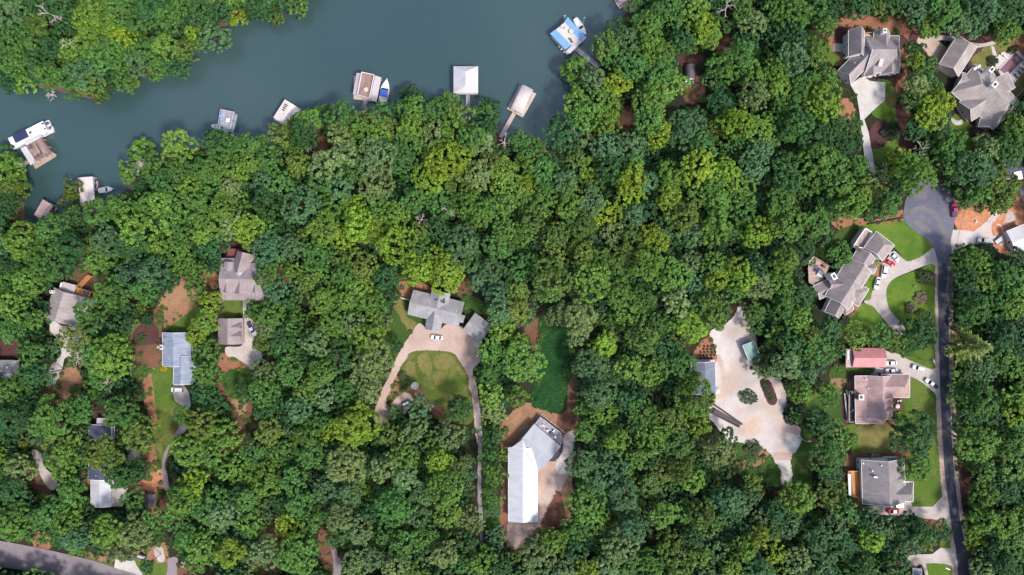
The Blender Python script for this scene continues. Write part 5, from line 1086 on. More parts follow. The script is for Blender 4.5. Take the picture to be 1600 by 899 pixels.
for i, (x, y, mt, lb) in enumerate(((960, 60, 'yellow_lime', 'lime green float beside the top-edge gangway'), (1020, 25, 'fabric_lightblue', 'light blue float among the leaves by the top-edge gangway'))):
    f = thing('water_float', lb, 'float', RG.w(x, y), WATER)
    rr = [[(*np.add(RG.w(x, y), (math.cos(u) * (1.0 + .22 * math.cos(v)), math.sin(u) * (1.0 + .22 * math.cos(v)))), WATER + .15 + .22 * math.sin(v)) for v in np.linspace(0, 2 * math.pi, 8, endpoint=False)] for u in np.linspace(0, 2 * math.pi, 21)]
    MB().rings(rr, cap0=False, cap1=False).build('ring', mt, f, smooth=True); MB().tube((*RG.w(x, y), WATER + .02), (*RG.w(x, y), WATER + .1), .85, .85, 14).build('floor', mt, f)

# ---------------------------------------------------------------- cars
def car(label, xy, rz, kind='sedan', mat='car_white', group=None, z=0.17):
    t = thing('pickup_truck' if kind == 'pickup' else 'parked_car', label, {'pickup': 'pickup', 'van': 'van', 'suv': 'car', 'sedan': 'car'}[kind], xy, z, group, rz)
    L, Wd, zb, zr = {'sedan': (4.8, 1.85, .92, 1.45), 'suv': (4.8, 1.95, 1.05, 1.75), 'van': (5.1, 2.0, 1.1, 1.9), 'pickup': (5.7, 2.0, 1.05, 1.85)}[kind]
    def ring(s, zz, lx):
        o = []
        for i in range(28):
            u = 2 * math.pi * i / 28; c, s_ = math.cos(u), math.sin(u)
            o.append((L / 2 * lx * math.copysign(abs(c) ** .42, c), Wd / 2 * s * math.copysign(abs(s_) ** .3, s_), zz))
        return o
    MB().rings([ring(.88, .22, .96), ring(1, .42, 1), ring(1, .68, .995), ring(.96, zb - .05, .97), ring(.9, zb, .94)]).build('body', mat, t, True, True)
    x0, x1, x2, x3 = {'sedan': (-1.75, -1.05, .35, 1.05), 'suv': (-2.2, -1.95, .45, 1.1), 'van': (-2.4, -2.2, .75, 1.6), 'pickup': (-.75, -.55, .75, 1.35)}[kind]
    a, bb = Wd * .44, Wd * .36
    base = [(x0, a, zb), (x3, a, zb), (x3, -a, zb), (x0, -a, zb)]; top = [(x1, bb, zr - .05), (x2, bb, zr - .05), (x2, -bb, zr - .05), (x1, -bb, zr - .05)]
    MB().add(base + top, [(4, 5, 6, 7), (0, 1, 5, 4), (1, 2, 6, 5), (2, 3, 7, 6), (3, 0, 4, 7)]).build('cabin', mat, t, True)
    MB().box(((x1 + x2) / 2, 0, zr - .03), (x2 - x1 + .06, bb * 2 + .06, .07), 0, 0, .93).build('roof', mat, t, True)
    def pane(nm, q, inset=.12):
        q = [Vector(p) for p in q]; c = sum(q, Vector()) / 4; nrm = (q[1] - q[0]).cross(q[2] - q[0]).normalized(); nrm = nrm if nrm.dot(c - Vector(((x1 + x2) / 2, 0, zb))) > 0 else -nrm
        o = [p + (c - p) * inset for p in q]; MB().add([tuple(p + nrm * .015) for p in o] + [tuple(p - nrm * .02) for p in o], [(0, 1, 2, 3), (7, 6, 5, 4), (0, 4, 5, 1), (1, 5, 6, 2), (2, 6, 7, 3), (3, 7, 4, 0)]).build(nm, 'glass', t, True)
    pane('windscreen', [base[1], base[2], top[2], top[1]], .08); pane('rear_window', [base[3], base[0], top[0], top[3]], .12)
    pane('side_window', [base[0], base[1], top[1], top[0]]); pane('side_window', [base[2], base[3], top[3], top[2]])
    if kind == 'pickup': MB().box((-L * .315, 0, zb + .03), (L * .34, Wd * .82, .1)).build('bed_cover', 'dark_navy', t, True)
    for sx in (-1, 1):
        for sy in (-1, 1):
            c = (sx * L * .305, sy * Wd * .46)
            w_ = MB().tube((c[0], c[1] - .1, .32), (c[0], c[1] + .1, .32), .32, .32, 16).build('wheel', 'rubber', t, True)
            r_ = MB().tube((c[0], c[1] + sy * .1, .32), (c[0], c[1] + sy * .115, .32), .2, .19, 12).build('rim', 'alloy', t, True); r_.parent = w_
    for sy in (-1, 1):
        MB().box((L * .475, sy * Wd * .33, .66), (.12, .38, .14)).build('headlight', 'lamp_clear', t, True)
        MB().box((-L * .48, sy * Wd * .35, .76), (.08, .3, .16)).build('taillight', 'light_red', t, True)
        MB().box((x3 - .25, sy * Wd * .53, zb + .08), (.16, .2, .14)).build('mirror', mat, t, True)
    return t
def carat(zt, x, y, a, *k, **kw): return car(k[0], zt.w(x, y, .8), R_(-a), *k[1:], **kw)
carat(R13, 400, 342, 187, 'white sedan parked on the dirt loop below the gabled porch', 'sedan')
carat(R8, 752, 325, 40, 'silver-white car tucked against the garage by the red car', 'sedan', 'car_silver')
carat(R8, 712, 372, 30, 'bright red car parked at the garage of the loop-drive house', 'sedan', 'car_red')
carat(R8, 668, 447, 100, 'white SUV parked between the red car and a white sedan on the loop drive', 'suv')
carat(R8, 611, 543, 105, 'white sedan parked nearest the front path of the loop-drive house', 'sedan', 'car_white')
carat(R9, 492, 224, 180, 'white sedan parked tight beside the red metal roof', 'sedan')
carat(R9, 496, 298, 180, 'white sedan parked between the red-roofed shed and the pink roof', 'sedan')
carat(R9, 745, 272, 197, 'white car alone in the middle of the drive near the utility pole', 'suv')
carat(R9, 868, 417, 217, 'white pickup with a dark navy bed cover at the mouth of the drive', 'pickup')
carat(R10, 626, 682, 180, 'white van parked beside the charcoal-roofed house wall', 'van')
carat(R10, 592, 752, 180, 'dark red car half under the tree beside the white van', 'sedan', 'car_red')
carat(R10, 490, 682, 180, 'teal-blue car parked at the corner of the charcoal-roofed house', 'sedan', 'car_teal')
carat(R7, 384, 730, 190, 'white car parked on the pale gravel of the clay site', 'suv')
carat(R7, 152, 492, 268, 'magenta-red pickup with a white cab parked on the edge of the cul-de-sac', 'pickup', 'car_magenta')
carat(R14, 332, 602, 62, 'white pickup with dark glass parked by the dormered garage', 'pickup')
carat(R15, 972, 772, 180, 'white van parked at the foot of the blue-grey roof', 'van')
# trailers and odds and ends
def trailer(label, xy, rz, L=4.0, mat='metal_unit', cargo=None, Wd=2.0):
    t = thing('trailer', label, 'trailer', xy, .17, None, rz)
    MB().box((0, 0, .6), (L, Wd, .12)).build('bed', mat, t, True)
    mb = MB()
    for s in (-1, 1): mb.box((0, s * Wd / 2, .85), (L, .06, .4))
    mb.build('side_panel', mat, t, True)
    MB().tube((L / 2, 0, .55), (L / 2 + 1.2, 0, .5), .06).build('drawbar', 'steel', t, True)
    for s in (-1, 1): MB().tube((-.2, s * (Wd / 2 + .16) - .1, .33), (-.2, s * (Wd / 2 + .16) + .1, .33), .33, .33, 14).build('wheel', 'rubber', t, True)
    if cargo: MB().box((-.2, 0, .95), (L * .7, Wd * .7, .5), 0, 0, .8).build('load', cargo, t, True)
    return t
trailer('flat grey trailer standing behind the white car on the clay site', R7.w(500, 728), R_(38), 3.6, 'metal_unit')
trailer('black and white boat trailer at the end of the dirt loop by shrubs', R13.w(215, 742), R_(28), 3.6, 'black', 'plastic_white', 1.5)
trailer('dark trailer parked among weeds beside the white driveway of the lower road', RF.w(705, 372), R_(-20), 4.2, 'car_dark', 'metal_unit')
trailer('low dark trailer half under the tree at the dirt loop end', R13.w(160, 800), R_(28), 2.6, 'black', None, 1.2)
# furniture
lab = ('nearest the house', 'middle one of the row', 'farthest from the house')
for i, (x, y) in enumerate(((830, 400), (857, 371), (885, 345))): lounger('dark lounger on the pale pool paving, ' + lab[i], R6.w(x, y), .2, R_(-45 + 90), 'cushion_dark', 'loungers along the pool')
for i, (x, y) in enumerate(((728, 232), (748, 248))): lounger('pinkish lounger at the uphill pool corner, %s' % ('beside the lawn' if i == 0 else 'beside the pool'), R6.w(x, y), .2, R_(60), 'plastic_pink', 'pink loungers at the pool corner')
tb = thing('dining_table', 'white square table on the tan deck of the loop-drive house', 'table', R8.w(135, 465, 2.2), 2.2, None, R_(-28))
MB().box((0, 0, .74), (2.2, 2.2, .08)).build('table_top', 'plastic_white', tb, True)
for sx in (-1, 1):
    for sy in (-1, 1): MB().box((sx * .95, sy * .95, .35), (.1, .1, .7)).build('leg', 'steel', tb, True)
chair('blue chair beside the white table on the tan deck', R8.w(101, 440, 2.2), 2.2, R_(30), 'fabric_blue', sx=1.1)
g = thing('grill', 'dark brown grill on the tan deck near the house wall', 'grill', R8.w(165, 405, 2.2), 2.2, None, R_(-28)); MB().box((0, 0, .75), (1.3, 1.0, .5), 0, 0, .85).build('hood', 'deck_red', g, True); MB().box((0, 0, .25), (1.1, .8, .5)).build('cart', 'black', g, True)
table('round white table on the patio between the pink house and a lime bush', R9.w(545, 627), .15, 'plastic_white', .85)
for i, (x, y) in enumerate(((575, 575), (550, 577))): chair('white patio chair by the pink house, %s' % ('next to the lawn' if i == 0 else 'next to the wall'), R9.w(x, y), .15, R_(20 * i), 'plastic_white', 'white chairs on the pink house patio')
table('small white round table at the top corner of the dark side deck', R9.w(124, 497, 1.6), 1.6, 'plastic_white', .62)
chair('light blue swing chair on the dark side deck of the pink house', R9.w(128, 665, 1.6), 1.6, R_(60), 'fabric_lightblue', sx=1.2)
for i, (x, y) in enumerate(((148, 576), (150, 632))): table('tiny white side table on the dark deck, %s' % ('nearer the round white table' if i == 0 else 'beside the swing chair'), R9.w(x, y, 1.6), 1.6, 'plastic_white', .32, 'side tables on the dark deck')
def unitbox(label, xy, s=0.95, z=.12):
    t = thing('air_conditioner', label, 'air conditioner', xy, z); MB().box((*xy, z + .4), (s, s, .8)).build('casing', 'metal_unit', t); MB().tube((*xy, z + .8), (*xy, z + .84), s * .38, s * .38, 14).build('fan_grille', 'black', t); return t
unitbox('larger grey air conditioner outside the white eave of the charcoal roof', R10.w(367, 150), 1.1); unitbox('smaller grey air conditioner outside the white eave of the charcoal roof', R10.w(415, 147), .85)
unitbox('grey air conditioner between the pink house and the red-roofed shed', R9.w(315, 336), 1.2); unitbox('dark small air conditioner near the round dish bed of the pool house', R6.w(447, 347), 1.3)
unitbox('pale air conditioner between the grey-roofed house and its garage', R13.w(556, 240), 1.0)
def bin_(label, xy, mat, s=.7):
    t = thing('wheeled_bin', label, 'bin', xy, .12); MB().box((*xy, .62), (s, s, 1.0), .2, 0, 1.12).build('body', mat, t); MB().box((*xy, 1.16), (s * 1.2, s * 1.2, .08), .2).build('lid', mat, t); return t
bin_('dark bin by the white sedan at the pink house', R9.w(375, 322), 'black'); bin_('grey bin next to the dark bin at the pink house', R9.w(352, 338), 'metal_unit'); bin_('dark bin at the far end of the mulch strip by the pink house', R9.w(205, 342), 'black')
bx = thing('utility_box', 'teal utility box with a white lid at the edge of the cul-de-sac', 'utility box', R7.w(170, 372)); p = R7.w(168, 374)
MB().box((*p, .95), (1.6, 1.6, 1.7), R_(-25)).build('cabinet', 'plastic_teal', bx); MB().box((*p, 1.86), (1.75, 1.75, .12), R_(-25)).build('lid', 'plastic_white', bx)
for i, (x, y, mt, lb) in enumerate(((310, 175, 'plastic_pink', 'pale pink chair on the grey barn deck, farthest uphill'), (335, 205, 'plastic_pink', 'pale pink chair on the grey barn deck, beside the dark table'), (372, 208, 'plastic_white', 'white chair on the grey barn deck, outer side of the dark table'), (382, 245, 'plastic_white', 'white chair on the grey barn deck, lowest one'))): chair(lb, R12.w(x, y, 2.6), 2.6, R_(40 * i - 30), mt, 'chairs on the grey barn deck', sx=.95)
table('dark table on the grey barn deck amid pale chairs', R12.w(358, 226, 2.6), 2.6, 'dark_navy', .8)
for i in range(13):
    x, y = 300 + 135 * i / 12, 108 + 107 * i / 12; p = R12.w(x, y); s = .34 + .1 * random.random()
    r = [[(p[0] + s * q * (1 + .15 * math.sin(3 * u + i)) * math.cos(u), p[1] + s * q * math.sin(u), zz) for u in np.linspace(0, 2 * math.pi, 9, endpoint=False)] for q, zz in ((1, .05), (.95, .3), (.6, .5))]
    tagobj(MB().rings(r).build('edging_stone', 'stone'), 'rough pale stone in the curved row above the grey barn deck', 'stone', 'edging stones above the barn deck')
for i in range(7):
    x, y = 695 + 88 * i / 6, 288 + 32 * i / 6 - 14 * math.sin(math.pi * i / 6); p = R5.w(x, y); s = .3
    r = [[(p[0] + s * q * math.cos(u), p[1] + s * q * math.sin(u), zz) for u in np.linspace(0, 2 * math.pi, 9, endpoint=False)] for q, zz in ((1, .08), (.95, .3), (.6, .42))]
    tagobj(MB().rings(r).build('edging_stone', 'stone'), 'pale stone in the arc by the orange-railed porch of the clay-ring house', 'stone', 'stones in the porch arc')
tb = thing('grill', 'white and black grill on the small orange-railed porch', 'grill', R5.w(730, 375, 1.4), 1.4); p = R5.w(732, 375, 2); MB().box((*p, 2.0), (.9, 1.6, .35), .1).build('hood', 'plastic_white', tb); MB().box((*p, 1.6), (.8, 1.4, .5), .1).build('cart', 'black', tb)
hc = thing('hot_tub', 'small blue-black hot tub on the orange timber deck', 'hot tub', R15.w(390, 150, 2.4), 2.4); p = R15.w(390, 150, 2.6); MB().box((*p, 2.75), (2.3, 2.1, .7), -.25).build('tub', 'dark_navy', hc); MB().box((*p, 3.13), (2.0, 1.8, .06), -.25).build('cover', 'cushion_dark', hc)
for x, y, lb in ((135, 340, 0), (155, 265, 1)): pass
# retaining walls of the gravel lot
for i, (a_, b_) in enumerate((((238, 652), (432, 788)), ((208, 700), (412, 806)))):
    a, c2 = np.array(R11.w(*a_, 1)), np.array(R11.w(*b_, 1)); t = thing('retaining_wall', 'dark timber retaining wall by the gravel, ' + ('upper one of the pair' if i == 0 else 'lower one of the pair'), 'retaining wall', (a + c2) / 2, 0, 'timber retaining walls on the gravel lot')
    rz = math.atan2(*(c2 - a)[::-1]); L = np.linalg.norm(c2 - a)
    for k in range(3): MB().box((*((a + c2) / 2), .25 + .36 * k), (L - .5 * k, .6, .33), rz).build('beam', 'timber_dark', t)
a, c2 = np.array(R11.w(232, 690, .3)), np.array(R11.w(412, 795, .3)); t = thing('timber_steps', 'dark broad timber steps between the two retaining walls', 'steps', (a + c2) / 2); rz = math.atan2(*(c2 - a)[::-1]); L = np.linalg.norm(c2 - a)
for k in range(9): MB().box((*(a + (c2 - a) * (k + .5) / 9), .2 + .06 * (8 - k)), (L / 9.2, 1.9, .35 + .12 * (8 - k)), rz).build('tread', 'deck_dark', t)
fp = thing('fire_pit', 'grey stone fire pit ring on the round lawn', 'fire pit', R13.w(266, 636)); p = R13.w(266, 636)
rr = [[(p[0] + math.cos(u) * (1.25 + .25 * math.cos(v)), p[1] + math.sin(u) * (1.25 + .25 * math.cos(v)), .3 + .25 * math.sin(v)) for v in np.linspace(0, 2 * math.pi, 7, endpoint=False)] for u in np.linspace(0, 2 * math.pi, 19)]
MB().rings(rr, cap0=False, cap1=False).build('stone_ring', 'stone', fp); MB().tube((*p, .1), (*p, .18), 1.1, 1.1, 16).build('ash_bed', 'metal_unit', fp)
bb = thing('signboard', 'white board lying on the lower lawn beside the lane', 'board', RE.w(920, 785), .12); MB().box((*RE.w(920, 785), .2), (1.9, .35, .1), R_(-22)).build('panel', 'plastic_white', bb); MB().box((*RE.w(920, 785), .14), (1.2, .1, .06), R_(-22)).build('batten', 'timber_pale', bb)
pl_ = thing('lumber_pile', 'pile of pale boards and scrap at the edge of the lawn by the lane', 'lumber', RF.w(1215, 480), .05)
for k in range(7): MB().box((RF.w(1215, 480)[0] + random.uniform(-1, 1), RF.w(1215, 480)[1] + random.uniform(-.8, .8), .12 + .1 * k), (2.2, .18, .09), random.uniform(0, 3)).build('board', 'timber_pale', pl_)
pp = thing('pipe', 'thin pale curved pipe lying on the orange clay', 'pipe', R7.w(510, 620), .05); mb = MB(); q = [(480, 600), (500, 606), (518, 618), (528, 645), (538, 685)]
for a_, b_ in zip(q[:-1], q[1:]): mb.tube((*R7.w(*a_), .2), (*R7.w(*b_), .2), .17, .17, 8)
mb.build('pipe_run', 'plastic_pink', pp)
for i, (x, y, r, mt) in enumerate(((322, 582, .7, 'stone'), (535, 588, .35, 'stone'), (600, 560, .3, 'stone'))):
    p = R7.w(x, y); rr = [[(p[0] + r * q_ * (1 + .2 * math.sin(2 * u + i)) * math.cos(u), p[1] + r * q_ * math.sin(u), zz) for u in np.linspace(0, 2 * math.pi, 9, endpoint=False)] for q_, zz in ((1, .02), (.9, r * .6), (.5, r * .9))]
    tagobj(MB().rings(rr).build('rock', mt), ('largest pale rock on the orange clay, near the brush heap', 'small pale rock on the clay beside the curved pipe', 'smallest pale rock on the clay above the white-roofed building')[i], 'rock')
def brush_heap(label, xy, r, n, mats):
    t = thing('brush_pile', label, 'brush pile', xy, 0); mb = MB()
    for k in range(n):
        a, q_, zz = random.uniform(0, 6.28), r * math.sqrt(random.random()), random.uniform(.1, .9); x, y = xy[0] + q_ * math.cos(a), xy[1] + q_ * math.sin(a); b2 = random.uniform(0, 6.28); l = random.uniform(.5, 1.6)
        mb.tube((x, y, zz * .6), (x + l * math.cos(b2), y + l * math.sin(b2), zz * .6 + random.uniform(-.1, .3)), .06, .03, 5)
    mb.build('branches', mats, t)
brush_heap('heap of grey brushwood on the orange clay', R7.w(338, 462), 1.8, 90, 'bark_dead')
for i, (x, y, mt) in enumerate(((488, 492, 'plastic_white'), (470, 525, 'metal_unit'))):
    t = thing('sawhorse', 'white work stand at the clay edge, %s' % ('under the olive tree' if i == 0 else 'beside the gravel track'), 'work stand', R7.w(x, y), .05); p = R7.w(x, y)
    MB().box((*p, .8), (1.6, .5, .1), .6 + i).build('top', mt, t)
    for sx in (-.6, .6): MB().box((p[0] + sx * math.cos(.6 + i), p[1] + sx * math.sin(.6 + i), .4), (.1, .5, .8), .6 + i).build('leg', 'timber_pale', t)
# poles and line
def pole(label, base, top_px, zt, h=10.5, xarm=True, lamp=False):
    b2 = zt.w(*base); t = thing('utility_pole' if not lamp else 'street_lamp', label, 'utility pole' if not lamp else 'lamp', b2)
    MB().tube((*b2, 0), (*b2, h), .17, .11, 10).build('mast', 'wood_pole', t)
    if xarm:
        MB().box((*b2, h - .6), (.14, 2.4, .14), R_(20)).build('crossarm', 'wood_pole', t)
        MB().tube((b2[0] + .38, b2[1], h - 2.2), (b2[0] + .38, b2[1], h - 1.2), .27, .27, 10).build('transformer', 'steel', t)
        for s in (-1, 0, 1): MB().tube((b2[0] - s * .36, b2[1] + s * 1.0, h - .53), (b2[0] - s * .36, b2[1] + s * 1.0, h - .3), .05, .03, 6).build('insulator', 'plastic_white', t)
    if lamp:
        MB().tube((*b2, h - .2), (b2[0] + 1.0, b2[1] + .1, h + .1), .06).build('arm', 'steel', t); MB().box((b2[0] + 1.2, b2[1] + .1, h + .05), (.9, .45, .22)).build('lamp_head', 'plastic_white', t)
    return t, b2
_, pa = pole('grey utility pole with a transformer at the cul-de-sac edge', (152, 330), None, R7, 10.8)
_, pb = pole('grey utility pole on the grass strip by the lane and four white cars', (762, 188), None, R9, 9.6)
pole('lamp post with a white head at the rim of the gravel lot', (806, 873), None, R11, 7.0, False, True)
mb = MB()
for off in (-.9, .9):
    prev = None
    for k in range(25):
        u = k / 24; p = (pa[0] + (pb[0] - pa[0]) * u + off * .3, pa[1] + (pb[1] - pa[1]) * u + off, 10.2 + (9.0 - 10.2) * u - 1.6 * 4 * u * (1 - u))
        if prev: mb.tube(prev, p, .025, .025, 4, caps=False)
        prev = p
tagobj(mb.build('power_line', 'black'), 'thin sagging power line from the cul-de-sac pole to the lane pole', 'power line')
# stair fence south of the turning circle
a, c2 = np.array(T8.w(470, 152, .8)), np.array(T8.w(636, 122, .8)); t = thing('retaining_wall', 'low dark wall along the clay strip by the cul-de-sac lawn', 'retaining wall', (a + c2) / 2)
for k in range(2): MB().box((*((a + c2) / 2), .25 + .4 * k), (np.linalg.norm(c2 - a), .45 - .1 * k, .4), math.atan2(*(c2 - a)[::-1])).build('beam', 'timber_dark', t)
# ---------------------------------------------------------------- foliage meshes
def crown_mesh(seed, nlobe, nclump, nleaf, leaf, flat=0.85, spread=0.56, cr=(.065, .12)):
    r = np.random.default_rng(seed)
    lob = [(0, 0, .26, .46)]
    for i in range(nlobe):
        a = 2 * math.pi * (i + r.uniform(-.32, .32)) / nlobe; q = spread * r.uniform(.8, 1.12); lob.append((q * math.cos(a), q * math.sin(a), r.uniform(-.34, .16), r.uniform(.27, .43)))
    for i in range(max(2, nlobe // 2)):
        a = r.uniform(0, 6.28); q = r.uniform(.15, .4); lob.append((q * math.cos(a), q * math.sin(a), r.uniform(.14, .5), r.uniform(.22, .34)))
    lob = np.array(lob); C = []
    w = lob[:, 3] ** 2; w /= w.sum(); tries = 0
    while len(C) < nclump and tries < nclump * 40:
        tries += 1
        k = r.choice(len(lob), p=w); v = r.normal(size=3); v /= np.linalg.norm(v)
        if v[2] < -.45: continue
        p = lob[k, :3] + v * lob[k, 3] * r.uniform(.86, 1.06)
        dd = np.linalg.norm(lob[:, :3] - p, axis=1) / lob[:, 3]; dd[k] = 9
        if dd.min() < .8: continue
        C.append((*p, r.uniform(*cr), r.uniform(0, 1)))
    C = np.array(C); n = len(C) * nleaf
    ci = np.repeat(np.arange(len(C)), nleaf)
    D = r.normal(size=(n, 3)); D[:, 2] += .45; D /= np.linalg.norm(D, axis=1)[:, None]
    P0 = C[ci, :3] + D * (C[ci, 3] * r.uniform(.45, 1.12, n))[:, None]
    Nn = D * .75 + r.normal(size=(n, 3)) * .45; Nn[:, 2] += .35; Nn /= np.linalg.norm(Nn, axis=1)[:, None]
    T = np.cross(Nn, r.normal(size=(n, 3))); T /= np.linalg.norm(T, axis=1)[:, None]; B = np.cross(Nn, T)
    s = leaf * r.uniform(.65, 1.35, n)[:, None]
    V = np.stack([P0 + T * s * 1.25, P0 + B * s * .8, P0 - T * s * 1.25, P0 - B * s * .8], 1)
    V[:, :, 2] *= flat
    lv = np.clip(.5 + (C[ci, 4] - .5) * .75 + r.normal(size=n) * .2, 0, 1)
    return V.reshape(-1, 3), np.arange(4 * n).reshape(-1, 4), lv
def pine_mesh(seed, layers=9, leaf=.05):
    r = np.random.default_rng(seed); P0, D, L = [], [], []
    for l in range(layers):
        f = l / (layers - 1); z = -.7 + 1.7 * f; rad = (1 - f) ** .8 * 1.0 + .05; nb = int(13 - 6 * f)
        for b_ in range(nb):
            a = 2 * math.pi * (b_ + r.uniform(-.35, .35)) / nb + l * .7; d = np.array([math.cos(a), math.sin(a), -.12]); rr = rad * r.uniform(.75, 1.1); br = r.uniform(0, 1)
            for k in range(int(46 * rr) + 5):
                u = r.uniform(.12, 1) * rr; side = np.array([-d[1], d[0], 0]) * r.normal() * .085 * (1.25 - u / rr * .7)
                P0.append(np.array([0, 0, z]) + d * u + side + np.array([0, 0, r.normal() * .025])); D.append(d + side * 4 + np.array([0, 0, .2])); L.append(.15 + .65 * u / rr * .9 + (br - .5) * .4)
    P0 = np.array(P0); T = np.array(D); n = len(P0); T /= np.linalg.norm(T, axis=1)[:, None]
    Nn = np.array([0, 0, 1.0]) + r.normal(size=(n, 3)) * .5; B = np.cross(Nn, T); B /= np.linalg.norm(B, axis=1)[:, None]
    s = leaf * r.uniform(.7, 1.3, n)[:, None]
    V = np.stack([P0 + T * s * 1.5, P0 + B * s * .5, P0 - T * s * 1.5, P0 - B * s * .5], 1)
    return V.reshape(-1, 3), np.arange(4 * n).reshape(-1, 4), np.clip(np.array(L) + r.normal(size=n) * .12, 0, 1)
RAW = {'S': [crown_mesh(100 + i, 5 + i % 2, 85, 36, .044, cr=(.08, .14)) for i in range(4)], 'M': [crown_mesh(200 + i, 5 + i % 5, 175, 40, .031, .8 + .05 * (i % 4), .5 + .03 * (i % 5)) for i in range(12)],
       'L': [crown_mesh(300 + i, 6 + i % 5, 310, 40, .0235, .8 + .05 * (i % 4), .5 + .03 * (i % 5), cr=(.05, .095)) for i in range(9)], 'N': [pine_mesh(400 + i) for i in range(2)], 'B': [crown_mesh(500 + i, 5, 110, 34, .065, .8, .45, (.09, .15)) for i in range(3)]}
MESH = {}
for k, ls in RAW.items():
    MESH[k] = []
    for V, Q, lv in ls:
        MESH[k].append(np_mesh('crown_leaves', V, Q, ['foliage'], False, (('leaf_var', 'FLOAT', lv),)))
def trunk_mesh(seed):
    r = random.Random(seed); mb = MB(); prev = Vector((0, 0, -.03)); rad = .055; lx, ly = r.uniform(-.05, .05), r.uniform(-.05, .05); ring = []
    pts = [(0, 0, -.03, .075), (0, 0, .04, .056), (lx * .5, ly * .5, .35, .046), (lx, ly, .7, .036), (lx * .8, ly * 1.2, 1.0, .018)]
    mb.rings([[(x + q * math.cos(u), y + q * math.sin(u), z) for u in np.linspace(0, 2 * math.pi, 9, endpoint=False)] for x, y, z, q in pts])
    for i in range(6):
        a = i * 1.05 + r.uniform(-.3, .3); z0 = .5 + .08 * i; p = Vector((lx * z0, ly * z0, z0)); e = p + Vector((math.cos(a) * .55, math.sin(a) * .55, .22))
        m1 = p.lerp(e, .5) + Vector((0, 0, -.04)); mb.tube(p, m1, .022, .016, 6); mb.tube(m1, e, .016, .006, 6)
    o = mb.build('trunk_proto', 'bark', smooth=True); me = o.data; bpy.data.objects.remove(o); return me
TRUNKS = [trunk_mesh(i) for i in range(4)]

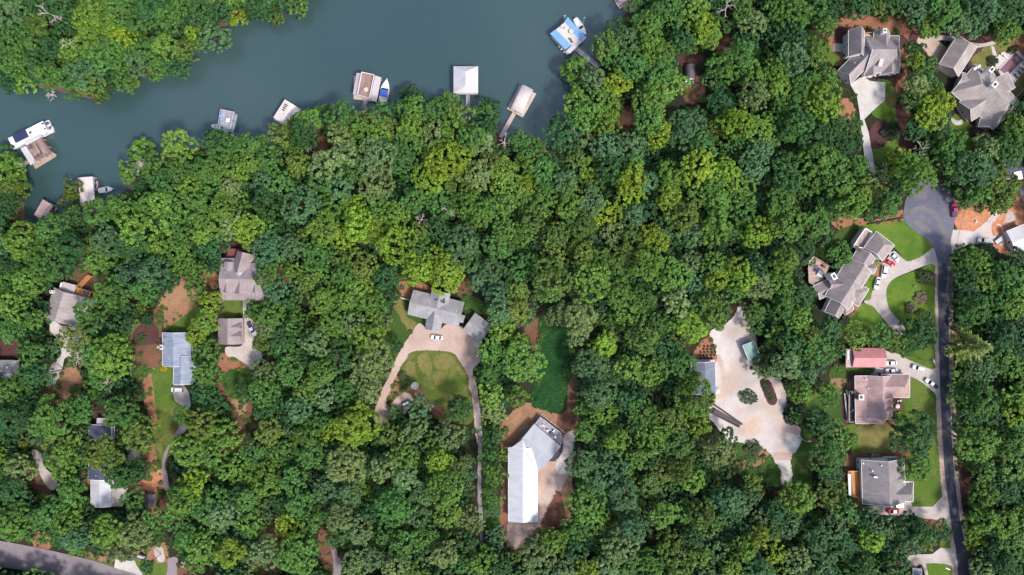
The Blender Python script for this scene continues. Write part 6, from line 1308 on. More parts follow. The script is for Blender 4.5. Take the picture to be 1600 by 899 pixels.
TINT = {'Y': (.160, .258, .023), 'L': (.106, .208, .033), 'G': (.067, .163, .033), 'D': (.035, .104, .030), 'B': (.070, .151, .060), 'O': (.098, .158, .029), 'P': (.130, .203, .072), 'N': (.180, .265, .075)}
TREES = {
0: (T1, """60 70 75 B|190 40 60 D|180 110 55 O|285 30 60 D|300 110 45 D|440 60 85 L|440 110 80 Y|430 170 80 L|570 190 70 Y|560 60 80 G|650 100 70 G|700 40 70 D|780 90 70 G|860 30 60 G|950 40 60 D|1030 40 60 D|1115 80 45 Y|1180 30 60 D|1010 180 75 B|930 170 50 Y|870 240 60 O|770 215 60 L|700 230 65 G|830 310 55 D|740 330 60 G|640 300 70 B|560 260 70 G|480 260 80 G|400 270 60 L|330 240 60 L|150 160 75 G|60 200 70 G|30 300 60 G|100 280 70 G|240 220 60 D|180 290 60 D|230 355 62 G|310 360 60 G|400 350 70 B|420 390 60 O|350 420 52 G|480 395 60 D|560 365 55 G|610 395 40 L|120 395 52 L|50 365 60 D|470 440 40 O|20 720 45 G|30 820 95 L|60 880 80 O|670 695 52 L|600 800 48 L|720 780 60 L|840 700 75 L|830 790 60 G|930 790 60 G|1000 665 58 D|1060 700 70 G|1150 680 60 G|1180 760 60 L|340 880 45 O|1010 800 60 G|1100 800 70 L|640 720 45 L|900 880 70 L|1080 880 60 P|760 860 60 G|980 880 55 G"""),
1: (T2, """40 40 60 D|190 30 50 L|90 80 38 O|110 640 55 O|180 600 50 O|250 560 60 L|310 535 60 G|220 630 60 D|400 545 70 G|460 590 60 L|540 570 60 O|590 535 50 G|650 505 42 D|720 450 60 D|740 520 80 L|720 590 70 L|840 515 60 G|900 485 55 L|960 535 55 O|1070 545 60 G|1095 510 48 D|930 610 70 L|830 640 70 P|720 670 65 G|640 620 60 O|560 640 55 L|480 670 60 G|390 640 60 P|420 720 70 P|330 780 80 P|200 770 70 O|170 720 40 L|60 750 70 G|40 840 70 B|110 860 55 G|560 740 90 P|560 850 85 P|460 800 60 G|700 770 60 G|830 720 70 L|870 760 105 Y|960 740 60 Y|800 850 60 Y|1010 640 65 G|1050 680 55 P|1080 595 45 D|940 860 60 O|1040 820 70 P|1100 750 50 O|1160 790 60 L|1170 870 60 L|730 860 55 D|620 700 50 D|290 860 50 G|400 880 55 B|30 690 48 G"""),
2: (T3, """430 210 58 O|300 330 75 L|380 370 55 P|470 270 65 G|540 200 65 B|480 140 48 D|620 110 70 G|690 60 70 G|640 190 75 L|760 60 60 G|860 50 60 L|890 130 72 Y|930 170 55 L|800 190 55 D|690 250 55 L|560 310 60 G|640 330 60 G|700 320 58 G|760 395 55 L|490 400 60 Y|440 470 60 L|300 470 55 L|340 540 70 L|440 570 70 L|230 620 80 D|330 640 50 P|660 470 88 L|640 560 60 G|700 620 60 Y|810 610 90 B|560 690 65 B|440 700 60 B|360 780 50 Y|300 750 45 O|560 770 60 G|460 800 70 D|560 850 70 Y|870 780 80 Y|740 830 70 L|990 800 70 Y|960 480 55 D|990 310 75 L|1060 250 70 G|1130 370 70 L|1140 450 60 P|1100 190 55 D|1050 570 80 Y|950 590 50 O|1030 660 50 G|1150 600 60 L|1160 690 60 B|1130 780 60 B|1130 100 65 P|1080 40 50 G|960 30 45 D|90 760 70 L|80 690 60 G|60 860 50 Y|150 800 60 G|30 655 40 G|130 695 38 O|180 860 60 G|250 850 50 B|640 860 60 B|900 690 55 G|930 870 60 G|1060 880 60 L|880 660 50 D|560 30 30 G"""),
3: (T4, """40 50 70 G|30 150 60 D|130 60 80 G|110 160 70 D|220 40 70 G|270 120 45 L|240 80 50 D|310 25 50 D|230 240 72 L|120 270 75 B|40 330 70 L|50 420 70 L|160 390 60 G|260 370 65 L|260 480 78 Y|120 490 75 G|30 550 50 L|130 580 85 G|20 640 50 G|300 580 60 D|330 660 60 D|220 650 70 D|220 750 75 L|80 770 60 D|90 850 70 D|210 850 60 G|330 860 60 L|310 760 55 G|415 780 62 G|385 590 50 G|400 665 45 D|460 870 55 L|520 810 45 D|610 755 60 Y|690 820 88 L|430 30 60 D|510 40 40 O|590 30 50 G|690 40 60 B|760 125 55 L|830 40 80 G|880 110 55 B|960 120 60 B|1010 50 70 B|1110 150 62 L|1130 50 60 D|690 235 45 D|700 285 40 Y|740 330 52 G|700 400 58 P|660 470 45 G|790 490 70 Y|760 540 60 Y|690 600 55 D|860 660 58 G|760 660 50 G|950 780 88 B|1030 690 60 P|1130 670 70 G|1150 590 55 L|1185 520 45 D|1060 840 60 O|970 850 50 G|840 740 65 G|1140 740 55 G|930 30 55 G|860 870 45 G"""),
4: (T5, """40 50 82 D|330 45 45 O|330 110 40 G|100 230 90 L|250 170 80 G|200 310 100 G|320 250 75 D|130 410 88 L|60 520 70 L|30 420 60 G|290 350 65 D|30 250 50 B|440 240 50 O|470 330 65 L|500 230 60 B|450 100 70 G|560 80 70 G|640 180 80 L|700 60 70 G|760 40 60 L|800 130 60 L|740 250 70 L|830 280 60 G|620 260 60 D|620 400 80 B|720 370 80 B|530 470 68 G|680 460 68 G|760 430 58 D|860 340 65 L|925 370 48 L|910 440 48 L|960 190 60 L|900 80 70 G|1010 150 60 L|1040 60 60 L|990 250 60 D|1100 150 68 P|1160 170 60 Y|1175 235 45 L|1010 345 35 D|985 520 50 Y|965 610 58 L|918 672 62 Y|968 770 70 G|965 850 68 G|430 580 70 G|560 640 48 D|350 690 60 O|520 770 95 L|450 760 60 G|240 740 50 B|150 700 65 D|140 760 55 G|60 640 60 G|170 600 45 L|110 570 50 G|480 860 60 G|1185 560 38 G|140 860 60 D|200 850 55 D|590 560 45 D|40 330 50 D|380 120 45 D|370 780 45 P|870 200 50 G|1120 60 50 L|560 860 50 D|690 600 28 D|600 620 35 D"""),
5: (T6, """40 160 60 G|60 60 75 D|60 270 70 B|70 340 62 G|170 260 60 B|220 70 90 B|250 210 50 O|330 170 80 L|370 60 70 G|450 70 60 Y|480 150 80 Y|420 210 70 Y|540 190 60 Y|590 110 60 L|650 110 60 L|560 30 60 G|650 240 88 Y|770 180 40 O|760 250 52 G|750 360 80 Y|890 385 82 Y|830 290 45 Y|960 250 98 B|870 50 60 G|740 30 70 G|990 50 70 L|1060 90 80 L|1150 60 60 G|1170 180 60 L|1130 260 60 G|1100 360 70 B|1060 410 60 B|1120 480 66 B|1160 400 50 D|500 350 60 O|610 400 58 D|620 490 45 D|390 310 60 O|290 300 60 G|270 380 60 L|240 430 55 O|420 380 60 G|490 450 60 L|310 510 75 L|430 500 60 L|530 520 66 L|360 600 80 L|450 620 50 P|590 620 42 O|530 670 78 L|550 790 98 P|180 370 45 L|100 460 60 B|180 520 40 G|70 580 60 G|60 640 60 P|190 620 65 G|280 700 68 P|150 750 60 G|40 850 60 P|150 840 60 G|300 840 70 L|500 870 58 P|1150 640 58 L|1090 740 58 L|1150 780 60 G|1080 860 66 G|20 710 35 O|1140 560 66 B|390 770 60 D|660 40 50 D|130 160 50 D|40 400 50 G|370 440 50 G|110 690 50 D|220 780 40 D|840 170 50 D|1020 330 50 G|650 720 30 D"""),
6: (T7, """40 30 50 L|140 40 60 L|260 40 60 L|380 50 60 B|450 105 58 Y|560 20 60 Y|570 110 60 B|740 30 60 Y|870 20 50 L|800 120 80 O|960 50 60 G|1080 60 70 G|950 175 80 L|840 200 60 B|720 160 55 D|1140 190 78 Y|680 210 58 Y|560 240 80 O|470 200 48 P|330 160 68 O|200 200 60 O|100 130 48 O|70 190 50 L|20 210 48 L|330 290 80 O|410 310 50 L|200 320 60 O|50 350 58 G|180 420 98 O|380 420 80 L|500 310 58 O|630 350 80 L|740 400 82 L|840 330 48 P|850 430 55 B|950 340 55 L|1060 385 68 Y|960 410 50 Y|1040 480 45 L|940 500 52 L|1150 350 60 D|1150 450 60 P|500 480 66 L|620 510 60 G|560 560 60 L|20 460 58 O|30 560 58 O|300 590 88 P|200 590 42 P|430 720 70 Y|370 820 88 B|600 680 78 O|780 590 60 L|850 640 66 Y|770 520 55 P|950 600 48 L|720 740 58 D|790 800 58 G|650 840 66 L|550 820 55 L|60 800 85 L|30 700 42 Y|860 870 48 L|1130 560 48 G|1140 630 38 G|1195 745 42 D|1170 830 48 P|640 80 45 D|1040 180 40 G|270 120 50 G|480 400 50 G|700 620 50 G|300 680 45 P|470 850 50 B|870 530 45 G|990 560 38 L"""),
7: (T8, """60 50 70 G|100 150 78 L|20 170 42 Y|75 325 66 L|230 150 70 G|290 60 58 G|380 60 68 L|440 30 58 L|560 60 76 G|250 200 50 D|340 300 58 G|50 425 70 L|60 540 70 G|140 590 60 L|180 680 58 O|250 740 58 G|30 680 50 L|70 820 68 P|160 780 60 G|290 650 58 D|420 670 55 L|520 680 52 G|600 700 50 L|700 665 75 D|930 310 66 G|1010 340 60 L|1090 380 68 G|1160 420 60 G|930 480 55 B|960 550 66 G|1020 420 50 L|1080 520 68 G|1150 530 60 L|965 725 92 N|1100 680 58 D|1000 830 60 B|1080 780 60 G|1140 820 60 G|910 850 48 L|1170 730 50 D|1170 620 50 D|930 390 55 D|1060 620 55 D|1150 310 48 D|160 480 65 D|30 260 50 D|930 30 45 G|1010 50 50 O|1090 50 55 O|170 300 50 D|110 700 55 D|180 860 50 B|740 630 50 D|650 730 40 G"""),
8: (T9, """60 30 70 G|70 160 78 D|230 160 95 L|380 130 68 G|300 250 78 O|300 370 72 L|450 330 66 O|540 360 45 O|590 130 75 G|660 230 78 O|640 410 66 D|620 545 45 G|330 510 70 G|250 600 60 G|90 400 74 P|60 500 60 D|60 640 88 L|200 620 58 G|320 630 78 L|350 720 58 B|510 690 78 L|640 700 85 P|740 640 55 G|850 550 88 L|900 470 72 Y|890 310 85 L|960 190 78 O|855 150 40 G|950 50 60 D|1070 230 68 L|1090 390 68 L|1170 430 60 L|1050 620 68 P|960 600 58 G|870 720 66 G|960 780 60 L|1080 800 70 Y|1170 650 60 L|1180 820 48 P|690 850 30 G|830 640 55 G|1010 700 60 G|1130 720 50 D|1160 540 58 G|160 60 50 D|1020 530 55 G|1120 540 50 D|240 710 50 G|540 780 50 P|1150 40 45 D|1180 320 55 G|130 560 50 D|600 790 45 P|150 690 50 G|1000 330 55 G|920 850 45 L"""),
9: (T10, """40 30 60 G|240 40 60 L|330 60 58 P|410 30 55 G|530 30 58 P|60 110 58 D|200 120 58 B|60 230 68 O|110 330 58 G|290 190 52 G|240 240 50 L|350 240 50 Y|470 190 105 Y|620 235 52 O|280 330 60 G|40 450 80 L|180 460 58 G|200 560 58 G|420 390 92 P|340 500 60 B|440 520 60 B|600 390 68 P|700 340 58 L|740 210 68 P|840 290 58 O|910 220 72 P|860 370 58 Y|700 440 58 P|950 390 48 O|890 490 82 L|650 570 105 G|770 620 50 B|900 610 58 L|1010 640 55 P|390 620 68 P|480 690 58 P|160 660 58 Y|250 650 52 G|200 800 85 L|50 790 68 P|20 650 42 L|600 700 42 G|700 760 58 G|800 720 58 G|550 820 48 P|660 850 58 P|880 800 68 P|960 850 48 G|1060 830 70 L|760 870 48 L|1130 430 48 L|1130 550 38 G|1100 50 55 L|1110 130 55 P|1140 220 42 G|960 120 48 G|770 100 52 B|560 380 50 G|780 510 55 B|540 600 45 D|120 560 45 D|1150 860 48 D|470 840 55 P|370 720 45 G|240 170 40 L|660 150 40 G|1090 350 38 G|1170 330 30 L|990 740 45 D"""),
10: (T11, """30 60 48 L|410 40 85 B|430 130 62 L|350 220 55 G|490 260 72 L|620 130 66 G|660 250 75 L|860 60 95 L|760 170 58 O|880 200 52 Y|780 280 60 G|900 270 48 P|970 320 75 P|1010 250 42 D|330 380 68 B|440 420 88 B|530 530 78 B|350 560 75 L|390 640 66 L|800 400 66 O|850 450 58 L|720 400 60 O|640 470 58 O|560 620 42 G|710 620 66 L|800 600 48 L|890 600 66 O|1000 540 68 B|1060 560 58 B|1010 620 50 D|940 660 52 L|560 680 75 B|500 760 78 P|740 740 58 O|880 810 52 L|960 790 48 B|1100 770 68 L|1165 720 50 Y|1130 470 48 L|1180 620 42 P|190 730 62 L|110 800 75 P|290 690 55 G|250 860 58 P|350 870 50 Y|450 850 55 P|780 860 75 O|650 840 58 G|1030 870 55 L|1150 860 58 D|560 90 55 D|600 340 55 G|680 350 50 D|1090 660 50 D|860 720 50 D|590 200 45 G|520 400 45 G|240 770 40 G|300 790 45 D|540 850 50 G|1120 540 40 B"""),
11: (T12, """150 40 66 L|290 50 52 G|240 180 56 D|320 230 60 G|270 340 72 G|370 270 42 L|300 420 56 D|680 235 105 D|700 385 70 L|900 60 55 G|1000 80 78 G|1170 130 58 Y|1160 50 55 L|950 180 58 D|980 280 88 L|1020 400 58 G|1090 290 55 L|1010 510 68 L|1150 300 58 G|1130 500 58 D|1150 400 55 G|1000 640 76 L|1110 650 68 L|970 735 48 Y|1150 760 58 G|1050 800 56 D|1010 860 58 P|1120 870 56 D|130 540 76 L|40 590 58 D|290 520 68 O|360 600 55 G|430 640 45 L|545 668 55 B|470 640 55 D|672 676 70 D|490 730 58 Y|300 680 58 B|100 660 58 B|230 720 55 D|40 790 50 Y|140 830 58 P|250 830 55 B|350 750 55 D|400 810 55 D|590 770 56 D|745 742 46 L|810 690 45 D|600 850 55 D|460 860 50 G|650 760 50 B|1080 150 55 D|180 770 50 G|20 690 45 G|1080 440 45 D|930 350 40 G"""),
12: (R7, """200 170 90 B|300 130 110 P|380 200 105 B|470 190 80 G|270 350 85 G|370 340 90 G|540 350 110 O|490 440 58 O|600 280 70 O|610 50 70 G|120 120 70 G|40 40 60 G"""),
13: (R16, """690 610 72 G|560 300 55 O|500 260 60 O|420 330 80 Y|500 370 70 O|640 450 100 D|590 480 70 G|680 70 90 G|560 60 70 G""")}
def landmark(s): return s
LAND = [(728, 127, 'the white hip-roofed dock'), (574, 136, 'the grey-roofed dock with the cruiser'), (447, 177, 'the beige-roofed dock'), (349, 190, 'the grey-blue rooftop dock'), (55, 232, 'the houseboat dock'), (136, 295, 'the pale flat-roofed dock'), (71, 328, 'the pinkish-brown dock roof'), (815, 160, 'the curved-canopy dock'),
        (888, 55, 'the blue-striped dock'), (975, 5, 'the dock cut by the top edge'), (215, 250, 'the dock under leaves'), (1080, 112, 'the round-topped woodland shed'), (1355, 80, 'the clay-ring house'), (1540, 150, 'the pool house'), (1490, 95, 'the diagonal garage wing'), (1452, 325, 'the cul-de-sac'), (1545, 350, 'the orange clay site'),
        (1315, 440, 'the loop-drive house'), (1425, 460, 'the oval front lawn'), (1355, 560, 'the red metal shed roof'), (1375, 622, 'the pink-roofed house'), (1380, 750, 'the charcoal-roofed house'), (1475, 560, 'the straight lane'), (1500, 800, 'the bend of the lane'), (1172, 548, 'the green carport'), (1165, 620, 'the gravel lot'), (1100, 590, 'the blue-grey house on gravel'),
        (1240, 690, 'the gravel lot entrance'), (862, 570, 'the dark green meadow'), (818, 745, 'the long white barn'), (845, 690, 'the grey barn deck'), (890, 620, 'the red dirt track'), (680, 485, 'the low grey-roofed house'), (740, 515, 'the two-tone grey garage'), (680, 590, 'the round lawn'), (600, 640, 'the dirt loop end'), (748, 720, 'the thin forest track'),
        (378, 435, 'the dormered brown house'), (360, 520, 'the dormered garage'), (105, 475, 'the taupe house with stairs'), (275, 560, 'the L-shaped blue-grey house'), (220, 530, 'the dark garden bed'), (158, 680, 'the navy roof'), (170, 770, 'the bright white carport'), (235, 740, 'the small shed clay'), (280, 700, 'the curving gravel path'),
        (8, 578, 'the grey house at the edge'), (85, 730, 'the curved concrete drive'), (200, 880, 'the white lower driveway'), (515, 860, 'the red track at the bottom'), (240, 460, 'the tan soil bank'), (150, 160, 'the muddy far bank point'), (310, 95, 'the far bank bend'), (470, 10, 'the far bank at the top edge'), (110, 50, 'the far bank bare branches'),
        (505, 232, 'the red soil gap by the shore'), (975, 185, 'the red soil gap in the wood'), (680, 335, 'the two dead crowns'), (850, 230, 'the narrow head of the cove'), (1290, 610, 'the shaded lawn strip'), (1440, 865, 'the lowest driveway'), (460, 880, 'the bottom picture edge'), (1390, 195, 'the mulch circle'), (1265, 30, 'the top right woods edge'), (150, 640, 'the pale fallen limb'), (1130, 20, 'the tall bare trunk')]
CNAME = {'Y': 'vivid yellow-green', 'L': 'light green', 'G': 'mid-green', 'D': 'dark green', 'B': 'bluish-green', 'O': 'olive-green', 'P': 'pale grey-green', 'N': 'pale feathery'}
def dirword(dx, dy):
    if math.hypot(dx, dy) < 16: return 'over'
    if abs(dx) > 2.2 * abs(dy): return 'right of' if dx > 0 else 'left of'
    if abs(dy) > 2.2 * abs(dx): return 'below' if dy > 0 else 'above'
    return ('below and ' if dy > 0 else 'above and ') + ('right of' if dx > 0 else 'left of')
ALL = []
for zt, s in TREES.values():
    for e in s.split('|'):
        x, y, r, c = e.split(); px, py = zt.px(float(x), float(y)); ALL.append([px, py, float(r) / zt.f, c])
# drop near-duplicates from the seams between crops
keep = []
for t in sorted(ALL, key=lambda q: -q[2]):
    if all(math.hypot(t[0] - k[0], t[1] - k[1]) > .5 * max(t[2], k[2]) for k in keep): keep.append(t)
HP = [np.array(p) for p in HARD]
def blocked(x, y, pad=.3):
    q = np.array([[x, y]])
    for p in HP:
        if x < p[:, 0].min() - 1 or x > p[:, 0].max() + 1 or y < p[:, 1].min() - 1 or y > p[:, 1].max() + 1: continue
        if inside(q, p)[0]: return True
    return False
def place(t, rnd):
    px, py, rp, c = t
    R = rp * S
    hc = 5.8 + .75 * R + rnd.uniform(-2.2, 3.2)
    for hh in (hc, .8 * hc, .65 * hc, .5 * hc, max(.36 * hc, .85 * R + .4)):
        x, y = W2(px, py, hh)
        if not blocked(x, y): return x, y, hh, R * (CH - hh) / CH
    # no clear ground straight below: stand the trunk on the nearest clear spot, keep the crown where it is
    return x, y, hh, R * (CH - hh) / CH
keep = [t for t in keep if -30 < t[0] < 1630 and -30 < t[1] < 930]
rr_ = random.Random(3)
INDIV, REST = keep[:296], keep[296:]
groups = {}
placed = []
for t in INDIV:
    x, y, h, R = place(t, rr_); placed.append((t, x, y, h, R))
    best = min(LAND, key=lambda l: math.hypot(t[0] - l[0], t[1] - l[1]))
    sz = 'large' if t[2] > 25 else ('medium' if t[2] > 21 else 'small')
    key = (sz, t[3], dirword(t[0] - best[0], t[1] - best[1]), best[2]); groups.setdefault(key, []).append((math.hypot(t[0] - best[0], t[1] - best[1]), len(placed) - 1))
ORD = ['nearest', 'second nearest', 'third nearest', 'fourth nearest', 'fifth nearest', 'sixth nearest', 'seventh nearest', 'eighth nearest', 'ninth nearest', 'tenth nearest']
LBL = {}
for (sz, c, dw, lm), ls in groups.items():
    ls.sort()
    for i, (_, k) in enumerate(ls):
        kind = 'conifer' if c == 'N' else 'broadleaf tree'
        LBL[k] = (ORD[i] + ' ' if len(ls) > 1 else '') + f'{sz} {CNAME[c]} {kind} {dw} {lm}'
def jitter(c, rnd):
    b_ = TINT[c]; f = rnd.uniform(.82, 1.18); h = rnd.uniform(-.12, .12)
    return (b_[0] * f * (1 + h), b_[1] * f, b_[2] * f * (1 - h), 1)
for k, (t, x, y, h, R) in enumerate(placed):
    c = t[3]; cls = 'N' if c == 'N' else ('S' if R < 4.4 else ('M' if R < 6.4 else 'L'))
    o = thing('pine_tree' if c == 'N' else 'broadleaf_tree', LBL[k], 'tree', (x, y), 0.0, 'trees of the lakeside wood')
    cr = bpy.data.objects.new('crown', MESH[cls][rr_.randrange(len(MESH[cls]))]); COL.objects.link(cr); cr.parent = o
    v = (1.0 if c == 'N' else 1.15) * R * rr_.uniform(.95, 1.08); vz = R * rr_.uniform(.95, 1.25)
    cr.location = (0, 0, h); cr.scale = (v * rr_.uniform(.92, 1.08), v, vz); cr.rotation_euler = (rr_.uniform(-.1, .1), rr_.uniform(-.1, .1), rr_.uniform(0, 6.28)); cr.color = jitter(c, rr_)
    tr = bpy.data.objects.new('trunk', TRUNKS[rr_.randrange(4)]); COL.objects.link(tr); tr.parent = o; tr.scale = (R, R, h); tr.rotation_euler = (0, 0, rr_.uniform(0, 6.28))
# ---- the remaining wood, read as one mass: the smaller catalogued crowns and the understorey between them
FILL = []
for t in REST: x, y, h, R = place(t, rr_); FILL.append((x, y, h, R, t[3]))
CP = [np.array(p) for p in CLEAR]
def clear_of(P, pad):
    ok = np.ones(len(P), bool)
    for p in CP:
        lo, hi = p.min(0) - pad, p.max(0) + pad
        s = np.where((P[:, 0] > lo[0]) & (P[:, 0] < hi[0]) & (P[:, 1] > lo[1]) & (P[:, 1] < hi[1]) & ok)[0]
        if len(s): ok[s] &= ~(inside(P[s], p) | (dist_poly(P[s], p) < pad))
    return ok
cand = np.c_[RNG.uniform(-150, 1750, 17000), RNG.uniform(-120, 1020, 17000)]
g_ = np.array([W2(a_, b_) for a_, b_ in cand]); ok = clear_of(g_, 3.6); cand = cand[ok]
occ = np.array([[t[0], t[1], t[2]] for t in keep]); acc = []
for q in cand:
    if (np.hypot(occ[:, 0] - q[0], occ[:, 1] - q[1]) < np.maximum(occ[:, 2] * .6, 9)).any(): continue
    if acc and (np.hypot(*(np.array(acc) - q).T) < 13).any(): continue
    acc.append(q)
mix_c = 'GGDDDDDBBOLG'  # mostly dark greens, so the gaps between the tall crowns look shaded
for q in acc:
    out = not (0 < q[0] < 1600 and 0 < q[1] < 899)
    R = rr_.uniform(2.4, 3.9) + (1.4 if out else 0); h = rr_.uniform(2.8, 5.0) + (3.5 if out else 0); x, y = W2(q[0], q[1], h); FILL.append((x, y, h, R, rr_.choice(mix_c)))
Vs, Ls, Cs = [], [], []
for x, y, h, R, c in FILL:
    cls = 'S' if R < 4.4 else 'M'
    c = 'L' if c == 'N' else c
    V, Q, lv = RAW[cls][rr_.randrange(len(RAW[cls]))]; n = len(lv); pick = np.arange(0, n, 2)
    a = rr_.uniform(0, 6.28); ca, sa = math.cos(a), math.sin(a)
    W = V.reshape(n, 4, 3)[pick]; cen = W.mean(1, keepdims=True); W = cen + (W - cen) * 1.35
    s = 1.28 * R
    X = np.stack([(W[..., 0] * ca - W[..., 1] * sa) * s + x, (W[..., 0] * sa + W[..., 1] * ca) * s + y, W[..., 2] * R * rr_.uniform(.85, 1.1) + h], -1)
    X[..., 2] = np.maximum(X[..., 2], .25)
    Vs.append(X.reshape(-1, 3)); Ls.append(lv[pick]); Cs.append(np.tile(np.array(jitter(c, rr_)) * ((.78, .78, .78, 1) if R < 4.2 else (1, 1, 1, 1)), (len(pick), 1)))  # small crowns tinted darker: the shade between big crowns put into their colour
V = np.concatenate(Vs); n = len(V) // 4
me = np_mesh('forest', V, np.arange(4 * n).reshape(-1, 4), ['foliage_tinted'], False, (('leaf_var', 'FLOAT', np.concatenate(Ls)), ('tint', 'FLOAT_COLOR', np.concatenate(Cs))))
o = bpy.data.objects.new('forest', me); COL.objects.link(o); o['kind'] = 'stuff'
tm = MB()
for x, y, h, R, c in FILL: tm.tube((x, y, -.3), (x, y, h), .06 * R, .02 * R, 6, caps=False)
o2 = tm.build('forest_trunks', 'bark'); o2['kind'] = 'stuff'; o2.parent = o
print('TREES', len(INDIV), 'fill', len(FILL), 'leaves', n)

# ---- weeds and low undergrowth creeping over the edges of every clearing
U = []
for p in CP[1:]:
    if len(p) < 5: continue
    e_ = np.roll(p, -1, axis=0) - p; L_ = np.hypot(*e_.T); k = int(L_.sum() / 1.5)
    for _ in range(min(k, 90)):
        i = RNG.choice(len(p), p=L_ / L_.sum()); q = p[i] + e_[i] * RNG.uniform(); U.append(q + RNG.normal(size=2) * 1.1)
U = np.array(U); U = U[(np.abs(U[:, 0]) < 205) & (np.abs(U[:, 1]) < 118)]
okU = np.ones(len(U), bool)
for p in [np.array(q) for q in HARD + NOWEED]: okU &= ~(inside(U, p) | (dist_poly(U, p) < .45))
U = U[okU]; Vs, Ls, Cs = [], [], []
for x, y in U:
    V, Q, lv = RAW['S'][rr_.randrange(4)]; n = len(lv); pick = np.arange(rr_.randrange(14), n, 14); W = V.reshape(n, 4, 3)[pick]; cen = W.mean(1, keepdims=True); W = cen + (W - cen) * 2.6
    R = rr_.choice((.45, .6, .8, 1.2)); a_ = rr_.uniform(0, 6.28); ca, sa = math.cos(a_), math.sin(a_)
    X = np.stack([(W[..., 0] * ca - W[..., 1] * sa) * R + x, (W[..., 0] * sa + W[..., 1] * ca) * R + y, np.maximum(W[..., 2] * R * .7 + .3 * R, .03)], -1)
    Vs.append(X.reshape(-1, 3)); Ls.append(lv[pick]); Cs.append(np.tile(np.array(jitter(rr_.choice('GDOLGO'), rr_)), (len(pick), 1)))
V = np.concatenate(Vs); n = len(V) // 4
me = np_mesh('undergrowth', V, np.arange(4 * n).reshape(-1, 4), ['foliage_tinted'], False, (('leaf_var', 'FLOAT', np.concatenate(Ls)), ('tint', 'FLOAT_COLOR', np.concatenate(Cs))))
o = bpy.data.objects.new('undergrowth', me); COL.objects.link(o); o['kind'] = 'stuff'
print('UNDERGROWTH', len(U), n)

# ---------------------------------------------------------------- shrubs
def shrub(label, xy, rx, ry, hgt, tint, rz=0, group=None, name='shrub'):
    o = thing(name, label, 'shrub', xy, .1, group, rz)
    c = bpy.data.objects.new('foliage', (MESH['B'] if max(rx, ry) < 2.2 else MESH['M'])[rr_.randrange(3)]); COL.objects.link(c); c.parent = o; c.location = (0, 0, hgt * .45); c.scale = (rx * 1.2, ry * 1.2, hgt * .62); c.color = (*tint, 1)
    mb = MB()
    for k in range(5): mb.tube((0, 0, -.1), (.5 * rx * math.cos(k * 1.3), .5 * ry * math.sin(k * 1.3), hgt * .6), .05, .02, 5)
    mb.build('stem', 'bark', o, True)
shrub('clipped oval dark shrub island in the middle of the gravel lot', R11.w(462, 601), 3.4, 2.6, 1.5, (.022, .058, .022), R_(-15))
shrub('big round dark bush on mulch at the side of the gravel lot', R11.w(768, 715), 4.2, 4.8, 2.6, (.035, .062, .035))
shrub('small brownish bush on the bank right of the gravel lot', R11.w(822, 690), 1.6, 3.2, 1.2, (.085, .06, .04))
sheet('garden_bed', R11, [(552, 495), (575, 485), (612, 510), (650, 600), (648, 640), (618, 650), (590, 610), (560, 540)], 'mulch', L_PAD, amp=.15, clear=False)
for i, (x, y) in enumerate(((575, 515), (590, 548), (605, 580), (620, 612))): shrub('low dark shrub in the long mulch bed on the gravel, %s' % ('topmost', 'second from the top', 'third from the top', 'lowest')[i], R11.w(x, y), 1.25, 1.25, .9, (.035, .058, .018), 0, 'shrubs of the long gravel bed')
for i in range(24):
    x, y = 150 + 24 * (i % 5) - 6 * (i // 5 % 2), 262 + 20 * (i // 5)
    if y < 355 and inside([[x, y]], [(128, 350), (128, 305), (190, 222), (225, 215), (262, 340), (245, 356)])[0]:
        shrub('tiny round plant set in rows on the red planted slope', R11.w(x, y), .42, .42, .5, (.05, .035, .022), 0, 'young plants on the red slope')
shrub('dark round evergreen bush on the mulch circle in the lawn', T4.w(572, 618), 4.3, 3.6, 2.6, (.022, .045, .022))
shrub('bright lime bush between the patio and the large dark tree', R9.w(556, 718), 2.0, 1.6, 1.5, (.13, .21, .012))
shrub('yellow flowering bush at the inner corner of the blue-grey house', R15.w(885, 640), 1.5, 1.0, 1.1, (.35, .27, .01))
shrub('round dark bush between the pool and the hip roof', R6.w(645, 285), 2.0, 2.1, 2.0, (.04, .055, .025))
shrub('dark bush by the uphill corner of the covered pool', R6.w(805, 195), 2.3, 1.3, 1.5, (.05, .06, .03), .6)
shrub('purple-brown bush below the porch of the pool house', R6.w(510, 840), 2.3, 2.4, 1.8, (.055, .03, .035))
shrub('small green bush beside the porch wall of the pool house', R6.w(520, 780), 1.2, 1.2, 1.0, (.04, .075, .03))
shrub('pinkish bare-twigged shrub in the middle of the oval lawn', R8.w(965, 665), 2.7, 2.5, 2.2, (.22, .17, .13))
shrub('grey thin shrub at the lower left of the oval lawn', R8.w(880, 745), 2.0, 2.0, 1.8, (.13, .13, .075))
shrub('brownish-olive shrub near the top of the oval lawn', R8.w(1000, 500), 3.4, 3.2, 3.0, (.045, .06, .025))
shrub('yellow-green shrub at the lower end of the oval lawn', R8.w(975, 805), 2.4, 2.0, 2.0, (.075, .12, .02))
shrub('tiny cream bush on the left side of the oval lawn', R8.w(917, 570), .6, .6, .6, (.24, .24, .12))
shrub('pale flowering shrub at the lower corner of the loop-drive house', R8.w(345, 850), 2.2, 2.0, 1.8, (.19, .19, .10))
shrub('green magnolia-like bush against the roof terrace house', R8.w(310, 320), 4.6, 4.8, 5.0, (.034, .068, .018))
for i, (x, y) in enumerate(((515, 695), (560, 700), (605, 700), (650, 700))): shrub('dark clipped shrub in the front bed of the clay-ring house, %s' % ('nearest the front step', 'second from the front step', 'third from the front step', 'farthest from the front step')[i], R5.w(x, y), .9, .7, .8, (.03, .04, .025), 0, 'front bed shrubs')
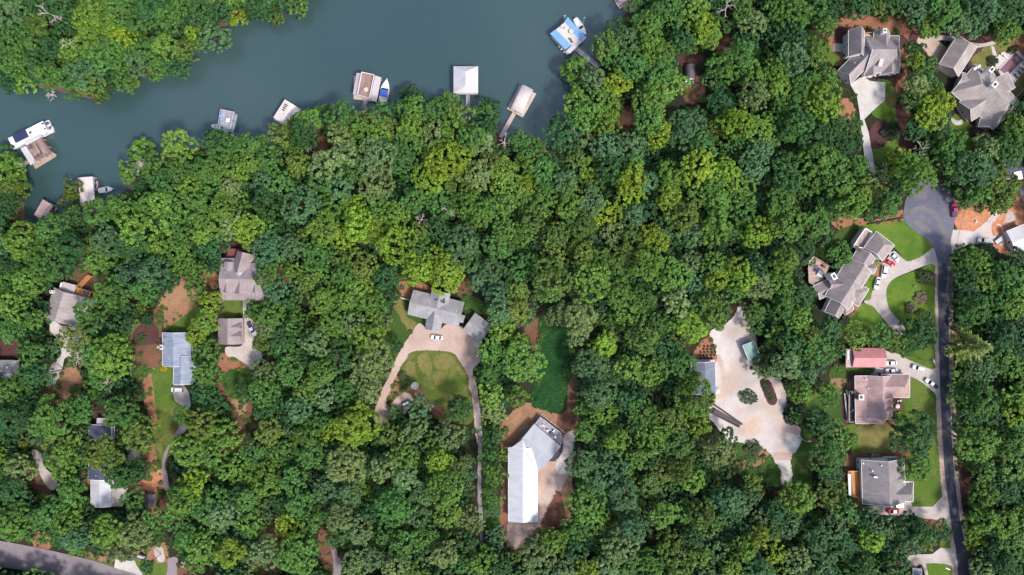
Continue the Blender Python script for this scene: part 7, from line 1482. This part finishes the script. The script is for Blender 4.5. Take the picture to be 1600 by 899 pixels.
shrub('round bush on the grass by the dormered house path', R14.w(350, 480), 3.0, 3.2, 2.4, (.05, .085, .015))
shrub('yellow-green bush beside the pickup on the curved drive', R14.w(398, 700), 2.6, 2.9, 2.2, (.075, .12, .012))
shrub('dark bush on the small island lawn near the dormered garage', R14.w(248, 505), 1.3, .8, .9, (.03, .05, .015))
shrub('dark maroon bush at the corner of the island lawn path', R14.w(115, 452), 1.4, 1.6, 1.2, (.045, .035, .035))
shrub('green bush on the dark garden bed', R15.w(748, 445), 1.9, 1.9, 1.3, (.045, .085, .025))
shrub('dark hedge clump above the garden bed', R15.w(775, 325), 2.9, 1.8, 1.6, (.025, .055, .018))
shrub('bush beside the two-tone grey garage', R13.w(600, 205), 1.9, 1.9, 1.6, (.05, .085, .035))
shrub('round green bush at the lower edge of the round lawn', R13.w(548, 775), 4.0, 3.9, 3.2, (.035, .08, .035))
shrub('olive bush left of the fire pit', R13.w(210, 620), 2.6, 2.4, 1.5, (.055, .08, .022))
shrub('olive bush between the fire pit and the dirt fork', R13.w(190, 575), 1.5, 2.0, 1.2, (.055, .075, .025))
shrub('green bush on the small lawn corner below the gravel lot', T11.w(1130, 300), 3.5, 3.2, 2.4, (.045, .075, .025))
shrub('bright green bush beside the white lower driveway', RF.w(790, 510), 1.9, 2.6, 2.0, (.02, .085, .03))
shrub('dark bush on the curve of the clay mound by the gravel lane house', R9.w(480, 345), .8, .8, .7, (.03, .045, .02))

# ---------------------------------------------------------------- bare trees
def bare(label, zt, x, y, h, spread, tilt=(0, 0), seed=1, n=7):
    b_ = zt.w(x, y, h * .8); o = thing('bare_tree', label, 'bare tree', b_); r = random.Random(seed); mb = MB(); br = MB()
    top = Vector((b_[0] + tilt[0], b_[1] + tilt[1], h)); base = Vector((*b_, -.2)); mid = base.lerp(top, .55)
    mb.tube(base, mid, .2, .15, 8).tube(mid, top, .15, .05, 8); mb.build('trunk', 'bark_dead', o)
    def grow(p, d, L, rad, lev):
        e = p + d * L; br.tube(p, e, rad, rad * .6, 5)
        if lev == 0: return
        for k in range(3):
            dd = (d + Vector((r.uniform(-.8, .8), r.uniform(-.8, .8), r.uniform(-.25, .3)))).normalized(); grow(p.lerp(e, r.uniform(.45, 1)), dd, L * r.uniform(.5, .75), rad * .6, lev - 1)
    for k in range(n):
        a = 2 * math.pi * k / n + r.uniform(-.4, .4); u = r.uniform(.6, 1)
        grow(mid.lerp(top, (u - .55) / .45 if u > .55 else 0), Vector((math.cos(a), math.sin(a), r.uniform(.1, .5))).normalized(), spread * r.uniform(.4, .6), .12, 2)
    br.build('branches', 'bark_dead', o)
bare('large bare grey tree leaning over the far bank wood', T1, 290, 95, 15, 4.6, (-4, 2), 3, 6)
bare('smaller bare grey tree below the large one on the far bank', T1, 340, 200, 14, 3.0, (-1, -1), 5, 5)
bare('bare white tree at the shore by the curved-canopy dock gangway', T2, 1165, 690, 12, 3.4, (0, 3), 7, 5)
bare('tall bare trunk among dark crowns near the top edge', T3, 1035, 70, 15, 4.5, (-3, 5), 9, 6)
bare('grey dead crown on the dark shore tree by the cove', T3, 295, 625, 11, 3.0, (0, 0), 11, 6)
bare('pale dead crown in a gap above the low grey-roofed house', T6, 895, 100, 13, 3.4, (0, 1), 13, 7)
bare('dim dead crown beside the pale dead crown in the wood', T6, 780, 130, 12, 3.0, (0, 0), 15, 6)
bare('bleached bare limbs over the concrete drive of the taupe house', R15, 330, 560, 11, 4.0, (1, -1), 17, 7)
bare('long white limb reaching above the navy-roofed house', R15, 470, 770, 12, 4.2, (3, 3), 19, 6)
bare('pale branches showing through the crown above the curved concrete drive', R16, 190, 150, 13.5, 3.2, (1, 1), 21, 6)
bare('white bare branches below the mulch circle lawn', T4, 735, 690, 9, 4.0, (-2, -1), 23, 6)
bare('thin grey branches between the two lakefront house lots', T4, 690, 400, 10.5, 3.0, (1, 2), 25, 5)
bare('short bare grey snag by the red soil gap near the shore', T2, 250, 700, 9, 2.0, (0, 0), 27, 4)
bare('low bare brush on the muddy point of the far bank', T1, 245, 445, 2.6, 2.6, (0, 0), 29, 8)
